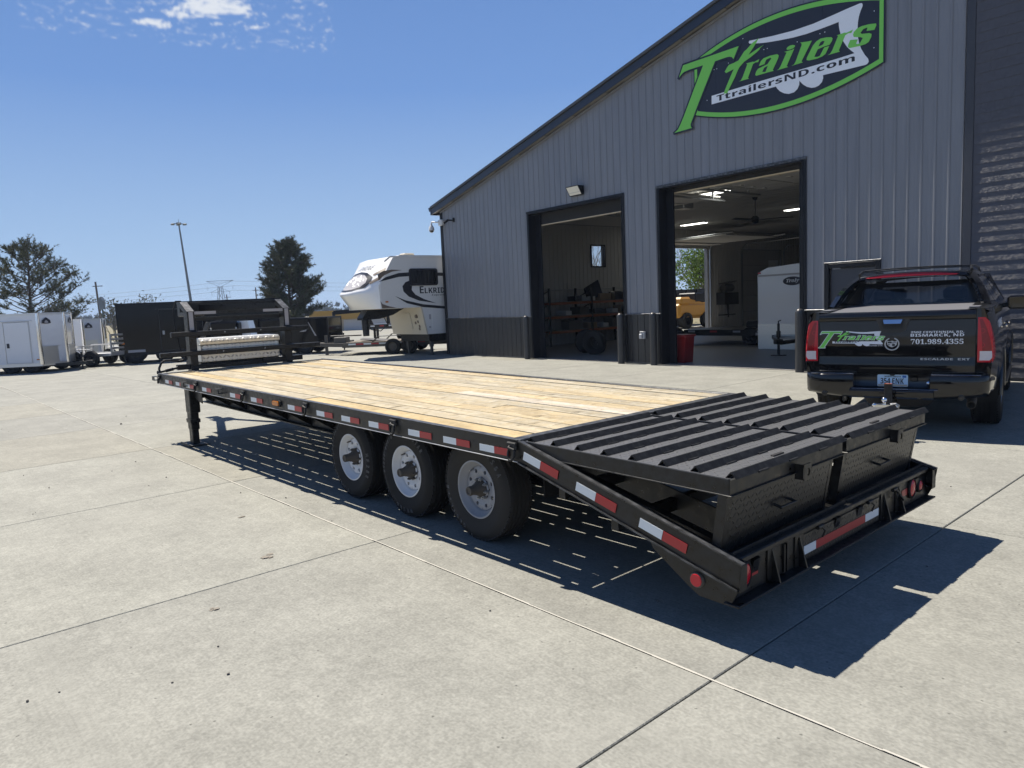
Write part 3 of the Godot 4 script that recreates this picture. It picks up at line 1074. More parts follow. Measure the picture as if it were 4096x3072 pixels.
	# ceiling LED strips, each a pair of tubes with its own light
	for q in [[8.24, -4.08], [2.36, -10.95], [7.21, -10.8]]:
		var fx := MB.new()
		fx.box2(Vector3(q[0] - 0.62, 4.66, q[1] - 0.16), Vector3(q[0] + 0.62, 4.69, q[1] + 0.16))
		var fxp := part("ceiling_light", fx, M["liner_white"], s)
		for e in [-0.1, 0.1]:
			var tb := MB.new()
			tb.cyl(Vector3(q[0] - 0.6, 4.645, q[1] + e), Vector3(q[0] + 0.6, 4.645, q[1] + e), 0.016, 0.016, 8)
			part("light_tube", tb, M["led_tube"], fxp)
		var al := AreaLight3D.new()
		al.name = "lamp_light"
		al.area_size = Vector2(1.2, 0.3)
		al.light_energy = 0.7
		al.light_color = Color(1, 1, 0.96)
		al.shadow_enabled = true
		fxp.add_child(al, true)
		al.transform = Transform3D(Basis(Vector3.RIGHT, -PI / 2), Vector3(q[0], 4.60, q[1]))
	# ceiling fan
	var fn := thing("ceiling_fan", "dark ceiling fan hanging on a long rod inside the right overhead door", "fan", FB * face_z(8.07, 4.0, -6.6))
	var rod := MB.new()
	rod.cyl(Vector3(0, 0.1, 0), Vector3(0, 0.68, 0), 0.014, 0.014)
	rod.lathe(pv([0, 0.60, 0.06, 0.62, 0.09, 0.70, 0.0, 0.70]), Transform3D(), 16)
	part("down_rod", rod, M["trim_black"], fn)
	var mo := MB.new()
	mo.lathe(pv([0, -0.12, 0.09, -0.10, 0.13, -0.04, 0.13, 0.05, 0.07, 0.12, 0.0, 0.13]), Transform3D(), 20)
	part("motor", mo, M["trim_black"], fn)
	for k in 3:
		var bl := MB.new()
		bl.cbox(Vector3(0.62, 0, 0), Vector3(1.0, 0.012, 0.16), 0.004, Basis(Vector3.RIGHT, 0.2))
		part("blade", bl, M["trim_black"], fn, Transform3D(Basis(Vector3.UP, 0.5 + k * TAU / 3), Vector3.ZERO))
	make_office()
	make_fittings()
	make_sign()

func make_office() -> void:
	var s := thing("lap_sided_office", "dark blue grey office front of wide lap boards beside the shop", "building", FB)
	var c := MB.new()
	c.box2(Vector3(16.50, 0, -6), Vector3(24, 9.5, -0.02))
	part("wall", c, M["corner_board"], s)
	var t := MB.new()
	t.cbox(Vector3(16.515, 4.7, 0.007), Vector3(0.135, 9.4, 0.036), 0.004)
	part("corner_board", t, M["corner_board"], s)
	# lap boards: bottom edge stands proud, top tucks under the next one
	var expo := 0.165
	for k in 56:
		var y := 0.06 + k * expo
		var x := 16.585
		rng.seed = 900 + k
		var first := rng.randf_range(0.9, 3.4)
		var ends := [x, x + first, x + first + 3.66, 24.0]
		for e in 3:
			var x0: float = ends[e] + (0.0 if e == 0 else 0.002)
			var x1: float = minf(ends[e + 1], 24.0) - 0.002
			if x1 - x0 < 0.05: continue
			var m := MB.new()
			m.uo = Vector2(rng.randf() * 9, 0)
			var b0 := 0.0145
			var t0 := 0.006
			var h := expo + 0.02
			m.quad(Vector3(x0, y, b0), Vector3(x1, y, b0), Vector3(x1, y + h, t0), Vector3(x0, y + h, t0), Vector3(0, 0, 1))
			m.quad(Vector3(x0, y, b0), Vector3(x1, y, b0), Vector3(x1, y, b0 - 0.010), Vector3(x0, y, b0 - 0.010), Vector3.DOWN)
			m.quad(Vector3(x0, y, b0), Vector3(x0, y + h, t0), Vector3(x0, y + h, t0 - 0.01), Vector3(x0, y, b0 - 0.012), Vector3.LEFT)
			m.quad(Vector3(x1, y, b0), Vector3(x1, y + h, t0), Vector3(x1, y + h, t0 - 0.01), Vector3(x1, y, b0 - 0.012), Vector3.RIGHT)
			part("lap_board", m, M["lap_board"], s)

func make_fittings() -> void:
	# bollards
	var spots := [[4.61, 1.30, "black bollard left of the left overhead door"], [8.475, 1.30, "black bollard between the doors, right by the left opening"], [9.58, 1.33, "black bollard between the doors, right by the right opening"], [13.50, 1.33, "black bollard behind the pickup, right of the right overhead door"]]
	var first: Node3D = null
	for q in spots:
		var t := FB * face_z(q[0], 0, 0.19)
		if first == null:
			first = thing("bollard", q[2], "bollard", t, "bollards by the overhead doors")
			var b := MB.new()
			b.lathe(pv([0.088, 0.0, 0.088, 1.22]), Transform3D(), 28)
			part("sleeve", b, M["bollard"], first)
			var c := MB.new()
			c.lathe(pv([0.088, 1.22, 0.086, 1.245, 0.078, 1.272, 0.062, 1.296, 0.04, 1.312, 0.018, 1.319, 0, 1.32]), Transform3D(), 28)
			part("dome_cap", c, M["bollard"], first)
		else:
			copy_of(first, "bollard", t, q[2])
	# outlet box
	var ob := thing("outlet_box", "light grey covered outlet box on the black panel between the doors", "outlet", FB * face_z(9.11, 0.74, 0.0))
	var b := MB.new()
	b.cbox(Vector3(0, 0, 0.045), Vector3(0.16, 0.19, 0.07), 0.012)
	part("box", b, M["grey_plastic"], ob)
	b = MB.new()
	b.cbox(Vector3(-0.03, -0.03, 0.095), Vector3(0.10, 0.13, 0.04), 0.015)
	b.cbox(Vector3(0.0, 0.085, 0.06), Vector3(0.14, 0.025, 0.08), 0.008)
	part("cover", b, M["grey_plastic"], ob)
	# wall pack light
	var wl := thing("wall_light", "wedge shaped wall light with pale lens above the left overhead door", "lamp", FB * face_z(6.87, 4.68, 0.0))
	b = MB.new()
	b.poly(pv([0.02, 0.115, 0.02, -0.115, 0.10, -0.115, 0.235, 0.09, 0.235, 0.115]), Transform3D(Basis(Vector3(0, 0, 1), Vector3.UP, Vector3(-1, 0, 0)), Vector3(0.24, 0, 0)), 0.012)
	b.poly(pv([0.02, 0.115, 0.02, -0.115, 0.10, -0.115, 0.235, 0.09, 0.235, 0.115]), Transform3D(Basis(Vector3(0, 0, 1), Vector3.UP, Vector3(-1, 0, 0)), Vector3(-0.228, 0, 0)), 0.012)
	b.box2(Vector3(-0.24, 0.105, 0.02), Vector3(0.24, 0.118, 0.245))
	b.box2(Vector3(-0.24, -0.118, 0.02), Vector3(0.24, 0.118, 0.06))
	b.box2(Vector3(-0.24, -0.12, 0.02), Vector3(0.24, -0.108, 0.10))
	part("housing", b, M["trim_black"], wl)
	b = MB.new()
	b.quad(Vector3(-0.225, -0.105, 0.102), Vector3(0.225, -0.105, 0.102), Vector3(0.225, 0.10, 0.237), Vector3(-0.225, 0.10, 0.237), Vector3(0, -0.5, 1))
	b.quad(Vector3(-0.225, -0.105, 0.09), Vector3(0.225, -0.105, 0.09), Vector3(0.225, 0.10, 0.225), Vector3(-0.225, 0.10, 0.225), Vector3(0, 0.5, -1))
	part("lens", b, M["lamp_lens"], wl)
	b = MB.new()
	b.bar(Vector3(-0.225, -0.045, 0.147), Vector3(0.225, -0.045, 0.147), 0.006, 0.008)
	part("lens_rib", b, M["grey_plastic"], wl)
	# dome camera on the corner and small bullet camera beside it
	var dc := thing("dome_camera", "white dome security camera on an arm at the shop corner", "security camera", FB * face_z(0.0, 4.6, 0.0))
	b = MB.new()
	b.cbox(Vector3(0.10, 0.0, 0.10), Vector3(0.22, 0.20, 0.10), 0.015)
	part("mount_box", b, M["white_plastic"], dc)
	b = MB.new()
	b.tube(PackedVector3Array([Vector3(0.05, 0.02, 0.15), Vector3(-0.22, 0.05, 0.27), Vector3(-0.24, -0.03, 0.28)]), 0.024, 8)
	part("arm", b, M["white_plastic"], dc)
	b = MB.new()
	b.lathe(pv([0.0, 0.0, 0.03, 0.0, 0.045, -0.05, 0.085, -0.10, 0.095, -0.17, 0.10, -0.20, 0.10, -0.215, 0.0, -0.215]), face_z(-0.24, -0.02, 0.28), 24)
	part("shroud", b, M["white_plastic"], dc)
	b = MB.new()
	b.ball(Vector3(-0.24, -0.235, 0.28), 0.082, 20, 12)
	part("dome", b, M["black_glass"], dc)
	var bc := thing("bullet_camera", "small black bullet camera on the wall beside the dome camera", "security camera", FB * face_z(0.78, 4.62, 0.0))
	b = MB.new()
	b.cbox(Vector3(0, 0, 0.03), Vector3(0.08, 0.14, 0.05), 0.01)
	part("base", b, M["trim_black"], bc)
	b = MB.new()
	b.cyl(Vector3(0, -0.02, 0.05), Vector3(-0.12, 0.0, 0.16), 0.025, 0.025)
	b.cyl(Vector3(-0.12, 0.01, 0.16), Vector3(-0.26, -0.09, 0.26), 0.038, 0.042, 14)
	part("barrel", b, M["trim_black"], bc)
	b = MB.new()
	b.cyl(Vector3(-0.26, -0.09, 0.26), Vector3(-0.266, -0.094, 0.264), 0.036, 0.036, 14)
	part("lens", b, M["grey_plastic"], bc)

# outlines of the shop's emblem, in millimetres from the lower left corner of its board
const EMBLEM := {
	"T": [-277,1183,1202,1173,1070,943,1029,996,968,1022,884,1031,594,1029,78,147,-99,-176,-91,-232,-63,-265,-565,-273,-465,-221,-383,-115,-265,77,20,587,279,1032,-89,1040,-251,1031,-330,998,-405,940],
	"brush": [1688,1192,1536,1140,1397,1052,1338,1026,1278,969,1194,880,1065,860,951,854,896,805,841,738,879,702,1071,733,985,598,906,466,835,343,810,285,896,271,927,320,1014,438,1107,566,1161,664,1215,737,1335,816,1483,861,1642,926,1714,966,1700,976,1800,1023,1628,979,1439,923,1484,972,1572,1056],
	"r": [1386,765,1543,758,1571,744,1695,765,1669,713,1604,726,1546,708,1420,458,1446,437,1199,441,1249,453,1294,516,1405,735],
	"a": [1685,628,1734,717,1795,754,1952,764,2108,749,2147,715,2135,665,2010,464,2028,439,1887,445,1623,447,1596,472,1616,529,1665,578,1761,593,1889,612,1928,656,1980,699,1952,723,1858,709,1817,632],
	"ah": [1765,486,1840,469,1896,579,1809,559],
	"i": [2268,747,2440,737,2492,748,2322,453,2357,426,2106,431,2152,446,2183,484,2321,719],
	"dot": [2318,792,2343,818,2396,833,2455,829,2507,805,2504,777,2463,761,2396,757,2336,767],
	"l": [2617,825,2790,797,2869,789,2646,456,2675,428,2433,429,2484,441,2521,490,2653,773,2646,801],
	"e": [2961,746,3044,772,3169,759,3265,733,3292,703,3278,657,3231,602,3100,602,2989,587,2916,467,2975,447,3031,450,3121,584,3224,581,3149,455,3087,428,2975,415,2805,428,2754,451,2762,495,2890,690],
	"eh": [3003,637,3045,702,3086,715,3131,701,3100,647,3059,638],
	"r2": [3375,734,3532,736,3565,722,3689,740,3657,691,3598,703,3539,684,3414,442,3441,415,3197,420,3245,434,3286,485,3400,714],
	"s": [3690,651,3709,694,3766,737,3856,752,3994,744,4119,717,4125,685,4089,613,3945,639,3964,694,3932,695,3882,689,3831,638,3857,612,3996,584,4040,556,4034,503,3985,428,3928,408,3807,407,3626,426,3593,452,3599,493,3638,568,3781,537,3749,473,3768,453,3820,452,3877,533,3832,561,3703,604],
	"w": [1460,1208,1638,1185,2002,1140,2456,1103,2890,1100,3304,1133,3569,1157,3814,1173,3853,1164,3868,1128,3860,1095,3828,1033,3797,946,3779,843,3773,723,3780,586,3807,456,3846,347,3911,225,3977,133,3988,81,3969,50,3931,36,3094,71,3099,16,3074,-55,3011,-103,2933,-118,2855,-109,2761,-65,2674,3,2597,95,2594,17,2557,-53,2482,-101,2363,-105,2257,-65,2165,-2,2104,67,2076,115,483,131,486,316,1823,316,2543,307,2989,302,3441,302,3718,307,3652,373,3573,464,3500,585,3453,711,3426,818,3412,897,3409,970,3237,962,3072,956,2748,951,2456,969,2155,1007,1923,1042,1749,1075,1605,1110,1459,1150,1443,1183]
}

func emblem(k: String, sc := 0.001) -> PackedVector2Array:
	var r := pv(EMBLEM[k])
	for i in r.size():
		r[i] *= sc
	return r

func grow(p: PackedVector2Array, by: float) -> PackedVector2Array:
	var g := Geometry2D.offset_polygon(p, by, Geometry2D.JOIN_MITER)
	return g[0] if g.size() else p

func make_sign() -> void:
	var s := thing("shop_sign", "large navy and green painted sign with a white trailer emblem high on the shop wall", "sign", FB * face_z(10.82, 5.8, 0.026))
	# board: straight sides, bowed top and bottom, in four sheets
	var arc := func(x: float, up: bool) -> float:
		var q := (x - 2.14) / 2.14
		return 1.575 - 0.385 * q * q if up else -0.382 + 0.365 * q * q
	var seams := [0.0, 0.60, 1.84, 3.08, 4.28]
	for k in 4:
		var a: float = seams[k] + 0.0015
		var d: float = seams[k + 1] - 0.0015
		var p := PackedVector2Array()
		for i in 13: p.append(Vector2(lerpf(a, d, i / 12.0), arc.call(lerpf(a, d, i / 12.0), false)))
		for i in 13: p.append(Vector2(lerpf(d, a, i / 12.0), arc.call(lerpf(d, a, i / 12.0), true)))
		var b := MB.new()
		b.poly(p, Transform3D(), 0.010)
		part("board", b, M["sign_navy"], s)
	# green border ribbon
	var rim := MB.new()
	var w := 0.028
	var t := 0.095
	var n := 48
	for up in [true, false]:
		for i in n:
			var x0 := lerpf(w, 4.28 - w, float(i) / n)
			var x1 := lerpf(w, 4.28 - w, float(i + 1) / n)
			var sg := -1.0 if up else 1.0
			var y0: float = arc.call(x0, up) + sg * w
			var y1: float = arc.call(x1, up) + sg * w
			rim.quad(Vector3(x0, y0, 0.014), Vector3(x1, y1, 0.014), Vector3(x1, y1 + sg * t, 0.014), Vector3(x0, y0 + sg * t, 0.014), Vector3(0, 0, 1))
	for x in [w, 4.28 - w - 0.075]:
		rim.quad(Vector3(x, 0.05, 0.0145), Vector3(x + 0.075, 0.05, 0.0145), Vector3(x + 0.075, 1.13, 0.0145), Vector3(x, 1.13, 0.0145), Vector3(0, 0, 1))
	part("border", rim, M["sign_green"], s)
	var b := MB.new()
	b.poly(emblem("w"), face_z(0, 0, 0.0135), 0.002)
	part("trailer_emblem", b, M["sign_white"], s)
	b = MB.new()
	letters(b, "TtrailersND.com", font("Droid Sans", true), face_z(0.615, 0.158, 0.0165), 3.11, 0.135, 0.001)
	part("web_address", b, M["ink"], s)
	b = MB.new()
	b.poly(grow(emblem("T"), 0.04), face_z(0, 0, 0.016), 0.006)
	part("letter_backing", b, M["sign_navy"], s)
	b = MB.new()
	b.poly(emblem("T"), face_z(0, 0, 0.0225), 0.004)
	part("large_letter", b, M["sign_green"], s)
	b = MB.new()
	b.poly(emblem("brush"), face_z(0, 0, 0.018), 0.004)
	part("brush_letter", b, M["sign_green"], s)
	for k in ["r", "a", "i", "l", "e", "r2", "s"]:
		b = MB.new()
		b.poly(emblem(k), face_z(0, 0, 0.018), 0.003)
		if k == "i": b.poly(emblem("dot"), face_z(0, 0, 0.018), 0.003)
		var o := part("letter", b, M["sign_green"], s)
		if k in ["a", "e"]:
			b = MB.new()
			b.poly(emblem(k + "h"), face_z(0, 0, 0.0215), 0.001)
			part("letter_counter", b, M["sign_navy"], o)
	# screw heads and sheet joints
	b = MB.new()
	for q in [[0.56, 0.86], [0.63, 0.86], [0.93, 0.90], [1.80, 0.93], [1.88, 0.93], [1.30, 1.30], [2.55, 0.86], [3.03, 0.87], [3.13, 0.87], [0.36, 0.25], [4.08, 0.95], [4.08, 0.30], [3.46, 0.94]]:
		b.cyl(Vector3(q[0], q[1], 0.009), Vector3(q[0], q[1], 0.013), 0.009, 0.009, 8)
	part("screw_head", b, M["sign_white"], s)

# ------------------------------------------------------------------ wheels
# axis along local x, outer face towards -x; origin at the hub
func make_wheel(o: Node3D, R: float, W: float, rr: float, rim_mat: Material, tyre_mat: Material, style := "round", hub := "long", text := [], holes := 8) -> void:
	var ax := Transform3D(Basis(Vector3(0, 1, 0), Vector3(-1, 0, 0), Vector3(0, 0, 1)), Vector3.ZERO)   # lathe axis y -> -x (outwards)
	var h := W / 2
	var t := MB.new()
	var pr := PackedVector2Array([Vector2(rr - 0.004, h * 0.86), Vector2(rr + 0.010, h * 0.93), Vector2(rr + 0.03, h * 1.0), Vector2(lerpf(rr, R, 0.45), h * 1.05), Vector2(lerpf(rr, R, 0.50), h * 1.075), Vector2(lerpf(rr, R, 0.62), h * 1.06), Vector2(lerpf(rr, R, 0.80), h * 0.97), Vector2(R - 0.022, h * 0.88), Vector2(R - 0.007, h * 0.80)])
	for g in [0.62, 0.30, -0.02, -0.34, -0.66]:
		pr.append_array(PackedVector2Array([Vector2(R - 0.001, h * (g + 0.09)), Vector2(R - 0.009, h * (g + 0.075)), Vector2(R - 0.009, h * (g - 0.005)), Vector2(R - 0.001, h * (g - 0.02))]))
	pr.append_array(PackedVector2Array([Vector2(R - 0.007, -h * 0.80), Vector2(R - 0.022, -h * 0.88), Vector2(lerpf(rr, R, 0.5), -h * 1.06), Vector2(rr, -h * 0.9)]))
	t.lathe(pr, ax, 56)
	# shoulder blocks
	for k in 60:
		var a := TAU * k / 60.0
		var b := Basis(Vector3.RIGHT, a)
		for sg in [-1.0, 1.0]:
			t.box(b * Vector3(sg * h * 0.83, R - 0.008, 0), Vector3(h * 0.14, 0.012, TAU * R / 60.0 * 0.72), b * Basis(Vector3.BACK, -sg * 0.45))
	var tp := part("tyre", t, tyre_mat, o)
	if text.size():
		var lt := MB.new()
		for q in text:
			var word: String = q[0]
			var rad := lerpf(rr, R, 0.66)
			var step: float = q[2]
			for i in word.length():
				if word[i] == " ": continue
				var a: float = deg_to_rad(q[1] + step * i)     # clockwise from the top, seen from outside
				var y := Vector3(0, cos(a), -sin(a) * -1.0)
				var outw := Vector3(-1, 0.25 * cos(a), 0.25 * sin(a)).normalized()
				y = (y - outw * y.dot(outw)).normalized()
				var x := y.cross(outw)
				var c := Vector3(-h * 1.052, cos(a) * rad, sin(a) * rad)
				var bs := Basis(x, y, outw)
				letters(lt, word[i], font("Droid Sans", true), Transform3D(bs, c + bs * Vector3(-0.011, -0.018, -0.001)), 0.023 if word[i] != "1" else 0.010, 0.034, 0.0035)
		part("sidewall_lettering", lt, M["tyre_print"], tp)
	# rim: flange, barrel, dished disc with holes
	var rm := MB.new()
	var dz := h * 0.40          # disc plane
	rm.lathe(PackedVector2Array([Vector2(rr - 0.002, h * 0.86), Vector2(rr + 0.006, h * 0.95), Vector2(rr - 0.004, h * 0.97), Vector2(rr - 0.012, h * 0.90), Vector2(rr - 0.018, h * 0.72), Vector2(rr - 0.034, h * 0.62), Vector2(rr - 0.040, dz + 0.012), Vector2(rr - 0.046, dz)]), ax, 48)
	rm.lathe(PackedVector2Array([Vector2(rr - 0.05, -h * 0.85), Vector2(rr - 0.046, dz - 0.01)]), ax, 32)
	var r1 := rr - 0.046
	var r0 := rr * 0.36
	var rc := (r0 + r1) * 0.5 + rr * 0.06
	var hr := (r1 - r0) * (0.17 if style == "round" else 0.2)
	for k in holes:
		var a0 := TAU * k / holes
		var a1 := TAU * (k + 1) / holes
		var am := (a0 + a1) / 2
		var cc := Vector2(cos(am), sin(am)) * rc
		var inner := []
		var outer := []
		for i in 20:
			var th := TAU * i / 20.0 + am
			var d := Vector2(cos(th), sin(th))
			var lo := 0.0
			var hi := r1 * 2.0
			for it in 22:
				var m := (lo + hi) / 2
				var q := cc + d * m
				var ang := fposmod(q.angle() - a0, TAU)
				if q.length() < r1 and q.length() > r0 and ang < a1 - a0: lo = m
				else: hi = m
			outer.append(cc + d * lo)
			var rad := hr
			if style == "tri":
				var f := fposmod(th - am, TAU / 3) - TAU / 6
				rad = hr * 0.75 / cos(f)
			inner.append(cc + d * rad)
		for i in 20:
			var j := (i + 1) % 20
			var f := func(q: Vector2) -> Vector3:
				var l := q.length()
				var dome := dz + 0.016 * (1.0 - absf((l - rc) / (r1 - r0) * 1.6))
				return ax * Vector3(q.x, dome, q.y)
			rm.quad(f.call(inner[i]), f.call(inner[j]), f.call(outer[j]), f.call(outer[i]), Vector3(-1, 0, 0))
			rm.quad(f.call(inner[i]), f.call(inner[j]), f.call(inner[j]) + Vector3(0.014, 0, 0), f.call(inner[i]) + Vector3(0.014, 0, 0), Vector3(0, (inner[i] - cc).x, (inner[i] - cc).y) * -1.0)
	rm.lathe(PackedVector2Array([Vector2(r0 + 0.001, dz + 0.004), Vector2(r0 * 0.9, dz + 0.012), Vector2(r0 * 0.55, dz + 0.012)]), ax, 32)
	part("rim", rm, rim_mat, o)
	var hb := MB.new()
	if hub == "long":
		hb.lathe(PackedVector2Array([Vector2(rr * 0.33, dz - 0.02), Vector2(rr * 0.30, dz + 0.03), Vector2(rr * 0.20, dz + 0.055), Vector2(rr * 0.19, h + 0.005), Vector2(rr * 0.165, h + 0.012), Vector2(rr * 0.165, h + 0.055), Vector2(rr * 0.15, h + 0.062), Vector2(rr * 0.10, h + 0.062), Vector2(rr * 0.09, h + 0.056), Vector2(0, h + 0.056)]), ax, 24)
	else:
		hb.lathe(PackedVector2Array([Vector2(rr * 0.2, dz), Vector2(rr * 0.19, dz + 0.03), Vector2(0, dz + 0.035)]), ax, 16)
	part("hub", hb, M["rust_hub"] if hub == "long" else M["black_steel"], o)
	if hub == "long":
		var nu := MB.new()
		for k in 8:
			var a := TAU * (k + 0.25) / 8
			var p := Vector3(-dz - 0.006, cos(a) * r0 * 0.93, sin(a) * r0 * 0.93)
			nu.cyl(p, p + Vector3(-0.026, 0, 0), 0.012, 0.012, 6)
			nu.cyl(p, p + Vector3(-0.038, 0, 0), 0.006, 0.006, 6)
		nu.cyl(Vector3(-dz - 0.01, rr * 0.62, -rr * 0.4), Vector3(-dz - 0.05, rr * 0.60, -rr * 0.38), 0.007, 0.005, 6)
		part("wheel_nut", nu, M["zinc"] if rim_mat == M["grey_rim"] else M["rust_hub"], o)

# ------------------------------------------------------------------ the flatbed trailer
# local: x to the right (0 = left edge), z backwards (0 = end of the flat deck), y up
const TW := 2.4926
const TL := 7.481
const TH := 0.8365

func tape(o: Node3D, s0: float) -> void:
	# white then red reflective tape on the left side rail, running rearwards from s0
	for k in 2:
		var b := MB.new()
		var z0 := -s0 + k * 0.149
		b.box2(Vector3(-0.0055, 0.728, z0), Vector3(-0.0035, 0.773, z0 + 0.1485))
		part("reflective_tape", b, M["tape_white" if k == 0 else "tape_red"], o)

func make_trailer() -> void:
	var t := thing("flatbed_trailer", "black triple axle flatbed trailer with wooden deck and ramped tail in the foreground", "trailer", FT)
	var K: Material = M["black_steel"]
	# --- side rails: channels with a bright worn top edge
	for x in [0.0, TW]:
		var sg := 1.0 if x == 0.0 else -1.0
		var b := MB.new()
		b.box2(Vector3(x, 0.705, -TL), Vector3(x + sg * 0.006, TH - 0.004, 0.0))
		b.cbox(Vector3(x + sg * 0.026, TH - 0.003, -TL / 2), Vector3(0.056, 0.008, TL), 0.002)
		b.cbox(Vector3(x + sg * 0.026, 0.702, -TL / 2), Vector3(0.060, 0.008, TL), 0.002)
		var r := part("side_rail", b, K, t)
		b = MB.new()
		b.cbox(Vector3(x + sg * 0.018, TH + 0.0035, -TL / 2 - 0.0), Vector3(0.044, 0.005, TL - 0.01), 0.002)
		part("worn_edge", b, M["rail_edge"], r)
		b = MB.new()
		b.cbox(Vector3(x - sg * 0.003, 0.7015, -TL / 2), Vector3(0.008, 0.006, TL - 0.01), 0.002)
		part("worn_lip", b, M["aluminium"], r)
	var fb := MB.new()
	fb.box2(Vector3(0.0, 0.70, -TL - 0.006), Vector3(TW, TH, -TL))
	fb.cbox(Vector3(TW / 2, TH - 0.004, -TL + 0.03), Vector3(TW - 0.12, 0.01, 0.07), 0.003)
	part("front_rail", fb, K, t)
	var rb := MB.new()
	rb.cbox(Vector3(TW / 2, TH + 0.002, -0.03), Vector3(TW - 0.02, 0.012, 0.085), 0.003)
	rb.box2(Vector3(0.01, 0.70, 0.0), Vector3(TW - 0.01, TH - 0.006, 0.008))
	part("rear_deck_rail", rb, M["rail_edge"], t)
	# --- deck planks
	rng.seed = 31
	var pm := ["plank_yellow", "plank_tan", "plank_yellow", "plank_gold", "plank_tan", "plank_grey"]
	var nb := 13
	var x0 := 0.062
	var bw := (TW - 0.124) / nb
	var breaks := [[3.1], [5.2, 1.9], [2.6], [5.6], [3.7, 1.2], [4.9], [2.2], [5.3, 2.9], [4.3], [2.0], [5.8, 3.0], [4.0], [2.5, 5.6]]
	for i in nb:
		var cuts := [0.05]
		var br: Array = breaks[i].duplicate()
		br.sort()
		cuts.append_array(br)
		cuts.append(TL - 0.045)
		for j in cuts.size() - 1:
			var b := MB.new()
			var za: float = -cuts[j + 1] + 0.003
			var zb: float = -cuts[j] - 0.003
			var xa := x0 + i * bw + 0.0055
			var xb := x0 + (i + 1) * bw - 0.0055
			var top := TH - 0.004 + rng.randf_range(-0.003, 0.003)
			var bot := top - 0.038
			var cu := rng.randf_range(-0.002, 0.002)
			var e := 0.0015
			var uo := Vector2(rng.randf() * 20, i * 0.237 + rng.randf() * 2)
			var mk: String = pm[rng.randi() % pm.size()]
			if i == 6 and j == 0: mk = "plank_pale"
			if i == 3 and j == 1: mk = "plank_tan"
			# top in strips with a slight cup, rounded edges, sides and ends
			var xs := [xa, xa + e, lerpf(xa, xb, 0.5), xb - e, xb]
			var ys := [top - e, top - 0.0, top + cu, top - 0.0, top - e]
			for k in 4:
				var a := Vector3(xs[k], ys[k], za)
				var d := Vector3(xs[k + 1], ys[k + 1], za)
				var f := Vector3(xs[k + 1], ys[k + 1], zb)
				var g := Vector3(xs[k], ys[k], zb)
				var nn := (d - a).cross(g - a).normalized()
				if nn.y < 0: nn = -nn
				var q := [a, d, f, g]
				var uu := []
				for p in q: uu.append(Vector2(p.z, p.x) + uo)
				b.tri3(q[0], q[1], q[2], nn, nn, nn, uu[0], uu[1], uu[2])
				b.tri3(q[0], q[2], q[3], nn, nn, nn, uu[0], uu[2], uu[3])
			b.uo = uo
			b.quad(Vector3(xa, top - e, za), Vector3(xa, top - e, zb), Vector3(xa, bot, zb), Vector3(xa, bot, za), Vector3.LEFT)
			b.quad(Vector3(xb, top - e, za), Vector3(xb, top - e, zb), Vector3(xb, bot, zb), Vector3(xb, bot, za), Vector3.RIGHT)
			b.quad(Vector3(xa, bot, za), Vector3(xb, bot, za), Vector3(xb, top - e, za), Vector3(xa, top - e, za), Vector3.FORWARD)
			b.quad(Vector3(xa, bot, zb), Vector3(xb, bot, zb), Vector3(xb, top - e, zb), Vector3(xa, top - e, zb), Vector3.BACK)
			b.quad(Vector3(xa, bot, za), Vector3(xb, bot, za), Vector3(xb, bot, zb), Vector3(xa, bot, zb), Vector3.DOWN)
			part("plank", b, M[mk], t)
	# --- cross members and main beams
	var z := -7.2
	while z < -0.05:
		var b := MB.new()
		b.box2(Vector3(0.01, 0.71, z - 0.006), Vector3(TW - 0.01, 0.79, z + 0.006))
		b.box2(Vector3(0.01, 0.786, z - 0.045), Vector3(TW - 0.01, 0.792, z + 0.045))
		part("cross_member", b, K, t)
		z += 0.47
	for x in [0.56, TW - 0.56]:
		var b := MB.new()
		var out := pv([7.44, 0.700, 7.44, 0.50, 7.28, 0.405, 0.0, 0.42, -1.40, 0.30, -1.40, 0.42, 0.0, 0.700])
		b.poly(out, Transform3D(Basis(Vector3(0, 0, -1), Vector3.UP, Vector3(1, 0, 0)), Vector3(x - 0.006, 0, 0)), 0.012)
		b.box2(Vector3(x - 0.075, 0.398, -7.28), Vector3(x + 0.075, 0.410, 0.0))
		b.box2(Vector3(x - 0.075, 0.688, -7.44), Vector3(x + 0.075, 0.700, 0.0))
		part("main_beam", b, K, t)
		for k in 12:
			var g := MB.new()
			var zz := -7.0 + k * 0.6
			var sx := -1.0 if x < 1 else 1.0
			g.poly(pv([0.0, 0.412, 0.0, 0.69, sx * 0.42, 0.69]), Transform3D(Basis(), Vector3(x + sx * 0.006, 0, zz)), 0.01)
			part("gusset", g, K, t)
	# --- marker lamp, hooks and stake pockets on the left rail
	for s0 in [7.154, 6.707, 6.30, 5.695, 4.789, 4.199, 3.30, 2.70, 2.242, 1.792, 1.221, 0.78, 0.377]:
		tape(t, s0)
	for s0 in [5.23]:
		var b := MB.new()
		b.box2(Vector3(-0.0055, 0.728, -s0), Vector3(-0.0035, 0.773, -s0 + 0.07))
		part("reflective_tape", b, M["tape_white"], t)
	var am := MB.new()
	am.poly(rrect(3.45, 0.733, 3.645, 0.797, 0.03), Transform3D(Basis(Vector3(0, 0, -1), Vector3.UP, Vector3(1, 0, 0)), Vector3(-0.016, 0, 0)), 0.014)
	var amp := part("side_marker", am, M["rubber"], t)
	am = MB.new()
	am.poly(rrect(3.477, 0.743, 3.618, 0.787, 0.02), Transform3D(Basis(Vector3(0, 0, -1), Vector3.UP, Vector3(1, 0, 0)), Vector3(-0.026, 0, 0)), 0.012)
	part("lens", am, M["lamp_amber"], amp)
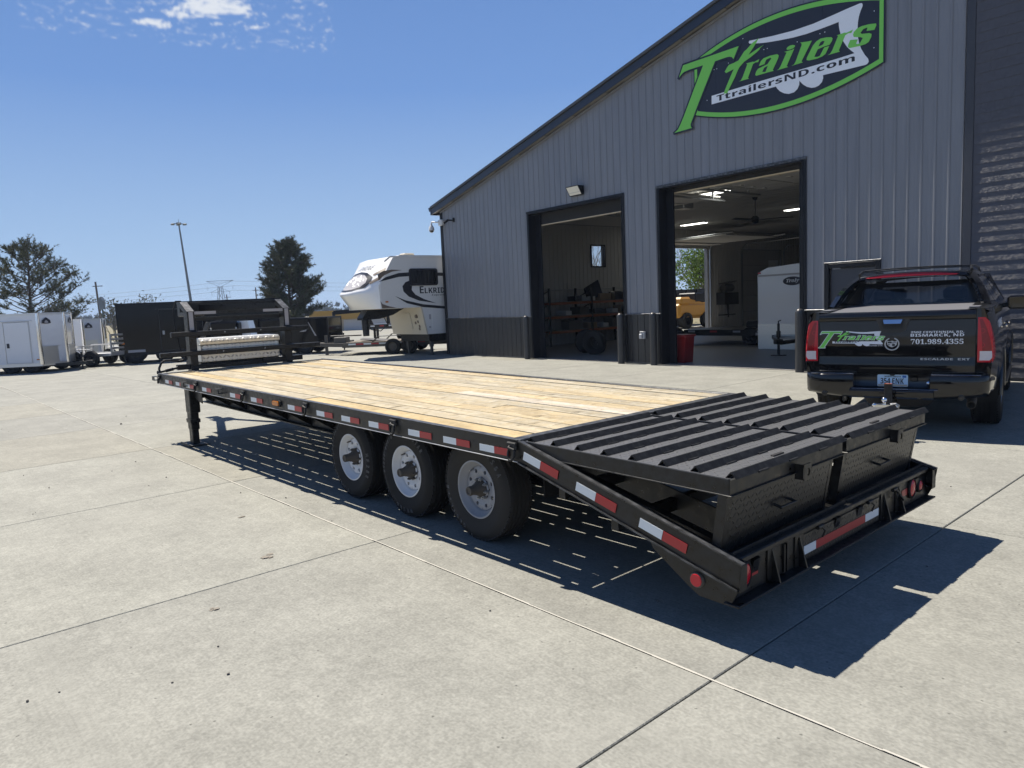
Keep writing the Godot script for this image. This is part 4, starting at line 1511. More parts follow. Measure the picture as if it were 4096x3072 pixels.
	for s0 in [7.40, 5.897, 4.398, 2.909, 1.416, 0.047]:
		var b := MB.new()
		b.cbox(Vector3(-0.011, 0.80, -s0), Vector3(0.022, 0.05, 0.085), 0.006)
		var pts := PackedVector3Array()
		for k in 13:
			var a := deg_to_rad(-35 + 250.0 * k / 12 + 180)
			pts.append(Vector3(-0.022 - 0.012 * sin(PI * k / 12.0), 0.755 + sin(a) * 0.042, -s0 + 0.008 - cos(a) * 0.028))
		b.tube(pts, 0.009, 8)
		b.tube(PackedVector3Array([Vector3(-0.012, 0.80, -s0 - 0.015), Vector3(-0.03, 0.79, -s0 - 0.012), pts[0]]), 0.009, 8)
		part("tie_down_hook", b, M["black_cleat"], t)
	for s0 in [7.52, 6.27, 5.06]:
		var b := MB.new()
		b.box2(Vector3(-0.06, 0.745, -s0 - 0.05), Vector3(-0.005, 0.752, -s0 + 0.05))
		b.box2(Vector3(-0.06, 0.795, -s0 - 0.05), Vector3(-0.005, 0.802, -s0 + 0.05))
		b.box2(Vector3(-0.06, 0.752, -s0 - 0.05), Vector3(-0.052, 0.795, -s0 + 0.05))
		part("winch_pocket", b, K, t)
	# --- jacks
	for q in [[0.17, -1.0], [TW - 0.17, 1.0]]:
		var x: float = q[0]
		var b := MB.new()
		b.cbox(Vector3(x, 0.53, -6.66), Vector3(0.13, 0.36, 0.19), 0.01)
		b.cbox(Vector3(x, 0.27, -6.69), Vector3(0.105, 0.30, 0.155), 0.01)
		b.box(Vector3(x, 0.24, -6.69), Vector3(0.125, 0.05, 0.175))
		b.cbox(Vector3(x, 0.03, -6.70), Vector3(0.085, 0.30, 0.135), 0.008)
		b.box2(Vector3(minf(x, x - q[1] * 0.4), 0.55, -6.50), Vector3(maxf(x, x - q[1] * 0.4), 0.68, -6.46))
		b.poly(pv([6.56, 0.69, 6.28, 0.69, 6.28, 0.50, 6.42, 0.52, 6.56, 0.56]), Transform3D(Basis(Vector3(0, 0, -1), Vector3.UP, Vector3(1, 0, 0)), Vector3(x, 0, 0)), 0.01)
		var jp := part("jack_leg", b, K, t)
		b = MB.new()
		b.cbox(Vector3(x, -0.076, -6.70), Vector3(0.26, 0.014, 0.34), 0.003)
		b.box2(Vector3(x - 0.13, -0.083, -6.88), Vector3(x - 0.115, -0.055, -6.53))
		part("foot_plate", b, M["steel_worn"], jp)
	# --- axles and wheels
	var words := [[["CROSSA", 14.0, 9.5], ["DESTLIFE", 205.0, 8.5]], [["TRAVELSTAR", -18.0, 7.6], ["HF288", 168.0, 9.0], ["ST235/80R16", 262.0, 6.4]], [["TRAVELSTAR", -84.0, 7.6], ["HF288", 78.0, 9.0], ["ST235/80R16", 190.0, 6.2]]]
	for k in 3:
		var s0: float = [0.69, 1.59, 2.49][k]
		var yc := 0.375 - TILT * s0
		var b := MB.new()
		b.cyl(Vector3(0.3, yc, -s0), Vector3(TW - 0.3, yc, -s0), 0.055, 0.055, 14)
		for x in [0.56, TW - 0.56]:
			b.box(Vector3(x, yc + 0.07, -s0), Vector3(0.06, 0.05, 0.8))
		part("axle", b, K, t)
		for sd in 2:
			var wn := Node3D.new()
			wn.name = "wheel"
			t.add_child(wn, true)
			var xc := 0.30 if sd == 0 else TW - 0.30
			wn.transform = Transform3D(Basis(Vector3.UP, 0.0 if sd == 0 else PI) * Basis(Vector3.RIGHT, [0.1, 0.9, 2.2][k] * 0.0), Vector3(xc, yc, -s0))
			make_wheel(wn, 0.375, 0.225, 0.205, M["grey_rim"] if k == 0 else M["white_rim"], M["rubber_dusty"] if k == 0 else M["rubber"], "tri" if k == 2 else "round", "long", words[k] if sd == 0 else [], 8)
	# --- mud flap and brackets behind the wheels
	var mf := MB.new()
	mf.cbox(Vector3(0.40, 0.50, -0.10), Vector3(0.20, 0.22, 0.012), 0.004)
	mf.box2(Vector3(0.34, 0.56, -0.05), Vector3(0.48, 0.68, -0.02))
	part("mud_flap", mf, M["rubber"], t)
	make_tail(t)
	make_neck(t)

const SIDE_X := Basis(Vector3(0, 0, 1), Vector3.UP, Vector3(-1, 0, 0))     # a plan drawn in (z, y), thickness towards -x

func make_tail(t: Node3D) -> void:
	var K: Material = M["black_steel"]
	# sloping side channels
	for x in [0.0, TW]:
		var sg := 1.0 if x == 0.0 else -1.0
		var b := MB.new()
		b.poly(pv([0, 0.835, 1.537, 0.441, 1.517, 0.312, 0, 0.702]), Transform3D(SIDE_X, Vector3(x + (0.006 if sg > 0 else 0.0), 0, 0)), 0.006)
		b.bar(Vector3(x + sg * 0.026, 0.832, 0.0), Vector3(x + sg * 0.026, 0.438, 1.537), 0.056, 0.008, Vector3.UP, 0.002)
		b.bar(Vector3(x + sg * 0.022, 0.699, 0.0), Vector3(x + sg * 0.022, 0.312, 1.517), 0.064, 0.008, Vector3.UP, 0.002)
		b.box(Vector3(x + sg * 0.03, 0.37, 1.524), Vector3(0.06, 0.13, 0.006))
		var sp := part("tail_channel", b, K, t)
		b = MB.new()
		b.bar(Vector3(x + sg * 0.012, 0.838, 0.0), Vector3(x + sg * 0.012, 0.444, 1.537), 0.026, 0.004, Vector3.UP)
		b.bar(Vector3(x - sg * 0.011, 0.700, 0.0), Vector3(x - sg * 0.011, 0.314, 1.515), 0.004, 0.009, Vector3.UP)
		part("worn_edge", b, M["rail_edge"], sp)
		# lower plate with round lamp
		b = MB.new()
		b.poly(pv([1.00, 0.446, 1.517, 0.313, 1.472, 0.222, 1.30, 0.226, 1.235, 0.262, 1.02, 0.402]), Transform3D(SIDE_X, Vector3(x + (0.010 if sg > 0 else -0.002), 0, 0)), 0.008)
		var lp := part("lamp_plate", b, K, t)
		b = MB.new()
		b.cyl(Vector3(x, 0.306, 1.292), Vector3(x - sg * 0.012, 0.306, 1.292), 0.041, 0.037, 24)
		part("grommet", b, M["steel_worn"], lp)
		b = MB.new()
		b.cyl(Vector3(x - sg * 0.008, 0.306, 1.292), Vector3(x - sg * 0.016, 0.306, 1.292), 0.033, 0.031, 24)
		part("lens", b, M["lamp_red"], lp)
		# tapes on the slope
		if sg > 0:
			var slope := atan2(-0.394, 1.537)
			for q in [0.05, 0.488, 0.940]:
				for k in 2:
					var m := MB.new()
					var bs := Basis(Vector3(1, 0, 0), Vector3(0, cos(slope), -sin(slope)), Vector3(0, sin(slope), cos(slope)))
					var zc: float = q + 0.073 + k * 0.148
					m.box(Vector3(-0.0045, 0.768 - zc * 0.2565 - 0.004, zc), Vector3(0.002, 0.052, 0.150), bs)
					part("reflective_tape", m, M["tape_white" if k == 0 else "tape_red"], t)
	# inner sloping beams and cross pieces under the raised ramps
	for x in [0.22, 1.10, 1.39, 2.27]:
		var b := MB.new()
		b.bar(Vector3(x, 0.70, -0.1), Vector3(x, 0.36, 1.48), 0.06, 0.09)
		part("tail_beam", b, K, t)
	for z in [0.35, 0.75, 1.15]:
		var b := MB.new()
		b.bar(Vector3(0.02, 0.66 - z * 0.26, z), Vector3(TW - 0.02, 0.66 - z * 0.26, z), 0.05, 0.07)
		part("tail_cross_member", b, K, t)
	# --- rear bumper: plate, top rail, bottom lip, fins
	var b := MB.new()
	b.box2(Vector3(0.01, 0.245, 1.462), Vector3(TW - 0.01, 0.425, 1.470))
	var bp := part("bumper", b, K, t)
	b = MB.new()
	b.cbox(Vector3(TW / 2, 0.437, 1.470), Vector3(TW - 0.03, 0.030, 0.055), 0.006)
	b.cbox(Vector3(TW / 2, 0.460, 1.452), Vector3(TW - 0.10, 0.020, 0.008), 0.002)
	part("top_rail", b, K, bp)
	b = MB.new()
	b.cbox(Vector3(TW / 2, 0.234, 1.485), Vector3(TW + 0.02, 0.012, 0.085), 0.003)
	part("bottom_lip", b, K, bp)
	for x in [0.38, 0.66, 1.75, 1.98]:
		b = MB.new()
		b.poly(pv([1.470, 0.425, 1.474, 0.425, 1.525, 0.24, 1.470, 0.24]), Transform3D(SIDE_X, Vector3(x + 0.005, 0, 0)), 0.010)
		b.box2(Vector3(x - 0.045, 0.24, 1.4705), Vector3(x + 0.045, 0.43, 1.478))
		part("fin", b, K, bp)
	for x in [0.50, 0.53]:
		b = MB.new()
		b.box2(Vector3(x - 0.006, 0.25, 1.470), Vector3(x + 0.006, 0.40, 1.482))
		part("weld_rib", b, K, bp)
	b = MB.new()
	b.box2(Vector3(0.708, 0.262, 1.4705), Vector3(1.672, 0.398, 1.477))
	part("tread_panel", b, M["black_tread_wall"], bp)
	for q in [[0.709, 0.846, "tape_white"], [0.847, 1.476, "tape_red"], [1.477, 1.668, "tape_white"]]:
		b = MB.new()
		b.box2(Vector3(q[0], 0.287, 1.4775), Vector3(q[1] - 0.001, 0.334, 1.4795))
		part("reflective_tape", b, M[q[2]], bp)
	for q in [[0.118, 0.349, 0.046, 0.056], [2.200, 0.352, 0.046, 0.056], [2.335, 0.342, 0.030, 0.034]]:
		b = MB.new()
		b.lathe(PackedVector2Array([Vector2(q[2] + 0.014, 0.0), Vector2(q[2] + 0.014, 0.014), Vector2(q[2] + 0.004, 0.020), Vector2(q[2], 0.016)]), Transform3D(Basis(Vector3(1, 0, 0), Vector3(0, 0, 1), Vector3(0, -q[3] / q[2], 0)), Vector3(q[0], q[1], 1.470)), 28)
		var lp := part("tail_lamp", b, M["rubber"], bp)
		b = MB.new()
		b.lathe(PackedVector2Array([Vector2(q[2], 0.015), Vector2(q[2] * 0.7, 0.022), Vector2(0, 0.024)]), Transform3D(Basis(Vector3(1, 0, 0), Vector3(0, 0, 1), Vector3(0, -q[3] / q[2], 0)), Vector3(q[0], q[1], 1.470)), 28)
		part("lens", b, M["lamp_red"], lp)
	for q in [[0.186, 0.25], [2.05, 2.135], [2.265, 2.29]]:
		b = MB.new()
		b.box2(Vector3(q[0], 0.318, 1.4705), Vector3(q[1], 0.362, 1.474))
		part("reflector", b, M["tape_red"], bp)
	for x in [0.852, 1.491, 1.86]:
		b = MB.new()
		b.cyl(Vector3(x - 0.03, 0.415, 1.497), Vector3(x + 0.03, 0.415, 1.497), 0.012, 0.012, 10)
		b.tube(PackedVector3Array([Vector3(x, 0.415, 1.50), Vector3(x + 0.03, 0.39, 1.512), Vector3(x + 0.025, 0.35, 1.50)]), 0.005, 6)
		if x > 1.8: b.tube(PackedVector3Array([Vector3(x + 0.02, 0.41, 1.50), Vector3(x + 0.10, 0.33, 1.515)]), 0.010, 8)
		part("latch", b, K, bp)
	b = MB.new()      # step deck behind the bumper
	b.quad(Vector3(0.03, 0.405, 1.462), Vector3(TW - 0.03, 0.405, 1.462), Vector3(TW - 0.03, 0.43, 1.30), Vector3(0.03, 0.43, 1.30), Vector3.UP)
	part("tail_pan", b, K, t)
	# --- two ramps lying level with the deck
	for sd in 2:
		var xa := 0.030 if sd == 0 else 1.257
		var xb := 1.203 if sd == 0 else 2.468
		b = MB.new()
		for x in [xa, xb]:
			var s2 := 1.0 if x == xa else -1.0
			b.box2(Vector3(x, 0.752, 0.02), Vector3(x + s2 * 0.006, 0.829, 1.452))
			b.cbox(Vector3(x + s2 * 0.025, 0.750, 0.735), Vector3(0.056, 0.007, 1.44), 0.002)
		b.box2(Vector3(xa, 0.752, 1.446), Vector3(xb, 0.832, 1.454))
		b.cbox(Vector3((xa + xb) / 2, 0.749, 1.44), Vector3(xb - xa + 0.01, 0.007, 0.05), 0.002)
		var rp := part("ramp", b, K, t)
		b = MB.new()
		for x in [xa, xb]:
			b.box2(Vector3(x - 0.002, 0.7465, 0.02), Vector3(x + 0.003, 0.7535, 1.45))
		part("worn_lip", b, M["rail_edge"], rp)
		b = MB.new()
		b.box2(Vector3(xa + 0.002, 0.826, 0.03), Vector3(xb - 0.002, 0.834, 1.456))
		part("tread_plate", b, M["black_tread_plate"], rp)
		for k in 8:
			b = MB.new()
			var z := 0.075 + k * 0.197
			var w := 0.030
			var hh := 0.031
			var p := pv([-w, 0.0, -w + 0.004, 0.0, 0, hh - 0.006, w - 0.004, 0.0, w, 0.0, 0.003, hh, -0.003, hh])
			b.poly(p, Transform3D(Basis(Vector3(0, 0, -1), Vector3.UP, Vector3(1, 0, 0)), Vector3(xa + 0.008, 0.8345, z)), xb - xa - 0.022)
			rng.seed = 400 + k + sd * 20
			for e in 3:     # weld beads
				var wx := lerpf(xa, xb, 0.22 + 0.27 * e) + rng.randf_range(-0.03, 0.03)
				b.cyl(Vector3(wx - 0.045, 0.836, z + w), Vector3(wx + 0.045, 0.836, z + w), 0.006, 0.006, 6)
			part("cleat", b, M["black_cleat"], rp)
		# hanging end plate, its edge post, grab handle and latch tab
		b = MB.new()
		var pl := xa + 0.035
		var pr := xb - 0.105
		b.quad(Vector3(pl, 0.748, 1.440), Vector3(pr, 0.748, 1.440), Vector3(pr + 0.01, 0.44, 1.385), Vector3(pl + 0.02, 0.44, 1.385), Vector3(0, -0.2, 1))
		b.quad(Vector3(pl, 0.748, 1.432), Vector3(pr, 0.748, 1.432), Vector3(pr + 0.01, 0.44, 1.377), Vector3(pl + 0.02, 0.44, 1.377), Vector3(0, 0.2, -1))
		part("end_plate", b, M["black_tread_wall"], rp)
		b = MB.new()
		b.bar(Vector3(pl - 0.012, 0.748, 1.415), Vector3(pl + 0.008, 0.42, 1.36), 0.05, 0.05, Vector3.BACK)
		b.bar(Vector3(pr + 0.012, 0.748, 1.415), Vector3(pr + 0.022, 0.42, 1.36), 0.03, 0.05, Vector3.BACK)
		b.box2(Vector3(xa + 0.01, 0.40, 1.30), Vector3(xb - 0.05, 0.43, 1.40))
		part("support_post", b, K, rp)
		var cx := xa + 0.555
		b = MB.new()
		b.tube(PackedVector3Array([Vector3(cx - 0.075, 0.60, 1.405), Vector3(cx - 0.075, 0.590, 1.455), Vector3(cx + 0.075, 0.590, 1.455), Vector3(cx + 0.075, 0.60, 1.405)]), 0.008, 8)
		part("grab_handle", b, K, rp)
		b = MB.new()
		cx = xa + 0.655
		b.box2(Vector3(cx - 0.04, 0.715, 1.455), Vector3(cx - 0.032, 0.795, 1.505))
		var hole := oval(0.012, -0.002, 0.016, 0.021, 20)
		# plate with an eye, built as a ring of quads from the hole to the outline
		var ctr := Vector2(0.012, -0.002)
		for i in 20:
			var q0 := hole[i]
			var q1 := hole[(i + 1) % 20]
			var o0 := _ray_rect(ctr, (q0 - ctr).normalized(), 0.045, 0.043)
			var o1 := _ray_rect(ctr, (q1 - ctr).normalized(), 0.045, 0.043)
			for zz in [1.497, 1.505]:
				b.quad(Vector3(cx + q0.x, 0.753 + q0.y, zz), Vector3(cx + q1.x, 0.753 + q1.y, zz), Vector3(cx + o1.x, 0.753 + o1.y, zz), Vector3(cx + o0.x, 0.753 + o0.y, zz), Vector3(0, 0, zz - 1.501))
			b.quad(Vector3(cx + o0.x, 0.753 + o0.y, 1.497), Vector3(cx + o1.x, 0.753 + o1.y, 1.497), Vector3(cx + o1.x, 0.753 + o1.y, 1.505), Vector3(cx + o0.x, 0.753 + o0.y, 1.505), Vector3(o0.x, o0.y, 0))
		part("latch_tab", b, K, rp)
		b = MB.new()      # hand slot in the plate
		b.cbox(Vector3(xa + 0.60, 0.838, 1.365), Vector3(0.11, 0.008, 0.022), 0.003)
		part("hand_slot", b, M["interior_dark"], rp)

func _ray_rect(c: Vector2, d: Vector2, hx: float, hy: float) -> Vector2:
	var tx := INF if absf(d.x) < 1e-6 else ((hx if d.x > 0 else -hx) - c.x) / d.x
	var ty := INF if absf(d.y) < 1e-6 else ((hy if d.y > 0 else -hy) - c.y) / d.y
	return c + d * minf(tx, ty)

func make_neck(t: Node3D) -> void:
	var K: Material = M["black_steel"]
	# uprights with bent tops, converging beams, coupler
	for x in [0.525, TW - 0.535]:
		var b := MB.new()
		b.box2(Vector3(x - 0.0515, 0.60, -7.70), Vector3(x + 0.0515, 1.675, -7.545))
		b.poly(pv([-7.545, 1.675, -7.70, 1.675, -7.98, 1.79, -7.98, 1.815, -7.83, 1.815]), Transform3D(SIDE_X, Vector3(x + 0.0515, 0, 0)), 0.103)
		var up := part("neck_upright", b, K, t)
		b = MB.new()
		b.quad(Vector3(x - 0.05, 1.677, -7.544), Vector3(x + 0.05, 1.677, -7.544), Vector3(x + 0.05, 1.8155, -7.829), Vector3(x - 0.05, 1.8155, -7.829), Vector3(0, 1, 0.5))
		part("top_plate", b, M["rail_edge"], up)
		b = MB.new()
		b.box2(Vector3(x - 0.030, 1.41, -7.545), Vector3(x + 0.030, 1.668, -7.5425))
		part("faded_tape", b, M["sticker_grey"], up)
		b = MB.new()
		var cx := TW / 2 + (-0.09 if x < 1 else 0.09)
		b.bar(Vector3(x, 1.74, -7.85), Vector3(cx, 1.74, -9.75), 0.10, 0.15)
		part("neck_beam", b, K, t)
	var b := MB.new()
	b.cbox(Vector3(TW / 2, 1.70, -9.8), Vector3(0.34, 0.24, 0.36), 0.02)
	b.cyl(Vector3(TW / 2, 1.75, -9.82), Vector3(TW / 2, 0.98, -9.82), 0.075, 0.075, 16)
	b.cbox(Vector3(TW / 2, 0.94, -9.82), Vector3(0.2, 0.16, 0.2), 0.02)
	part("coupler", b, K, t)
	for q in [[1.765, 1.80, -7.83, 0.03], [1.628, 1.675, -7.56, 0.04], [1.535, 1.59, -7.66, 0.05]]:
		b = MB.new()
		b.box2(Vector3(0.577, q[0], q[2] - q[3]), Vector3(TW - 0.587, q[1], q[2]))
		part("cross_bar", b, K, t)
	for q in [[0.577, 0.885], [1.595, TW - 0.587]]:
		b = MB.new()
		b.box2(Vector3(q[0], 1.630, -7.5595), Vector3(q[1], 1.672, -7.557))
		part("faded_tape", b, M["sticker_grey"], t)
	# two long rails across the neck
	for q in [[0.218, 2.284, 1.322, 1.392], [0.052, 2.46, 1.045, 1.112]]:
		b = MB.new()
		b.cbox(Vector3((q[0] + q[1]) / 2, (q[2] + q[3]) / 2, -7.505), Vector3(q[1] - q[0], q[3] - q[2], 0.07), 0.008)
		var rl := part("rack_rail", b, K, t)
		b = MB.new()
		for f in [0.36, 0.62]:
			var x := lerpf(q[0], q[1], f)
			b.cyl(Vector3(x, (q[2] + q[3]) / 2 + 0.005, -7.471), Vector3(x, (q[2] + q[3]) / 2 + 0.005, -7.464), 0.012, 0.009, 8)
		part("rivet", b, M["zinc"], rl)
	# feet, cross tube and landing gear crank
	b = MB.new()
	b.box2(Vector3(0.3, 0.85, -7.66), Vector3(0.47, 0.925, -7.58))
	b.box2(Vector3(TW - 0.48, 0.85, -7.66), Vector3(TW - 0.3, 0.925, -7.58))
	b.cbox(Vector3(TW / 2, 0.875, -7.62), Vector3(TW - 1.0, 0.06, 0.06), 0.006)
	b.box2(Vector3(1.55, 0.84, -7.64), Vector3(1.9, 0.92, -7.56))
	part("gear_box", b, K, t)
	b = MB.new()
	b.cyl(Vector3(0.30, 0.885, -7.61), Vector3(0.055, 0.845, -7.60), 0.017, 0.017, 10)
	b.cyl(Vector3(0.24, 0.875, -7.61), Vector3(0.14, 0.858, -7.605), 0.026, 0.026, 10)
	b.ball(Vector3(0.05, 0.842, -7.60), 0.035, 10, 6)
	b.tube(PackedVector3Array([Vector3(0.05, 0.85, -7.60), Vector3(0.055, 0.90, -7.6), Vector3(0.085, 0.965, -7.6), Vector3(0.13, 1.0, -7.6), Vector3(0.22, 0.998, -7.6), Vector3(0.33, 0.975, -7.62), Vector3(0.40, 0.985, -7.63), Vector3(0.43, 1.03, -7.64), Vector3(0.43, 1.10, -7.66)]), 0.016, 8)
	part("jack_crank", b, K, t)
	b = MB.new()
	b.tube(PackedVector3Array([Vector3(0.47, 1.0, -7.72), Vector3(0.40, 1.15, -7.74), Vector3(0.37, 1.45, -7.78), Vector3(0.38, 1.70, -7.84), Vector3(0.44, 1.83, -7.9), Vector3(0.53, 1.83, -7.95)]), 0.008, 6)
	part("cable", b, M["rubber"], t)
	# bright tread plate tool box
	var bx := MB.new()
	bx.cbox(Vector3(1.255, 1.055, -7.88), Vector3(1.19, 0.25, 0.46), 0.008)
	var o := part("toolbox", bx, M["bright_tread_plate"], t)
	bx = MB.new()
	var lp := pv([-7.64, 1.185, -7.635, 1.235, -7.68, 1.268, -8.10, 1.268, -8.125, 1.24, -8.12, 1.185])
	bx.poly(lp, Transform3D(SIDE_X, Vector3(1.858, 0, 0)), 1.206)
	part("lid", bx, M["bright_tread_plate"], o)
	bx = MB.new()
	bx.box2(Vector3(0.66, 0.83, -8.1), Vector3(1.85, 0.93, -7.7))
	part("bracket", bx, K, o)

# ------------------------------------------------------------------ the pickup
# local: x right, y up, z towards the tail; the rear axle stands at z = 0
func half_w(z: float, y: float) -> float:
	var w := 0.985
	if y > 0.95: w -= 0.075 * pow((y - 0.95) / 0.47, 2.0)
	else: w -= 0.03 * pow((0.95 - y) / 0.5, 2.0)
	if z > 0.55: w -= 0.055 * pow((z - 0.55) / 0.65, 2.0)
	if z < -3.55: w -= 0.17 * pow((-3.55 - z) / 0.85, 2.0)
	var a := minf(absf(z), absf(z + 3.3))
	if a < 0.62: w += 0.03 * smoothstep(0.62, 0.35, a) * smoothstep(1.15, 0.7, y)
	return w

func make_pickup() -> void:
	var t := thing("pickup_truck", "black pickup truck with shop lettering on its tailgate, parked before the right door", "pickup truck", FP)
	var P: Material = M["pickup_black"]
	# body sides with wheel arches
	for sg in [-1.0, 1.0]:
		var b := MB.new()
		var rows := []
		var n := 96
		for i in n + 1:
			var z := lerpf(1.17, -4.35, float(i) / n)
			var yb := 0.47
			if z > 0.5: yb = lerpf(0.47, 0.60, (z - 0.5) / 0.67)
			for zc in [0.0, -3.3]:
				var q: float = 0.50 * 0.50 - (z - zc) * (z - zc)
				if q > 0: yb = maxf(yb, 0.40 + sqrt(q))
			var r := PackedVector3Array()
			var yt := 1.41 if z > -0.5 else lerpf(1.41, 1.20, smoothstep(-2.9, -4.35, z))
			for k in 13:
				var y := lerpf(yb, yt, k / 12.0)
				r.append(Vector3(sg * half_w(z, y), y, z))
			rows.append(r)
		b.loft(rows, Vector3(sg, 0, 0))
		part("body_side", b, P, t)
		# arch liner and cladding lip
		b = MB.new()
		for zc in [0.0, -3.3]:
			var pts := PackedVector3Array()
			for k in 19:
				var a := PI * k / 18.0
				pts.append(Vector3(sg * (half_w(zc, 0.7) - 0.012), 0.40 + sin(a) * 0.50, zc + cos(a) * 0.50))
			b.tube(pts, 0.022, 8)
			var rr := []
			for k in 19:
				var a := PI * k / 18.0
				rr.append(PackedVector3Array([Vector3(sg * 0.97, 0.40 + sin(a) * 0.50, zc + cos(a) * 0.50), Vector3(sg * 0.55, 0.40 + sin(a) * 0.50, zc + cos(a) * 0.50)]))
			b.loft(rr, Vector3.DOWN)
		part("wheel_arch", b, M["pickup_cladding"], t)
		# running board
		b = MB.new()
		b.cbox(Vector3(sg * 0.96, 0.43, -1.65), Vector3(0.14, 0.07, 2.2), 0.02)
		part("running_board", b, M["pickup_cladding"], t)
		# door handles and side lines
		for z in [-0.95, -1.95]:
			b = MB.new()
			b.cbox(Vector3(sg * (half_w(z, 1.12) + 0.022), 1.12, z), Vector3(0.03, 0.035, 0.22), 0.01)
			part("door_handle", b, M["chrome"], t)
		b = MB.new()
		for z in [-0.42, -1.45, -2.6]:
			for k in 8:
				var y0 := 0.55 + k * 0.107
				b.quad(Vector3(sg * (half_w(z, y0) + 0.0012), y0, z), Vector3(sg * (half_w(z, y0) + 0.0012), y0, z - 0.006), Vector3(sg * (half_w(z, y0 + 0.107) + 0.0012), y0 + 0.107, z - 0.006), Vector3(sg * (half_w(z, y0 + 0.107) + 0.0012), y0 + 0.107, z), Vector3(sg, 0, 0))
		part("door_gap", b, M["interior_dark"], t)
	var num := MB.new()
	letters(num, "701.989.4355", font("Droid Serif", true), Transform3D(Basis(Vector3(0, 0, -1), Vector3(-0.13, 0.99, 0), Vector3(1, 0.13, 0)), Vector3(half_w(0.5, 1.17) + 0.003, 1.17, 0.62)), 0.95, 0.085, 0.001)
	part("side_lettering", num, M["decal_white"], t)
	# hood, nose
	var b := MB.new()
	var rows := []
	for i in 9:
		var z := lerpf(-2.95, -4.42, i / 8.0)
		var r := PackedVector3Array()
		for k in 13:
			var x := lerpf(-1, 1, k / 12.0)
			var hw := half_w(maxf(z, -4.3), 1.2) - 0.02
			r.append(Vector3(x * hw, lerpf(1.36, 1.20, i / 8.0) + 0.05 * (1.0 - x * x) - (0.1 if i == 8 else 0.0), z))
		rows.append(r)
	b.loft(rows, Vector3.UP)
	b.box2(Vector3(-0.82, 0.5, -4.40), Vector3(0.82, 1.18, -4.30))
	part("hood", b, P, t)
	# rear corner posts, tailgate
	var tail := func(x: float, y: float) -> float:
		return 1.205 - 0.055 * pow(absf(x) / 0.93, 3.0) - 0.03 * absf(y - 1.0)
	b = MB.new()
	rows = []
	for i in 15:
		var y := lerpf(0.70, 1.30, i / 14.0)
		var r := PackedVector3Array()
		for k in 25:
			var x := lerpf(-0.785, 0.785, k / 24.0)
			var crease := 0.012 * exp(-pow((y - 0.83) / 0.012, 2.0))
			var z: float = tail.call(x, y) + (0.016 if y < 0.825 else 0.0) + crease
			r.append(Vector3(x, y, z))
		rows.append(r)
	b.loft(rows, Vector3(0, 0, 1))
	var tg := part("tailgate", b, P, t)
	b = MB.new()
	rows = []
	for q in [[1.296, -0.004], [1.305, 0.020], [1.335, 0.032], [1.370, 0.030], [1.390, 0.012], [1.398, -0.03], [1.400, -0.10]]:
		var r := PackedVector3Array()
		for k in 25:
			var x := lerpf(-0.785, 0.785, k / 24.0)
			r.append(Vector3(x, q[0], tail.call(x, 1.30) + q[1]))
		rows.append(r)
	b.loft(rows, Vector3(0, 0.3, 1))
	part("top_lip", b, P, tg)
	b = MB.new()
	b.poly(pv([-0.185, 1.372, -0.125, 1.185, -0.085, 1.165, 0.085, 1.165, 0.125, 1.185, 0.185, 1.372]), face_z(0, 0, 1.198), 0.022)
	part("handle_bezel", b, M["pickup_cladding"], tg)
	b = MB.new()
	b.poly(pv([-0.125, 1.33, -0.095, 1.21, 0.095, 1.21, 0.125, 1.33]), face_z(0, 0, 1.216), 0.006)
	part("handle_recess", b, M["interior_dark"], tg)
	b = MB.new()
	b.quad(Vector3(-0.100, 1.312, 1.222), Vector3(0.097, 1.312, 1.222), Vector3(0.082, 1.266, 1.245), Vector3(-0.086, 1.266, 1.245), Vector3(0, 0.6, 1))
	part("chrome_handle", b, M["chrome"], tg)
	# decals on the tailgate
	b = MB.new()
	var place := func(k: String) -> PackedVector2Array:
		# the sign's outlines squeezed into the decal's box
		var p := emblem(k)
		for i in p.size():
			p[i] = Vector2(remap(p[i].x, -0.565, 4.125, -0.800, -0.080), remap(p[i].y, -0.273, 1.202, 0.992, 1.188))
		return p
	var on_gate := func(p: PackedVector2Array, up: float, mk: String, called: String) -> void:
		var m := MB.new()
		var idx := Geometry2D.triangulate_polygon(p)
		for i in range(0, idx.size(), 3):
			var q := []
			for e in 3:
				var v2: Vector2 = p[idx[i + e]]
				q.append(Vector3(v2.x, v2.y, tail.call(v2.x, v2.y) + up))
			m.trif(q[0], q[1], q[2], Vector3(0, 0, 1))
		part(called, m, M[mk], tg)
	on_gate.call(place.call("w"), 0.0030, "decal_white", "decal_trailer")
	on_gate.call(grow(place.call("T"), 0.006), 0.0045, "decal_white", "decal_outline")
	on_gate.call(place.call("T"), 0.006, "sign_green", "decal_large_letter")
	on_gate.call(place.call("brush"), 0.006, "sign_green", "decal_brush_letter")
	for k in ["r", "a", "i", "dot", "l", "e", "r2", "s"]:
		on_gate.call(grow(place.call(k), 0.003), 0.0045, "decal_white", "decal_outline")
		on_gate.call(place.call(k), 0.0060, "sign_green", "decal_letter")
	b = MB.new()
	letters(b, "TtrailersND.com", font("Droid Sans", true), face_z(-0.618, 1.053, tail.call(-0.5, 1.05) + 0.0008), 0.475, 0.019, 0.006)
	part("decal_address", b, M["ink"], tg)
	b = MB.new()
	letters(b, "Proverbs 3:5-6", font("Droid Serif"), face_z(-0.245, 1.012, 1.2045), 0.14, 0.018, 0.001)
	letters(b, "2502 CENTENNIAL RD,", font("Droid Sans", true), face_z(0.178, 1.152, 1.202), 0.505, 0.025, 0.001)
	letters(b, "BISMARCK, ND", font("Droid Sans", true), face_z(0.176, 1.112, 1.202), 0.507, 0.036, 0.001)
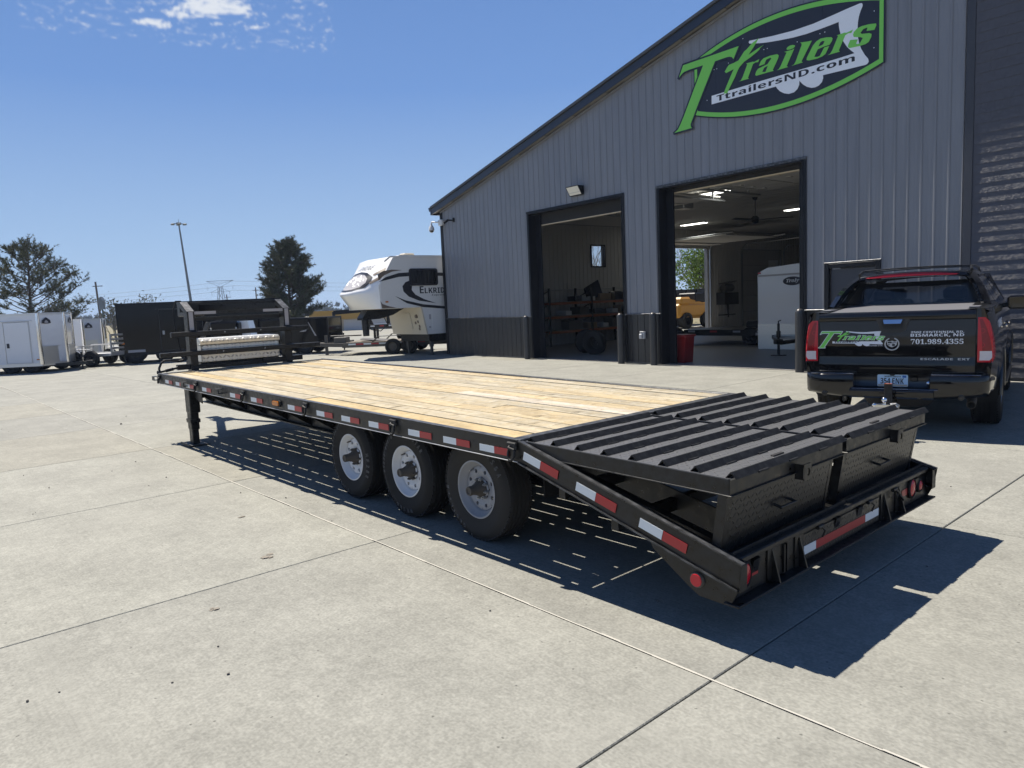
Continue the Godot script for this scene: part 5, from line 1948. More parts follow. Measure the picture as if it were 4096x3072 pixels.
	letters(b, "701.989.4355", font("Droid Serif", true), face_z(0.180, 1.034, 1.203), 0.498, 0.056, 0.001)
	part("decal_lettering", b, M["decal_white"], tg)
	b = MB.new()
	letters(b, "ESCALADE", font("Droid Sans", true), face_z(0.277, 0.858, 1.203), 0.308, 0.022, 0.004)
	letters(b, "EXT", font("Droid Sans", true), face_z(0.630, 0.858, 1.196), 0.108, 0.022, 0.006)
	part("chrome_lettering", b, M["badge_silver"], tg)
	# round wreath badge with a shield
	b = MB.new()
	for k in 26:
		var a0 := deg_to_rad(112.0 + 316.0 * k / 26.0)
		var a1 := deg_to_rad(112.0 + 316.0 * (k + 1.25) / 26.0)
		var r := 0.070
		b.bar(Vector3(-0.008 + cos(a0) * r, 1.037 + sin(a0) * r * 0.97, 1.207), Vector3(-0.008 + cos(a1) * r, 1.037 + sin(a1) * r * 0.97, 1.207), 0.013, 0.010, Vector3.BACK, 0.003)
	part("badge_wreath", b, M["badge_silver"], tg)
	b = MB.new()
	b.poly(pv([-0.060, 1.072, -0.030, 1.066, -0.008, 1.074, 0.014, 1.066, 0.044, 1.072, 0.038, 1.028, 0.018, 1.010, -0.008, 1.000, -0.034, 1.010, -0.054, 1.028]), face_z(0, 0, 1.203), 0.005)
	part("badge_shield", b, M["badge_silver"], tg)
	b = MB.new()
	for q in [[-0.050, 1.045, -0.010, 1.062], [-0.006, 1.045, 0.012, 1.053], [0.014, 1.054, 0.034, 1.062], [-0.050, 1.024, -0.030, 1.033], [-0.006, 1.014, 0.022, 1.038]]:
		b.box2(Vector3(q[0], q[1], 1.208), Vector3(q[2], q[3], 1.2092))
	part("badge_panel", b, M["interior_dark"], tg)
	# gap lines beside the tailgate, corner posts and lamps
	for sg in [-1.0, 1.0]:
		b = MB.new()
		rows = []
		for i in 13:
			var y := lerpf(0.62, 1.41, i / 12.0)
			var r := PackedVector3Array()
			for k in 9:
				var f := k / 8.0
				var x0 := 0.792
				var x1 := half_w(1.17, y)
				r.append(Vector3(sg * lerpf(x0, x1, f), y, lerpf(tail.call(x0, y), 1.17, f * f * f)))
			rows.append(r)
		b.loft(rows, Vector3(sg * 0.3, 0, 1))
		var cp := part("corner_post", b, P, t)
		b = MB.new()
		b.box2(Vector3(sg * 0.784, 0.70, 1.12), Vector3(sg * 0.793, 1.40, 1.155))
		part("panel_gap", b, M["interior_dark"], cp)
		# lamp: outline in (across, height), wrapping round the corner
		var lamp := MB.new()
		var deep := MB.new()
		var clear := MB.new()
		for i in 24:
			var ya := lerpf(0.835, 1.315, i / 24.0)
			var yb := lerpf(0.835, 1.315, (i + 1) / 24.0)
			for k in 12:
				var fa := k / 12.0
				var fb := (k + 1) / 12.0
				var pt := func(f: float, y: float) -> Vector3:
					var u := (y - 0.835) / 0.48
					var reach := 0.26 - 0.20 * pow(u, 2.2) - 0.10 * pow(maxf(0.0, 0.14 - u) / 0.14, 2.0)
					var l: float = 0.008 + f * reach
					var x1 := half_w(1.17, y)
					var wid := x1 - 0.795
					if l < wid:
						var g := l / wid
						return Vector3(sg * (0.795 + l + 0.006 * g), y, lerpf(tail.call(0.795, y), 1.172, g * g * g) + 0.010 * (1.0 - g * 0.6))
					var z := 1.172 - (l - wid)
					return Vector3(sg * (half_w(z, y) + 0.007), y, z)
				var m: MB = lamp
				var f2 := (fa + fb) * 0.5
				if ya < 0.935 and ya > 0.85 and k >= 1 and k < 6: m = clear
				elif k >= 2 and k < 6 and ya > 0.95 and ya < 1.28: m = deep
				m.quad(pt.call(fa, ya), pt.call(fb, ya), pt.call(fb, yb), pt.call(fa, yb), Vector3(sg * 0.4, 0, 1))
		var lp := part("tail_lamp", lamp, M["lamp_red"], t)
		part("inner_lens", deep, M["lamp_red_deep"], lp)
		part("reverse_lens", clear, M["lamp_clear"], lp)
		for y in [1.02, 1.17]:
			var rg := MB.new()
			rg.lathe(PackedVector2Array([Vector2(0.026, 0.0), Vector2(0.026, 0.004), Vector2(0.021, 0.004)]), Transform3D(Basis(Vector3(1, 0, 0), Vector3(0, 0, 1), Vector3(0, -1, 0)), Vector3(sg * 0.845, y, tail.call(0.845, y) + 0.012)), 20)
			part("bulb_ring", rg, M["lamp_red"], lp)
	# bumper: one lower bar with a corner piece at each end
	b = MB.new()
	rows = []
	for i in 13:
		var x := lerpf(-0.42, 0.42, i / 12.0)
		rows.append(PackedVector3Array([Vector3(x, 0.535, 1.17), Vector3(x, 0.537, 1.33), Vector3(x, 0.530, 1.352), Vector3(x, 0.512, 1.356), Vector3(x, 0.47, 1.345), Vector3(x, 0.432, 1.315), Vector3(x, 0.424, 1.25)]))
	b.loft(rows, Vector3(0, 0.2, 1))
	var bp := part("bumper", b, P, t)
	for sg in [-1.0, 1.0]:
		b = MB.new()
		rows = []
		for i in 11:
			var f := i / 10.0
			var x := lerpf(0.385, 0.915, f)
			var z := 1.335 - 0.115 * pow(f, 4.0)
			var yl := lerpf(0.425, 0.470, f)
			rows.append(PackedVector3Array([Vector3(sg * x, 0.700, 1.12), Vector3(sg * x, 0.702, z - 0.03), Vector3(sg * x, 0.695, z - 0.008), Vector3(sg * x, 0.680, z), Vector3(sg * x, 0.610, z + 0.004), Vector3(sg * x, 0.545, z - 0.004), Vector3(sg * x, 0.53, z - 0.012), Vector3(sg * x, 0.50, z - 0.012), Vector3(sg * x, yl + 0.02, z - 0.03), Vector3(sg * x, yl, z - 0.07)]))
		for i in 5:       # round the corner to the side
			var f := (i + 1) / 5.0
			var z := 1.22 - 0.42 * f
			var x := 0.915 + 0.04 * sin(f * PI / 2) 
			rows.append(PackedVector3Array([Vector3(sg * (x - 0.02), 0.74, z - 0.05), Vector3(sg * (x - 0.006), 0.738, z), Vector3(sg * x, 0.73, z), Vector3(sg * (x + 0.004), 0.70, z), Vector3(sg * (x + 0.006), 0.63, z), Vector3(sg * (x + 0.002), 0.56, z), Vector3(sg * x, 0.54, z), Vector3(sg * (x - 0.005), 0.51, z), Vector3(sg * (x - 0.02), 0.49 + f * 0.05, z), Vector3(sg * (x - 0.06), 0.475 + f * 0.05, z)]))
		b.loft(rows, Vector3(sg * 0.3, 0.2, 1))
		b.quad(Vector3(sg * 0.385, 0.70, 1.12), Vector3(sg * 0.385, 0.70, 1.31), Vector3(sg * 0.385, 0.53, 1.325), Vector3(sg * 0.385, 0.53, 1.12), Vector3(-sg, 0, 0))
		part("corner_piece", b, P, bp)
	b = MB.new()
	rows = []
	for i in 13:
		var x := lerpf(-0.40, 0.40, i / 12.0)
		rows.append(PackedVector3Array([Vector3(x, 0.715, 1.20), Vector3(x, 0.700, 1.165), Vector3(x, 0.55, 1.165), Vector3(x, 0.535, 1.20)]))
	b.loft(rows, Vector3(0, 0, 1))
	part("plate_recess", b, M["pickup_cladding"], bp)
	b = MB.new()
	b.cbox(Vector3(0.03, 0.541, 1.335), Vector3(0.86, 0.006, 0.030), 0.002)
	part("step_strip", b, M["chrome"], bp)
	for sg in [-1.0, 1.0]:
		b = MB.new()
		b.cbox(Vector3(sg * 0.62, 0.705, 1.285), Vector3(0.46, 0.006, 0.035), 0.002)
		part("step_pad", b, M["chrome"], bp)
	for x in [-0.70, -0.30, 0.29, 0.675]:
		b = MB.new()
		b.lathe(PackedVector2Array([Vector2(0.030, 0.0), Vector2(0.030, 0.012), Vector2(0.022, 0.014), Vector2(0.018, 0.008), Vector2(0, 0.009)]), Transform3D(Basis(Vector3(1, 0, 0), Vector3(0, 0, 1), Vector3(0, -1, 0)), Vector3(x, 0.465, 1.318 - (0.02 if absf(x) > 0.5 else 0.0))), 20)
		part("parking_sensor", b, M["pickup_cladding"], bp)
	# licence plate
	b = MB.new()
	b.poly(rrect(-0.155, 0.552, 0.155, 0.688, 0.012), face_z(0, 0, 1.186), 0.004)
	var lp2 := part("licence_plate", b, M["plate_blue"], t)
	b = MB.new()
	b.box2(Vector3(-0.15, 0.556, 1.190), Vector3(0.15, 0.578, 1.1912))
	part("prairie_band", b, M["plate_sand"], lp2)
	b = MB.new()
	letters(b, "354 ENK", font("Droid Sans", true), face_z(-0.122, 0.584, 1.1905), 0.236, 0.064, 0.0015)
	letters(b, "NORTH DAKOTA", font("Droid Sans", true), face_z(-0.080, 0.657, 1.1905), 0.165, 0.018, 0.0015)
	part("plate_lettering", b, M["ink"], lp2)
	b = MB.new()
	b.box2(Vector3(0.100, 0.655, 1.1905), Vector3(0.138, 0.680, 1.192))
	part("registration_sticker", b, mat("sticker_blue", lin(0.03, 0.14, 0.45), 0.4), lp2)
	b = MB.new()
	b.cbox(Vector3(0, 0.692, 1.195), Vector3(0.05, 0.03, 0.04), 0.008)
	part("plate_lamp", b, M["pickup_cladding"], lp2)
	b = MB.new()
	b.ball(Vector3(0.36, 0.60, 1.20), 0.03, 14, 8)
	part("tow_plug", b, M["chrome"], bp)
	b = MB.new()
	b.cbox(Vector3(0.215, 0.64, 1.175), Vector3(0.075, 0.055, 0.02), 0.012)
	part("socket_cover", b, M["pickup_cladding"], bp)
	# hitch: drop bar, ball, second ball
	b = MB.new()
	b.box2(Vector3(-0.035, 0.36, 1.05), Vector3(0.035, 0.43, 1.50))
	b.cbox(Vector3(0.0, 0.50, 1.475), Vector3(0.078, 0.235, 0.055), 0.004)
	var ht := part("hitch", b, M["black_steel"], t)
	b = MB.new()
	b.box2(Vector3(-0.037, 0.6165, 1.449), Vector3(0.037, 0.6185, 1.501))
	part("cut_end", b, M["orange_paint"], ht)
	b = MB.new()
	b.box2(Vector3(-0.10, 0.37, 1.50), Vector3(0.10, 0.40, 1.60))
	b.ball(Vector3(-0.025, 0.447, 1.55), 0.030, 18, 10)
	b.cyl(Vector3(-0.025, 0.39, 1.55), Vector3(-0.025, 0.43, 1.55), 0.018, 0.016)
	b.ball(Vector3(-0.125, 0.385, 1.55), 0.025, 16, 8)
	b.cyl(Vector3(-0.11, 0.385, 1.55), Vector3(-0.02, 0.385, 1.55), 0.02, 0.02)
	b.ball(Vector3(0.085, 0.375, 1.55), 0.026, 16, 8)
	part("hitch_ball", b, M["chrome"], ht)
	b = MB.new()
	b.tube(PackedVector3Array([Vector3(0.03, 0.40, 1.52), Vector3(0.09, 0.41, 1.56), Vector3(0.12, 0.39, 1.55), Vector3(0.11, 0.36, 1.54)]), 0.007, 6)
	part("hitch_pin", b, M["zinc"], ht)
	# underbody, spare, exhaust, axle, flaps
	b = MB.new()
	b.box2(Vector3(-0.55, 0.42, -4.2), Vector3(0.55, 0.62, 1.1))
	b.cyl(Vector3(-0.75, 0.40, 0), Vector3(0.75, 0.40, 0), 0.06, 0.06, 12)
	b.ball(Vector3(0, 0.40, 0), 0.15, 16, 10)
	b.box2(Vector3(-0.62, 0.50, -4.0), Vector3(-0.50, 0.62, 1.2))
	b.box2(Vector3(0.50, 0.50, -4.0), Vector3(0.62, 0.62, 1.2))
	b.lathe(PackedVector2Array([Vector2(0, 0.30), Vector2(0.33, 0.30), Vector2(0.37, 0.36), Vector2(0.37, 0.46), Vector2(0, 0.46)]), face_z(0, 0, 0.72), 28)
	part("underbody", b, M["interior_dark"], t)
	b = MB.new()
	b.lathe(PackedVector2Array([Vector2(0.038, 0.0), Vector2(0.045, 0.05), Vector2(0.045, 0.20), Vector2(0.040, 0.20), Vector2(0.038, 0.02)]), Transform3D(Basis(Vector3.RIGHT, PI / 2 + 0.35), Vector3(0.755, 0.425, 0.90)), 20)
	b.tube(PackedVector3Array([Vector3(0.755, 0.42, 0.92), Vector3(0.72, 0.47, 0.7), Vector3(0.60, 0.50, 0.45)]), 0.035, 10)
	part("exhaust", b, M["steel_worn"], t)
	for sg in [-1.0, 1.0]:
		b = MB.new()
		b.poly(rrect(-0.16, -0.17, 0.16, 0.17, 0.06), face_z(sg * 0.82, 0.49, 0.50), 0.012)
		part("mud_flap", b, M["rubber"], t)
		for zc in [0.0, -3.3]:
			var wn := Node3D.new()
			wn.name = "wheel"
			t.add_child(wn, true)
			wn.transform = Transform3D(Basis(Vector3.UP, PI if sg > 0 else 0.0), Vector3(sg * 0.85, 0.405, zc))
			make_wheel(wn, 0.405, 0.285, 0.275, M["chrome"], M["rubber"], "tri", "short", [], 7)
	make_cab(t)

func make_cab(t: Node3D) -> void:
	var P: Material = M["pickup_black"]
	# bed cover and side trims
	var b := MB.new()
	b.quad(Vector3(-0.715, 1.396, 1.10), Vector3(0.715, 1.396, 1.10), Vector3(0.715, 1.447, -0.36), Vector3(-0.715, 1.447, -0.36), Vector3.UP)
	b.box2(Vector3(-0.715, 1.38, 1.09), Vector3(0.715, 1.3955, 1.10))
	part("bed_cover", b, M["bed_cover"], t)
	for sg in [-1.0, 1.0]:
		b = MB.new()
		var rows := []
		for i in 9:
			var z := lerpf(1.16, -0.45, i / 8.0)
			var y := lerpf(1.398, 1.452, i / 8.0)
			rows.append(PackedVector3Array([Vector3(sg * 0.705, y + 0.006, z), Vector3(sg * 0.79, y + 0.012, z), Vector3(sg * 0.86, y + 0.006, z), Vector3(sg * 0.905, y - 0.02, z), Vector3(sg * (half_w(z, 1.38) + 0.003), y - 0.05, z)]))
		b.loft(rows, Vector3(sg * 0.5, 1, 0))
		b.quad(rows[0][0], rows[0][4], Vector3(sg * 0.93, 1.30, 1.16), Vector3(sg * 0.70, 1.30, 1.16), Vector3(0, 0, 1))
		var tr := part("bed_rail_cap", b, M["pickup_cladding"], t)
		b = MB.new()
		b.cbox(Vector3(sg * 0.755, 1.422, 0.78), Vector3(0.10, 0.012, 0.36), 0.003)
		part("hatch_lid", b, M["bed_cover"], tr)
		# sail panel from the roof down to the bed rail
		b = MB.new()
		rows = []
		for i in 11:
			var f := i / 10.0
			var z := lerpf(-0.42, 0.30, f) + 0.05 * sin(f * PI)
			var y := lerpf(1.835, 1.452, f) + 0.045 * sin(f * PI)
			var xo := lerpf(0.655, 0.882, f) + 0.012 * sin(f * PI)
			rows.append(PackedVector3Array([Vector3(sg * (xo - 0.10), y - 0.055, z - 0.015), Vector3(sg * (xo - 0.075), y - 0.005, z + 0.012), Vector3(sg * (xo - 0.02), y + 0.004, z + 0.008), Vector3(sg * xo, y - 0.018, z - 0.02), Vector3(sg * (xo + 0.018), y - 0.07, z - 0.12), Vector3(sg * (xo + 0.026), y - 0.12, z - 0.24)]))
		b.loft(rows, Vector3(sg * 0.6, 0.6, 0.5))
		part("sail_panel", b, P, t)
		# quarter glass inside the sail
		b = MB.new()
		b.trif(Vector3(sg * 0.61, 1.74, -0.40), Vector3(sg * 0.80, 1.455, -0.36), Vector3(sg * 0.80, 1.455, 0.10), Vector3(-sg, 0, 1))
		part("quarter_glass", b, M["black_glass"], t)
		# side windows
		b = MB.new()
		for q in [[-0.62, -1.42], [-1.50, -2.55]]:
			b.quad(Vector3(sg * 0.907, 1.43, q[0]), Vector3(sg * 0.907, 1.43, q[1]), Vector3(sg * 0.712, 1.775, q[1] + 0.04), Vector3(sg * 0.712, 1.775, q[0] - 0.04), Vector3(sg, 0.3, 0))
		part("side_window", b, M["black_glass"], t)
		# door mirror
		b = MB.new()
		b.cbox(Vector3(sg * 1.085, 1.385, -2.21), Vector3(0.24, 0.19, 0.11), 0.035)
		b.bar(Vector3(sg * 0.90, 1.34, -2.23), Vector3(sg * 1.0, 1.36, -2.21), 0.07, 0.06)
		var mr := part("door_mirror", b, P, t)
		b = MB.new()
		b.poly(rrect(-0.10, -0.075, 0.10, 0.075, 0.03), face_z(sg * 1.085, 1.385, -2.154), 0.002)
		part("mirror_glass", b, M["black_glass"], mr)
	# cab shell: roof and window frames
	b = MB.new()
	var rows := []
	for q in [[-0.30, 1.815, 0.585], [-0.36, 1.845, 0.62], [-0.6, 1.868, 0.64], [-1.2, 1.882, 0.65], [-2.0, 1.872, 0.64], [-2.35, 1.84, 0.62], [-2.5, 1.80, 0.61]]:
		var r := PackedVector3Array()
		r.append(Vector3(-q[2] - 0.075, q[1] - 0.09, q[0]))
		for k in 11:
			var x := lerpf(-1, 1, k / 10.0)
			r.append(Vector3(x * q[2], q[1] - 0.030 * x * x, q[0]))
		r.append(Vector3(q[2] + 0.075, q[1] - 0.09, q[0]))
		rows.append(r)
	b.loft(rows, Vector3.UP)
	for sg in [-1.0, 1.0]:
		for q in [[-0.52, -0.62], [-1.42, -1.50], [-2.55, -2.62]]:
			b.quad(Vector3(sg * 0.905, 1.40, q[0]), Vector3(sg * 0.905, 1.40, q[1]), Vector3(sg * 0.700, 1.80, q[1]), Vector3(sg * 0.700, 1.80, q[0]), Vector3(sg, 0.3, 0))
		b.bar(Vector3(sg * 0.695, 1.79, -2.5), Vector3(sg * 0.88, 1.36, -3.15), 0.07, 0.06)
		b.quad(Vector3(sg * 0.93, 1.40, -0.4), Vector3(sg * 0.93, 1.40, -3.1), Vector3(sg * 0.905, 1.432, -3.1), Vector3(sg * 0.905, 1.432, -0.4), Vector3(sg, 0.5, 0))
	part("roof", b, P, t)
	# rear wall of the cab with its window
	b = MB.new()
	var hole := rrect(-0.60, 1.452, 0.60, 1.672, 0.07, 5)
	var ctr := Vector2(0, 1.57)
	var f2 := func(p: Vector2) -> Vector3:
		return Vector3(p.x, p.y, -0.33 - (p.y - 1.45) * 0.28 - 0.04 * p.x * p.x)
	for i in hole.size():
		var q0: Vector2 = hole[i]
		var q1: Vector2 = hole[(i + 1) % hole.size()]
		var out := func(q: Vector2) -> Vector2:
			var d := (q - ctr)
			var k := 3.0
			var top := 1.815
			if d.y > 0: k = minf(k, (top - ctr.y) / d.y)
			else: k = minf(k, (1.40 - ctr.y) / minf(d.y, -1e-5))
			var lim := 0.84
			k = minf(k, lim / maxf(absf(d.x), 1e-5))
			var r := ctr + d * k
			r.x = clampf(r.x, -lerpf(0.84, 0.60, (r.y - 1.40) / 0.415), lerpf(0.84, 0.60, (r.y - 1.40) / 0.415))
			return r
		b.quad(f2.call(q0), f2.call(q1), f2.call(out.call(q1)), f2.call(out.call(q0)), Vector3(0, 0, 1))
		b.quad(f2.call(q0), f2.call(q1), f2.call(q1) - Vector3(0, 0, 0.03), f2.call(q0) - Vector3(0, 0, 0.03), Vector3(ctr.x - q0.x, ctr.y - q0.y, 0))
	part("cab_back", b, M["pickup_cladding"], t)
	b = MB.new()
	var g := PackedVector2Array(hole)
	for i in g.size():
		var q0: Vector2 = g[i]
		var q1: Vector2 = g[(i + 1) % g.size()]
		b.trif(f2.call(q0) - Vector3(0, 0, 0.02), f2.call(q1) - Vector3(0, 0, 0.02), f2.call(ctr) - Vector3(0, 0, 0.02), Vector3(0, 0, 1))
	part("rear_window", b, M["dark_glass"], t)
	b = MB.new()
	b.quad(Vector3(-0.60, 1.79, -2.50), Vector3(0.60, 1.79, -2.50), Vector3(0.80, 1.37, -3.15), Vector3(-0.80, 1.37, -3.15), Vector3(0, 0.5, -1))
	part("windshield", b, M["clear_glass"], t)
	# spoiler with the long red stop lamp
	b = MB.new()
	rows = []
	for k in 21:
		var x := lerpf(-1, 1, k / 20.0)
		var dy := -0.032 * x * x
		var zz := -0.17 - 0.05 * x * x
		rows.append(PackedVector3Array([Vector3(x * 0.60, 1.862 + dy, -0.5), Vector3(x * 0.60, 1.858 + dy, zz - 0.06), Vector3(x * 0.60, 1.838 + dy, zz), Vector3(x * 0.60, 1.800 + dy * 0.6, zz - 0.015), Vector3(x * 0.60, 1.79 + dy * 0.6, -0.35)]))
	b.loft(rows, Vector3(0, 0.5, 1))
	var sp := part("spoiler", b, P, t)
	b = MB.new()
	for k in 24:
		var xa := lerpf(-0.53, 0.53, k / 24.0)
		var xb := lerpf(-0.53, 0.53, (k + 1) / 24.0)
		var f := func(x: float, up: float) -> Vector3:
			var u := x / 0.60
			var th := 0.020 * sqrt(maxf(0.0, 1.0 - pow(absf(x) / 0.53, 3.0)))
			return Vector3(x, 1.823 - 0.027 * u * u + up * th, -0.17 - 0.05 * u * u + 0.002 - up * 0.006)
		b.quad(f.call(xa, -1), f.call(xb, -1), f.call(xb, 1), f.call(xa, 1), Vector3(0, 0.3, 1))
	part("stop_lamp", b, M["lamp_red_deep"], sp)
	# roof rails and cross bars
	for sg in [-1.0, 1.0]:
		b = MB.new()
		b.tube(PackedVector3Array([Vector3(sg * 0.64, 1.85, -0.42), Vector3(sg * 0.625, 1.895, -0.58), Vector3(sg * 0.625, 1.91, -1.2), Vector3(sg * 0.62, 1.90, -2.0), Vector3(sg * 0.62, 1.85, -2.3)]), 0.018, 8)
		part("roof_rail", b, M["pickup_cladding"], t)
	for z in [-0.62, -1.5]:
		b = MB.new()
		var pts := PackedVector3Array()
		for k in 9:
			var x := lerpf(-0.62, 0.62, k / 8.0)
			pts.append(Vector3(x, 1.905 + 0.014 * (1.0 - x * x / 0.38), z))
		b.tube(pts, 0.011, 6)
		part("cross_bar", b, M["pickup_cladding"], t)
	# dark cabin inside
	b = MB.new()
	b.box2(Vector3(-0.86, 0.55, -3.1), Vector3(0.86, 1.15, -0.40))
	b.box2(Vector3(-0.78, 1.15, -3.15), Vector3(0.78, 1.34, -2.8))
	part("cabin_floor", b, M["interior_dark"], t)
	for q in [[-0.42, -0.95], [0.42, -0.95], [-0.40, -1.95], [0.40, -1.95]]:
		b = MB.new()
		b.cbox(Vector3(q[0], 1.24, q[1]), Vector3(0.46, 0.5, 0.16), 0.05)
		b.cbox(Vector3(q[0], 1.56, q[1] + 0.02), Vector3(0.26, 0.17, 0.10), 0.04)
		part("seat", b, M["interior_dark"], t)
	b = MB.new()
	b.cbox(Vector3(0.0, 1.69, -2.42), Vector3(0.24, 0.06, 0.03), 0.01)
	part("inner_mirror", b, M["interior_dark"], t)

# ------------------------------------------------------------------ enclosed cargo trailers
# local: x right, -z forward; origin on the ground below the middle of the body
func cargo_trailer(o: Node3D, L: float, W: float, y0: float, y1: float, nose: float, skin: Material, trim: Material, axles: Array, opt := {}) -> void:
	var hw := W / 2
	var zf := -L / 2
	var zb := L / 2
	var b := MB.new()
	var plan := PackedVector2Array([Vector2(-hw, zb), Vector2(hw, zb), Vector2(hw, zf)])
	if nose > 0.0: plan.append(Vector2(0, zf - nose))
	plan.append(Vector2(-hw, zf))
	var flip := Transform3D(Basis(Vector3(1, 0, 0), Vector3(0, 0, 1), Vector3(0, 1, 0)), Vector3(0, y0, 0))
	b.poly(plan, flip, y1 - y0)
	part("body", b, skin, o)
	# roof cap and lower rail
	b = MB.new()
	for q in [[y1 - 0.05, y1 + 0.02], [y0 - 0.06, y0 + 0.05]]:
		var pl := grow(plan, 0.012)
		b.poly(pl, Transform3D(flip.basis, Vector3(0, q[0], 0)), q[1] - q[0])
	part("frame_rail", b, trim, o)
	# corner trims
	b = MB.new()
	var ends := [Vector2(hw, zf), Vector2(-hw, zf), Vector2(hw, zb), Vector2(-hw, zb)]
	if nose > 0.0: ends.append(Vector2(0, zf - nose))
	for q in ends:
		b = MB.new()
		b.cyl(Vector3(q.x * 0.985, y0, q.y * 0.995), Vector3(q.x * 0.985, y1, q.y * 0.995), 0.065 if opt.get("shiny") else 0.03, 0.065 if opt.get("shiny") else 0.03, 16)
		part("corner_trim", b, M["chrome"] if opt.get("shiny") else trim, o)
	# gravel guard on the nose
	if opt.get("guard"):
		for sg in [-1.0, 1.0]:
			b = MB.new()
			var n := Vector3(sg * nose, 0, -hw).normalized()
			var a := Vector3(sg * (hw - 0.05), 0, zf - 0.04) + n * 0.014
			var d := Vector3(sg * 0.06, 0, zf - nose + 0.05) + n * 0.014
			b.quad(a + Vector3(0, y0, 0), d + Vector3(0, y0, 0), d + Vector3(0, y0 + 0.62, 0), a + Vector3(0, y0 + 0.62, 0), n)
			part("gravel_guard", b, M["bright_tread_plate"], o)
			b = MB.new()
			b.bar(a + Vector3(0, y0 + 0.63, 0), d + Vector3(0, y0 + 0.63, 0), 0.012, 0.02)
			part("guard_trim", b, M["aluminium"], o)
			# round badge: dark shield with a pale animal shape
			var c := a.lerp(d, 0.28) + Vector3(0, y1 - 0.30, 0)
			var bx: Vector3 = (a - d).normalized() * sg
			var fr := Transform3D(Basis(bx, Vector3.UP, n), c)
			b = MB.new()
			b.poly(pv([-0.20, -0.06, -0.17, 0.05, -0.10, 0.09, -0.05, 0.13, 0.0, 0.15, 0.05, 0.13, 0.10, 0.09, 0.17, 0.05, 0.20, -0.06, 0.08, -0.075, -0.08, -0.075]), fr, 0.004)
			var bd := part("badge", b, M["ink"], o)
			b = MB.new()
			b.poly(pv([-0.09, -0.04, -0.05, 0.02, 0.0, 0.05, 0.06, 0.02, 0.09, -0.04, 0.0, -0.055]), Transform3D(fr.basis, fr.origin + n * 0.005), 0.002)
			part("badge_relief", b, M["sticker_grey"], bd)
	# side door
	if opt.has("door"):
		var z0: float = opt.door
		b = MB.new()
		b.cbox(Vector3(hw + 0.004, (y0 + 0.08 + y1 - 0.30) / 2, z0), Vector3(0.03, y1 - 0.38 - y0, opt.get("door_w", 0.92)), 0.006)
		var dr := part("side_door", b, skin, o)
		b = MB.new()
		var w: float = opt.get("door_w", 0.92) / 2 + 0.02
		b.tube(PackedVector3Array([Vector3(hw + 0.012, y0 + 0.08, z0 - w), Vector3(hw + 0.012, y1 - 0.28, z0 - w), Vector3(hw + 0.012, y1 - 0.28, z0 + w), Vector3(hw + 0.012, y0 + 0.08, z0 + w), Vector3(hw + 0.012, y0 + 0.08, z0 - w)]), 0.011, 6)
		b.box2(Vector3(hw, y1 - 0.262, z0 - w - 0.12), Vector3(hw + 0.03, y1 - 0.245, z0 + w + 0.12))
		part("door_frame", b, trim if trim != M["trim_black"] else M["roof_metal"], dr)
		b = MB.new()
		b.cbox(Vector3(hw + 0.03, (y0 + y1) / 2 - 0.2, z0 + w - 0.12), Vector3(0.03, 0.16, 0.08), 0.006)
		part("latch", b, M["zinc"] if skin != M["trailer_white"] else M["ink"], dr)
	# wheels
	for z in axles:
		for sg in [-1.0, 1.0]:
			var wn := Node3D.new()
			wn.name = "wheel"
			o.add_child(wn, true)
			wn.transform = Transform3D(Basis(Vector3.UP, PI if sg > 0 else 0.0), Vector3(sg * (hw - 0.16), 0.34, z))
			plain_wheel(wn, 0.34, 0.22)
	# tongue and jack
	b = MB.new()
	var tip := Vector3(0, y0 - 0.06, zf - nose - opt.get("tongue", 0.9))
	for sg in [-1.0, 1.0]:
		b.bar(Vector3(sg * hw * 0.7, y0 - 0.06, zf + 0.2), tip, 0.06, 0.10)
	b.cbox(tip + Vector3(0, 0.03, -0.06), Vector3(0.11, 0.12, 0.26), 0.02)
	part("tongue", b, M["black_steel"], o)
	b = MB.new()
	var jz := tip.z + 0.25
	b.cyl(Vector3(0.0, 0.06, jz), Vector3(0.0, y0 + 0.34, jz), 0.032, 0.032, 12)
	b.box(Vector3(0, 0.03, jz), Vector3(0.18, 0.02, 0.18))
	b.tube(PackedVector3Array([Vector3(0, y0 + 0.33, jz), Vector3(0.12, y0 + 0.36, jz), Vector3(0.14, y0 + 0.44, jz)]), 0.010, 6)
	part("jack", b, M["black_steel"], o)
	if opt.get("markers"):
		for q in [[zf + 0.12, y0 + 0.18, "lamp_amber"], [zb - 0.12, y0 + 0.18, "lamp_red"]]:
			b = MB.new()
			b.cbox(Vector3(hw + 0.012, q[1], q[0]), Vector3(0.02, 0.04, 0.10), 0.006)
			part("side_marker", b, M[q[2]], o)

func plain_wheel(o: Node3D, R: float, W: float, rim := "black_steel") -> void:
	var ax := Transform3D(Basis(Vector3(0, 1, 0), Vector3(-1, 0, 0), Vector3(0, 0, 1)), Vector3.ZERO)
	var h := W / 2
	var b := MB.new()
	b.lathe(PackedVector2Array([Vector2(R * 0.56, h * 0.9), Vector2(R * 0.75, h * 1.05), Vector2(R * 0.93, h * 0.95), Vector2(R, h * 0.78), Vector2(R, -h * 0.78), Vector2(R * 0.93, -h * 0.95), Vector2(R * 0.56, -h * 0.9)]), ax, 28)
	part("tyre", b, M["rubber"], o)
	b = MB.new()
	b.lathe(PackedVector2Array([Vector2(R * 0.57, h * 0.88), Vector2(R * 0.52, h * 0.6), Vector2(R * 0.46, h * 0.45), Vector2(R * 0.25, h * 0.55), Vector2(R * 0.2, h * 0.9), Vector2(0, h * 0.95)]), ax, 24)
	part("rim", b, M[rim], o)

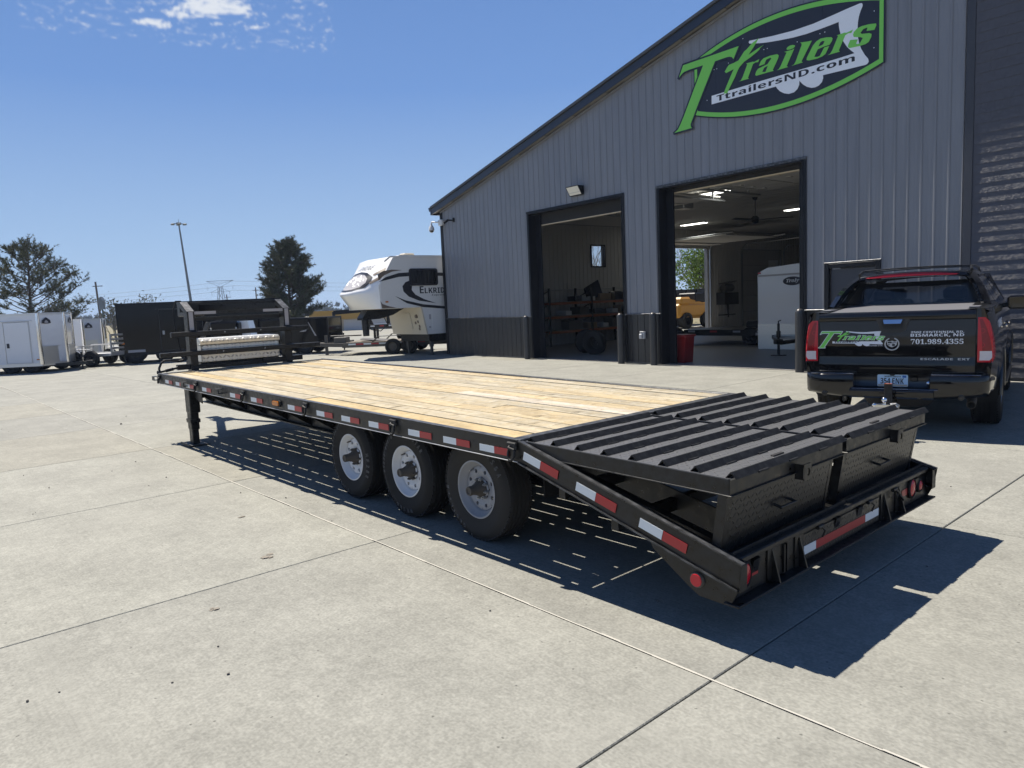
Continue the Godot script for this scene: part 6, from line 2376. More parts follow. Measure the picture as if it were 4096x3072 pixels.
func make_yard() -> void:
	# white cargo trailers at the left
	var h := Vector3(sin(deg_to_rad(88.0)), 0, -cos(deg_to_rad(88.0)))
	var r := Vector3(cos(deg_to_rad(88.0)), 0, sin(deg_to_rad(88.0)))
	var corner := Vector3(-16.75, 0, -25.9)
	var c := corner - r * 1.06 - h * 2.4
	var o := thing("cargo_trailer", "white enclosed cargo trailer with side door and mirror corner trim, farthest left", "trailer", heading(88, c.x, c.z), "white enclosed cargo trailers at the left")
	cargo_trailer(o, 4.8, 2.12, 0.30, 2.12, 0.32, M["trailer_white"], M["aluminium"], [-1.95, -1.25], {"shiny": true, "guard": true, "door": -1.63, "door_w": 0.86, "tongue": 0.75, "markers": true})
	corner = Vector3(-17.95, 0, -30.6)
	c = corner - r * 0.92 - h * 1.9
	o = thing("cargo_trailer", "smaller white enclosed cargo trailer behind the silver utility trailer", "trailer", heading(88, c.x, c.z), "white enclosed cargo trailers at the left")
	cargo_trailer(o, 3.8, 1.84, 0.34, 1.86, 0.34, M["trailer_white"], M["aluminium"], [0.4], {"shiny": true, "guard": true, "tongue": 0.9})
	# silver utility trailer with a slatted gate
	o = thing("utility_trailer", "silver aluminium utility trailer with slatted ramp gate", "trailer", heading(100, -16.35, -28.95))
	var b := MB.new()
	for x in [-0.85, 0.85]:
		b.bar(Vector3(x, 0.45, 1.1), Vector3(x, 0.45, -1.1), 0.05, 0.10)
		b.bar(Vector3(x, 0.80, 1.1), Vector3(x, 0.80, -0.4), 0.05, 0.05)
		for z in [1.1, 0.6, 0.1, -0.4]:
			b.bar(Vector3(x, 0.45, z), Vector3(x, 0.80, z), 0.04, 0.04, Vector3.BACK)
	for z in [1.1, -1.1]:
		b.bar(Vector3(-0.85, 0.45, z), Vector3(0.85, 0.45, z), 0.05, 0.10)
	b.box2(Vector3(-0.84, 0.44, -1.1), Vector3(0.84, 0.46, 1.1))
	part("frame", b, M["aluminium"], o)
	b = MB.new()
	for k in 5:
		b.bar(Vector3(0.82, 0.52 + k * 0.17, -1.12), Vector3(-0.82, 0.52 + k * 0.17, -1.12), 0.03, 0.08)
	for x in [-0.82, 0.0, 0.82]:
		b.bar(Vector3(x, 0.45, -1.15), Vector3(x, 1.24, -1.15), 0.05, 0.05, Vector3.BACK)
	part("gate", b, M["aluminium"], o)
	b = MB.new()
	for x in [-0.98, 0.98]:
		b.cbox(Vector3(x, 0.68, 0.0), Vector3(0.24, 0.03, 0.9), 0.01)
	part("fender", b, M["aluminium"], o)
	for sg in [-1.0, 1.0]:
		for z in [0.38, -0.38]:
			var wn := Node3D.new()
			wn.name = "wheel"
			o.add_child(wn, true)
			wn.transform = Transform3D(Basis(Vector3.UP, PI if sg > 0 else 0.0), Vector3(sg * 0.98, 0.31, z))
			plain_wheel(wn, 0.31, 0.18)
	# long black cargo trailer
	var hb := Vector3(sin(deg_to_rad(66.0)), 0, -cos(deg_to_rad(66.0)))
	var rb := Vector3(cos(deg_to_rad(66.0)), 0, sin(deg_to_rad(66.0)))
	var cc := Vector3(-15.40, 0, -28.6) + hb * 3.1 - rb * 1.2
	o = thing("black_cargo_trailer", "long glossy black enclosed cargo trailer behind the flatbed's neck", "trailer", heading(66.0, cc.x, cc.z))
	cargo_trailer(o, 6.2, 2.4, 0.38, 2.38, 0.0, M["trailer_black"], M["trim_black"], [2.55, 1.5, 0.65], {"door": 0.8, "door_w": 1.55, "tongue": 1.0})
	b = MB.new()
	b.cbox(Vector3(1.215, 0.50, 2.5), Vector3(0.02, 0.10, 0.62), 0.004)
	part("pale_sticker", b, M["sticker_grey"], o)
	b = MB.new()
	b.cbox(Vector3(1.215, 0.82, 2.95), Vector3(0.02, 0.06, 0.10), 0.006)
	part("side_marker", b, M["lamp_amber"], o)
	b = MB.new()
	b.bar(Vector3(1.1, 0.0, 2.9), Vector3(1.1, 0.4, 3.0), 0.05, 0.05, Vector3.BACK)
	part("stabilizer_leg", b, M["steel_worn"], o)
	make_row()
	make_rv()
	make_equipment()

# trailers parked farther back, seen between and below the near ones
func make_row() -> void:
	# small grey-white cargo trailer seen through the flatbed's neck frame
	var o := thing("white_tool_chest", "small white slant sided chest seen through the flatbed's neck frame", "chest", heading(0, -9.2, -25.6))
	var w := MB.new()
	w.poly(pv([-0.26, 0.3, 0.36, 0.3, 0.10, 1.53, -0.26, 1.53]), face_z(0, 0, -0.3), 0.6)
	part("body", w, M["trailer_white"], o)
	w = MB.new()
	for x in [-0.2, 0.28]:
		w.box2(Vector3(x - 0.04, 0.0, -0.25), Vector3(x + 0.04, 0.3, 0.25))
	part("stand", w, M["black_steel"], o)
	o = thing("glossy_tank_box", "dark glossy hydraulic box on a stand seen through the flatbed's neck frame", "tool box", heading(0, -9.80, -25.2))
	var b := MB.new()
	b.cbox(Vector3(0, 0.95, 0), Vector3(0.98, 1.15, 0.5), 0.06)
	part("box", b, M["trailer_black"], o)
	b = MB.new()
	for x in [-0.43, 0.43]:
		b.cbox(Vector3(x, 1.30, 0.27), Vector3(0.05, 0.07, 0.04), 0.01)
		b.box2(Vector3(x - 0.04, 0.0, -0.2), Vector3(x + 0.04, 0.4, 0.2))
	part("latch", b, M["zinc"], o)
	o = thing("pale_hitch_arm", "pale metal trailer arm leaning up beside the dark box", "trailer arm", heading(0, -10.55, -25.4))
	b = MB.new()
	b.bar(Vector3(-0.55, 0.2, 0), Vector3(0.05, 1.52, 0), 0.14, 0.10, Vector3.BACK, 0.01)
	b.bar(Vector3(0.02, 1.50, 0.02), Vector3(0.55, 1.60, 0.02), 0.06, 0.05)
	b.bar(Vector3(0.0, 1.38, 0.02), Vector3(0.50, 1.57, 0.02), 0.04, 0.04)
	b.box2(Vector3(-0.75, 0.0, -0.2), Vector3(-0.4, 0.24, 0.2))
	part("arm", b, M["steel_worn"], o)
	# low black cargo trailer below the right pine
	o = thing("low_black_trailer", "low black enclosed trailer with a white slash mark, below the pine by the camper", "trailer", heading(95, -8.9, -31.2))
	cargo_trailer(o, 2.9, 1.8, 0.45, 1.50, 0.0, M["trailer_black"], M["trim_black"], [0.5, -0.4], {"tongue": 0.6})
	b = MB.new()
	b.poly(pv([-0.95, 0.75, -0.88, 0.75, -0.62, 1.32, -0.64, 1.32]), Transform3D(Basis(Vector3(0, 0, 1), Vector3.UP, Vector3(-1, 0, 0)), Vector3(0.925, 0, 0)) , 0.006)
	b.poly(pv([-0.55, 1.02, -0.30, 0.97, -0.22, 0.93, -0.50, 0.95]), Transform3D(Basis(Vector3(0, 0, 1), Vector3.UP, Vector3(-1, 0, 0)), Vector3(0.925, 0, 0)) , 0.006)
	part("slash_mark", b, M["sticker_grey"], o)
	# black gooseneck flatbeds in a row behind the camper's nose
	var labels := ["black gooseneck flatbed with red and white tape, left one of the row behind the camper", "black gooseneck flatbed with red and white tape, right one of the row behind the camper"]
	var first: Node3D = null
	for k in 2:
		var at2 := heading(255, -6.1 + k * 2.6, -36.5 - k * 0.4)
		if first:
			copy_of(first, "gooseneck_flatbed", at2, labels[k])
			continue
		first = thing("gooseneck_flatbed", labels[k], "trailer", at2, "gooseneck flatbeds parked behind the camper")
		b = MB.new()
		b.box2(Vector3(-1.2, 0.80, -1.0), Vector3(1.2, 1.0, 2.6))
		for x in [-0.5, 0.5]:
			b.bar(Vector3(x, 0.9, -0.8), Vector3(x, 1.75, -1.15), 0.12, 0.2, Vector3.BACK)
			b.bar(Vector3(x, 1.72, -1.1), Vector3(x * 0.4, 1.66, -2.6), 0.12, 0.2)
		b.cyl(Vector3(0, 1.7, -2.6), Vector3(0, 1.0, -2.6), 0.08, 0.08)
		b.bar(Vector3(-0.9, 0.0, -0.6), Vector3(-0.9, 0.9, -0.6), 0.12, 0.12, Vector3.BACK)
		b.bar(Vector3(0.9, 0.0, -0.6), Vector3(0.9, 0.9, -0.6), 0.12, 0.12, Vector3.BACK)
		part("frame", b, M["black_steel"], first)
		for e in 8:
			b = MB.new()
			b.box2(Vector3(-1.206, 0.9, -0.95 + e * 0.44), Vector3(-1.2, 0.96, -0.75 + e * 0.44))
			part("reflective_tape", b, M["tape_red" if e % 2 else "tape_white"], first)
		for z in [0.9, 1.75]:
			for sg in [-1.0, 1.0]:
				var wn := Node3D.new()
				wn.name = "wheel"
				first.add_child(wn, true)
				wn.transform = Transform3D(Basis(Vector3.UP, PI if sg > 0 else 0.0), Vector3(sg * 0.95, 0.38, z))
				plain_wheel(wn, 0.38, 0.3)

func make_equipment() -> void:
	# worn tandem axle equipment trailer in front of the camper's landing legs
	var o := thing("equipment_trailer", "worn grey tandem axle equipment trailer under the camper's nose, tongue to the left", "trailer", heading(274, -4.80, -28.75))
	var b := MB.new()
	for x in [-0.95, 0.95]:
		b.box2(Vector3(x - 0.05, 0.30, -1.6), Vector3(x + 0.05, 0.46, 2.9))
		b.bar(Vector3(x, 0.40, -1.5), Vector3(0, 0.40, -2.75), 0.09, 0.14)
	b.box2(Vector3(-0.95, 0.32, -1.6), Vector3(0.95, 0.44, -1.5))
	b.cbox(Vector3(0, 0.42, -2.8), Vector3(0.14, 0.16, 0.4), 0.02)
	b.bar(Vector3(0.05, 0.0, -2.55), Vector3(0.05, 0.78, -2.55), 0.10, 0.10, Vector3.BACK)
	b.cyl(Vector3(0.5, 0.72, -2.5), Vector3(0.4, 0.72, -1.2), 0.03, 0.03)
	b.cbox(Vector3(-0.3, 0.56, -1.8), Vector3(0.5, 0.28, 0.5), 0.02)
	part("frame", b, M["steel_worn"], o)
	for k in 8:
		b = MB.new()
		b.box2(Vector3(-0.9, 0.465, -1.5 + k * 0.38), Vector3(0.9, 0.49, -1.13 + k * 0.38))
		part("deck_board", b, M["wood_old"], o)
	for k in 10:
		for x in [-1.004, 1.004]:
			b = MB.new()
			b.box2(Vector3(x - 0.003, 0.395, -1.35 + k * 0.3), Vector3(x + 0.003, 0.45, -1.06 + k * 0.3))
			part("reflective_tape", b, M["tape_red" if k % 2 else "tape_white"], o)
	for sg in [-1.0, 1.0]:
		b = MB.new()
		b.bar(Vector3(sg * 1.13, 0.50, -0.35), Vector3(sg * 1.13, 0.70, -0.12), 0.26, 0.02)
		b.bar(Vector3(sg * 1.13, 0.70, -0.14), Vector3(sg * 1.13, 0.70, 1.65), 0.26, 0.02)
		part("fender", b, M["steel_worn"], o)
		for z in [0.42, 1.06]:
			var wn := Node3D.new()
			wn.name = "wheel"
			o.add_child(wn, true)
			wn.transform = Transform3D(Basis(Vector3.UP, PI if sg > 0 else 0.0), Vector3(sg * 1.13, 0.295, z))
			plain_wheel(wn, 0.295, 0.22, "steel_worn")
	b = MB.new()
	b.poly(pv([-0.7, -0.5, 0.75, -0.55, 0.35, 0.55, -0.5, 0.45]), Transform3D(Basis(Vector3(1, 0, 0), Vector3(0, 0.1, -1), Vector3(0, 1, 0.1)), Vector3(0.1, 0.53, -0.6)), 0.02)
	part("sheet_on_deck", b, M["steel_worn"], o)

# ------------------------------------------------------------------ the fifth wheel camper
# local: x right, -z forward; visible side is x = -1.2; the nose tip stands at z = 0
func make_rv() -> void:
	var RVF := heading(231.8, -5.62, -25.01)
	var o := thing("fifth_wheel_camper", "white fifth wheel camper with brown and black swooshes beside the shop corner", "camper", RVF)
	var hw := 1.2
	# upper body side walls and roof
	var b := MB.new()
	b.poly(pv([0.75, 1.72, 0.72, 2.5, 1.30, 3.42, 1.6, 3.52, 10.5, 3.52, 10.5, 0.76, 2.55, 0.76, 2.35, 1.72]), Transform3D(SIDE_X, Vector3(hw, 0, 0)), hw * 2)
	part("body", b, M["rv_white"], o)
	# moulded nose cap: sections by height, rounded plan
	b = MB.new()
	var rows := []
	for i in 25:
		var f := i / 24.0
		var y := lerpf(1.72, 3.44, f)
		var ins := 0.55 * pow(maxf(0.0, 0.34 - f) / 0.34, 1.5) + 1.30 * pow(maxf(0.0, f - 0.30) / 0.70, 1.35)
		var zb := lerpf(0.78, 1.38, smoothstep(0.45, 1.0, f))
		var r := PackedVector3Array()
		for k in 29:
			var u := lerpf(-1, 1, k / 28.0)
			var x := u * hw * 1.005
			var dep := pow(absf(u), 2.6)
			var zf := ins + 0.02
			# raised brow and sunken windscreen panel
			var brow := 0.06 * exp(-pow((f - 0.30 - 0.10 * u * u) / 0.05, 2.0)) * (1.0 - absf(u))
			var sunk := 0.05 * smoothstep(0.36, 0.44, f) * smoothstep(0.74, 0.66, f) * smoothstep(0.95, 0.6, absf(u))
			r.append(Vector3(x, y, minf(lerpf(zf, zb, dep) - brow + sunk, 1.5)))
		rows.append(r)
	b.loft(rows, Vector3(0, 0.2, -1))
	var bot := []
	for q in [0.0, 1.0]:
		var r := PackedVector3Array()
		for p in rows[0]:
			r.append(Vector3(p.x, 1.722, lerpf(p.z, 0.9, q)))
		bot.append(r)
	b.loft(bot, Vector3.DOWN)
	bot = []
	for q in [0.0, 1.0]:
		var r := PackedVector3Array()
		for p in rows[24]:
			r.append(Vector3(p.x, lerpf(3.44, 3.52, q), lerpf(p.z, 1.7, q)))
		bot.append(r)
	b.loft(bot, Vector3.UP)
	var cap := part("nose_cap", b, M["rv_cap"], o)
	# cap graphic: printed windscreen with dark swept border, following the cap
	var capz := func(x: float, y: float) -> Vector3:
		var fi := clampf((y - 1.72) / 1.72 * 24.0, 0, 23.99)
		var ki := clampf((x / (hw * 1.005) + 1.0) * 14.0, 0, 27.99)
		var i := int(fi)
		var k := int(ki)
		var a: Vector3 = rows[i][k].lerp(rows[i][k + 1], ki - k)
		var d: Vector3 = rows[i + 1][k].lerp(rows[i + 1][k + 1], ki - k)
		return a.lerp(d, fi - i) + Vector3(0, 0.004, -0.012)
	var drape := func(p: PackedVector2Array, mt: Material, called: String, lift: float) -> void:
		# cut a flat outline into small cells so that it follows the curved cap
		var m := MB.new()
		for cx in range(-24, 24):
			for cy in range(0, 36):
				var cell := PackedVector2Array([Vector2(cx * 0.05, 1.72 + cy * 0.05), Vector2(cx * 0.05 + 0.05, 1.72 + cy * 0.05), Vector2(cx * 0.05 + 0.05, 1.77 + cy * 0.05), Vector2(cx * 0.05, 1.77 + cy * 0.05)])
				for g in Geometry2D.intersect_polygons(p, cell):
					var idx := Geometry2D.triangulate_polygon(g)
					for i in range(0, idx.size(), 3):
						var q := []
						for e in 3: q.append(capz.call(g[idx[i + e]].x, g[idx[i + e]].y) + Vector3(0, 0, -lift))
						m.trif(q[0], q[1], q[2], Vector3(0, 0.3, -1))
		part(called, m, mt, cap)
	drape.call(pv([-0.92, 2.62, -0.85, 2.80, -0.45, 2.97, 0.0, 3.02, 0.45, 2.97, 0.85, 2.80, 0.92, 2.62, 0.80, 2.45, 0.4, 2.36, 0.0, 2.34, -0.4, 2.36, -0.80, 2.45]), M["rv_black"], "windscreen_border", 0.0)
	drape.call(pv([-0.74, 2.62, -0.68, 2.76, -0.38, 2.90, 0.0, 2.94, 0.38, 2.90, 0.68, 2.76, 0.74, 2.62, 0.62, 2.48, 0.3, 2.41, 0.0, 2.40, -0.3, 2.41, -0.62, 2.48]), M["sticker_grey"], "windscreen_print", 0.006)
	rng.seed = 12
	var streaks := MB.new()
	for k in 26:
		var x := rng.randf_range(-0.6, 0.5)
		var y := rng.randf_range(2.47, 2.82)
		var l := rng.randf_range(0.05, 0.14)
		var a: Vector3 = capz.call(x, y)
		var d: Vector3 = capz.call(x + l * 0.6, y + l * 0.7)
		streaks.bar(a + Vector3(0, 0, -0.010), d + Vector3(0, 0, -0.010), 0.02, 0.004)
	part("print_streaks", streaks, M["sign_white"], cap)
	drape.call(pv([-1.14, 3.02, -0.86, 2.84, -0.78, 2.88, -1.0, 3.06, -1.16, 3.16]), M["rv_taupe"], "cap_stripe", 0.002)
	drape.call(pv([-1.17, 2.70, -0.95, 2.56, -0.86, 2.62, -1.16, 2.86]), M["rv_taupe"], "cap_stripe", 0.002)
	var lt := MB.new()
	var wd := MB.new()
	letters(wd, "ELKRIDGE", font("Droid Sans"), face_z(0, 0, 0), 0.95, 0.15, 0.002)
	for i in range(0, wd.v.size(), 3):
		var q := []
		for e in 3: q.append(capz.call(0.44 - wd.v[i + e].x, 3.07 + wd.v[i + e].y) + Vector3(0, 0.004, -0.006))
		lt.trif(q[0], q[1], q[2], Vector3(0, 0.5, -1))
	part("cap_lettering", lt, M["rv_black"], cap)
	# side graphics on x = -hw; drawn in (z, y)
	var ST := Transform3D(Basis(Vector3(0, 0, 1), Vector3.UP, Vector3(-1, 0, 0)), Vector3(-hw, 0, 0))
	var put := func(a: Array, mt: String, called: String, lift: float) -> void:
		var m := MB.new()
		m.poly(pv(a), Transform3D(ST.basis, Vector3(-hw - lift, 0, 0)), 0.002, false)
		part(called, m, M[mt], o)
	put.call([0.70, 2.86, 0.90, 2.98, 1.25, 3.03, 1.65, 3.01, 1.25, 2.96, 0.95, 2.84, 0.72, 2.68], "rv_taupe", "side_stripe", 0.002)
	put.call([0.72, 2.62, 1.00, 2.78, 1.5, 2.91, 2.2, 2.95, 3.2, 2.91, 6.0, 2.70, 6.0, 2.60, 3.2, 2.80, 2.2, 2.82, 1.5, 2.78, 1.0, 2.68], "rv_black", "side_stripe", 0.002)
	put.call([1.95, 2.66, 1.75, 2.60, 1.62, 2.46, 1.65, 2.28, 1.85, 2.10, 2.25, 1.95, 2.95, 1.84, 2.45, 2.00, 2.12, 2.16, 1.98, 2.32, 2.0, 2.48, 2.15, 2.58], "rv_black", "side_swoosh", 0.002)
	put.call([1.30, 2.14, 1.70, 1.98, 2.4, 1.82, 3.4, 1.71, 6.0, 1.68, 6.0, 1.60, 3.4, 1.62, 2.4, 1.72, 1.75, 1.88], "rv_black", "side_stripe", 0.002)
	put.call([0.74, 1.99, 0.82, 1.88, 1.05, 1.80, 1.35, 1.735, 0.79, 1.735], "rv_taupe", "side_stripe", 0.002)
	put.call([3.3, 2.69, 4.5, 2.62, 4.5, 2.58, 3.3, 2.66], "rv_black", "side_stripe", 0.002)
	b = MB.new()
	b.poly(rrect(1.90, 2.47, 3.06, 3.06, 0.09), ST, 0.03)
	var wn := part("window", b, M["rv_black"], o)
	b = MB.new()
	b.poly(rrect(1.96, 2.53, 3.00, 3.00, 0.06), Transform3D(ST.basis, Vector3(-hw - 0.03, 0, 0)), 0.003)
	part("pane", b, M["black_glass"], wn)
	b = MB.new()
	letters(b, "E", font("Droid Sans", true), Transform3D(ST.basis, Vector3(-hw - 0.002, 2.20, 2.30)), 0.16, 0.25, 0.002)
	letters(b, "LKRIDGE", font("Droid Sans", true), Transform3D(ST.basis, Vector3(-hw - 0.002, 2.20, 2.50)), 1.22, 0.19, 0.002)
	letters(b, "ExpressPLUS", font("Droid Sans"), Transform3D(ST.basis, Vector3(-hw - 0.002, 2.085, 2.78)), 0.98, 0.08, 0.002, 0.3)
	part("side_lettering", b, M["rv_black"], o)
	b = MB.new()
	b.cbox(Vector3(-hw - 0.012, 1.95, 0.98), Vector3(0.02, 0.05, 0.11), 0.006)
	part("side_marker", b, M["lamp_amber"], o)
	b = MB.new()
	b.poly(rrect(2.75, 0.86, 3.35, 1.50, 0.07), ST, 0.012)
	part("side_hatch", b, M["rv_white"], o)
	for q in [[2.62, 1.28, 2.70, 1.46], [2.60, 0.98, 2.68, 1.04]]:
		b = MB.new()
		b.box2(Vector3(-hw - 0.004, q[1], q[0]), Vector3(-hw, q[3], q[2]))
		part("notice", b, M["sticker_grey"], o)
	# cream lower front with hatch
	b = MB.new()
	b.poly(pv([2.30, 1.74, 2.50, 0.755, 2.56, 0.755, 2.36, 1.74]), Transform3D(SIDE_X, Vector3(hw, 0, 0)), hw * 2)
	var lf := part("lower_front", b, M["rv_cream"], o)
	var tilt := Basis(Vector3(-1, 0, 0), Vector3(0, 0.98, -0.199), Vector3(0, -0.199, -0.98))
	b = MB.new()
	b.poly(rrect(-0.55, 0.18, 0.45, 0.80, 0.06), Transform3D(tilt, Vector3(0.1, 0.76, 2.495)), 0.015)
	part("front_hatch", b, M["rv_cream"], lf)
	b = MB.new()
	b.cyl(tilt * Vector3(0.78, 0.66, 0.0) + Vector3(0, 0.76, 2.495), tilt * Vector3(0.78, 0.66, 0.05) + Vector3(0, 0.76, 2.495), 0.07, 0.06, 14)
	for q in [[0.62, 0.42], [0.80, 0.46], [0.84, 0.30], [0.80, 0.20]]:
		b.box(tilt * Vector3(q[0], q[1], 0.012) + Vector3(0, 0.76, 2.495), Vector3(0.06, 0.09, 0.02), tilt)
	part("front_fitting", b, M["rv_taupe"], lf)
	# pin box, legs, chains, wheels, roof gear
	b = MB.new()
	b.poly(pv([-0.25 + 1.0, 1.71, 2.2, 1.71, 1.75, 1.50, 1.2, 1.38, 0.55, 1.36, 0.55, 1.44]), Transform3D(SIDE_X, Vector3(0.22, 0, 0)), 0.44)
	b.cyl(Vector3(0, 1.40, 0.75), Vector3(0, 0.80, 0.75), 0.13, 0.11, 16)
	part("pin_box", b, M["black_steel"], o)
	b = MB.new()
	b.tube(PackedVector3Array([Vector3(-0.22, 1.55, 1.3), Vector3(-0.24, 1.15, 1.5), Vector3(-0.22, 0.95, 1.2), Vector3(-0.2, 1.02, 0.85), Vector3(-0.2, 1.40, 0.7)]), 0.014, 6)
	part("cable", b, M["rubber"], o)
	for x in [-0.88, 0.72]:
		b = MB.new()
		b.box2(Vector3(x - 0.06, 0.30, 2.80), Vector3(x + 0.06, 0.85, 2.92))
		b.box2(Vector3(x - 0.04, 0.0, 2.82), Vector3(x + 0.04, 0.32, 2.90))
		b.box2(Vector3(x - 0.11, 0.0, 2.75), Vector3(x + 0.11, 0.015, 2.97))
		part("landing_leg", b, M["steel_worn"], o)
	b = MB.new()
	b.box2(Vector3(-1.0, 0.50, 2.7), Vector3(1.0, 0.76, 10.4))
	part("chassis", b, M["black_steel"], o)
	for z in [6.2, 7.1]:
		for sg in [-1.0, 1.0]:
			var w := Node3D.new()
			w.name = "wheel"
			o.add_child(w, true)
			w.transform = Transform3D(Basis(Vector3.UP, PI if sg > 0 else 0.0), Vector3(sg * 1.0, 0.36, z))
			plain_wheel(w, 0.36, 0.22)
	b = MB.new()
	b.cbox(Vector3(-0.3, 3.58, 2.4), Vector3(0.4, 0.14, 0.4), 0.03)
	b.cbox(Vector3(0.1, 3.56, 5.2), Vector3(0.7, 0.22, 1.0), 0.05)
	part("roof_vent", b, M["rv_cream"], o)
	b = MB.new()
	b.bar(Vector3(-hw - 0.004, 3.46, 1.2), Vector3(-hw - 0.004, 3.50, 10.4), 0.02, 0.05)
	b.bar(Vector3(-hw - 0.004, 3.46, 1.2), Vector3(-hw - 0.004, 3.30, 0.98), 0.02, 0.05)
	part("gutter_trim", b, M["rv_white"], o)

# ------------------------------------------------------------------ plants
func frond(b: MB, p: Vector3, axis: Vector3, n: int, l: float, w: float, spread: float) -> void:
	var up := axis.normalized()
	var s := up.cross(Vector3(0.31, 0.2, 0.93)).normalized()
	var f := s.cross(up)
	for k in n:
		var a := rng.randf() * TAU
		var t := rng.randf_range(0.1, spread)
		var d := (up * cos(t) + (s * cos(a) + f * sin(a)) * sin(t)).normalized()
		var side := d.cross(Vector3(rng.randf_range(-1, 1), rng.randf_range(-1, 1), rng.randf_range(-1, 1))).normalized() * w * 0.5
		var nn := side.cross(d).normalized()
		if nn.dot(up + Vector3.UP * 0.7) < 0: nn = -nn
		var q := p + d * l * rng.randf_range(0.0, 0.15)
		var tip := q + d * l * rng.randf_range(0.7, 1.1)
		b.tri(q - side, q + side, tip, nn)

func limb(b: MB, pts: PackedVector3Array, r0: float, r1: float, seg := 6) -> void:
	for i in pts.size() - 1:
		var a := lerpf(r0, r1, float(i) / (pts.size() - 1))
		var d := lerpf(r0, r1, float(i + 1) / (pts.size() - 1))
		b.cyl(pts[i], pts[i + 1], a, d, seg, false)

func pine(o: Node3D, H: float, R: float, bare: float, dense: float, sd: int, mt: String, lean := 0.0, inner := 0.28) -> void:
	rng.seed = sd
	var tr := MB.new()
	var tp := PackedVector3Array()
	for i in 9:
		var f := i / 8.0
		tp.append(Vector3(sin(f * 4.0 + sd) * 0.10 + lean * f * f, f * H * 0.97, cos(f * 3.0 + sd) * 0.10))
	limb(tr, tp, H * 0.022, H * 0.004, 10)
	var cr := MB.new()
	cr.use_col = true
	var n := int(44 * dense)
	for k in n:
		var f := lerpf(bare, 0.985, pow(float(k) / n, 0.9))
		var ti := f * 8.0
		var base: Vector3 = tp[mini(int(ti), 7)].lerp(tp[mini(int(ti) + 1, 8)], ti - int(ti))
		var env := R * pow(1.0 - clampf((f - bare) / (1.0 - bare), 0, 1), 0.50) * (0.75 + 0.25 * smoothstep(bare - 0.02, bare + 0.18, f))
		var len := maxf(0.35, env * rng.randf_range(0.62, 1.12))
		var a := k * 2.399 + rng.randf_range(-0.5, 0.5)
		var rise := lerpf(0.12, 0.85, f) + rng.randf_range(-0.15, 0.2)
		var dir := Vector3(cos(a), rise, sin(a)).normalized()
		var pts := PackedVector3Array([base])
		var p := base
		var d := dir
		for e in 5:
			p += d * len / 5.0
			pts.append(p)
			d = (d + Vector3(rng.randf_range(-0.22, 0.22), rng.randf_range(-0.06, 0.20), rng.randf_range(-0.22, 0.22))).normalized()
		limb(tr, pts, 0.012 * H * (0.35 + 0.3 * (1.0 - f)), 0.012, 5)
		# twigs with needle tufts, thickest near the tips
		var tw := int(maxf(4, len * 6.5 * dense))
		for e in tw:
			var g := rng.randf_range(inner, 1.0)
			var gi := g * 5.0
			var q: Vector3 = pts[mini(int(gi), 4)].lerp(pts[mini(int(gi) + 1, 5)], gi - int(gi))
			var td := (d * 0.6 + Vector3(rng.randf_range(-1, 1), rng.randf_range(-0.25, 0.9), rng.randf_range(-1, 1))).normalized()
			var tl := rng.randf_range(0.15, 0.55) * (0.5 + 0.18 * R)
			var tip := q + td * tl
			tr.cyl(q, tip, 0.012, 0.007, 4, false)
			var sh := rng.randf_range(0.55, 1.3)
			cr.col = Color(sh * rng.randf_range(0.95, 1.15), sh, sh * rng.randf_range(0.8, 1.05))
			for m in 3:
				frond(cr, q.lerp(tip, 0.45 + 0.3 * m), td, 9, rng.randf_range(0.20, 0.30), 0.042, 1.25)
	part("trunk", tr, M["pine_bark"], o)
	part("crown", cr, M[mt], o)

func leafy(o: Node3D, H: float, R: float, y0: float, sd: int, mt: String, n: int, leaf: float, bark := "grey_bark") -> void:
	rng.seed = sd
	var tr := MB.new()
	var top := Vector3(0, y0 + 0.6, 0)
	limb(tr, PackedVector3Array([Vector3.ZERO, Vector3(0.05, y0 * 0.5, 0), top]), H * 0.03, H * 0.018, 9)
	var cr := MB.new()
	cr.use_col = true
	var tips := []
	for k in 16:
		var a := k * 2.399
		var el := lerpf(0.3, 1.45, k / 15.0)
		var d := Vector3(cos(a) * cos(el), sin(el), sin(a) * cos(el))
		var l := rng.randf_range(0.6, 1.0)
		var e := top + Vector3(d.x * R * l, d.y * (H - y0) * l, d.z * R * l)
		var mid := top.lerp(e, 0.5) + Vector3(rng.randf_range(-0.2, 0.2), 0.2, rng.randf_range(-0.2, 0.2)) * R * 0.4
		limb(tr, PackedVector3Array([top, mid, e]), H * 0.011, 0.015, 5)
		tips.append(e)
		tips.append(mid)
		for m in 3:
			var e2 := mid + (e - top).normalized().rotated(Vector3(rng.randf(), rng.randf(), rng.randf()).normalized(), rng.randf_range(-0.9, 0.9)) * R * rng.randf_range(0.3, 0.6)
			limb(tr, PackedVector3Array([mid, e2]), H * 0.005, 0.01, 4)
			tips.append(e2)
	for k in n:
		var c: Vector3 = tips[rng.randi() % tips.size()]
		var s := Vector3(rng.randfn(), rng.randfn(), rng.randfn()) * R * 0.17
		var sh := rng.randf_range(0.5, 1.35)
		cr.col = Color(sh, sh, sh * rng.randf_range(0.7, 1.1))
		frond(cr, c + s, Vector3(rng.randf_range(-1, 1), rng.randf_range(-0.2, 1), rng.randf_range(-1, 1)), 6, leaf, leaf * 0.62, 1.5)
	part("trunk", tr, M[bark], o)
	if n > 0: part("crown", cr, M[mt], o)

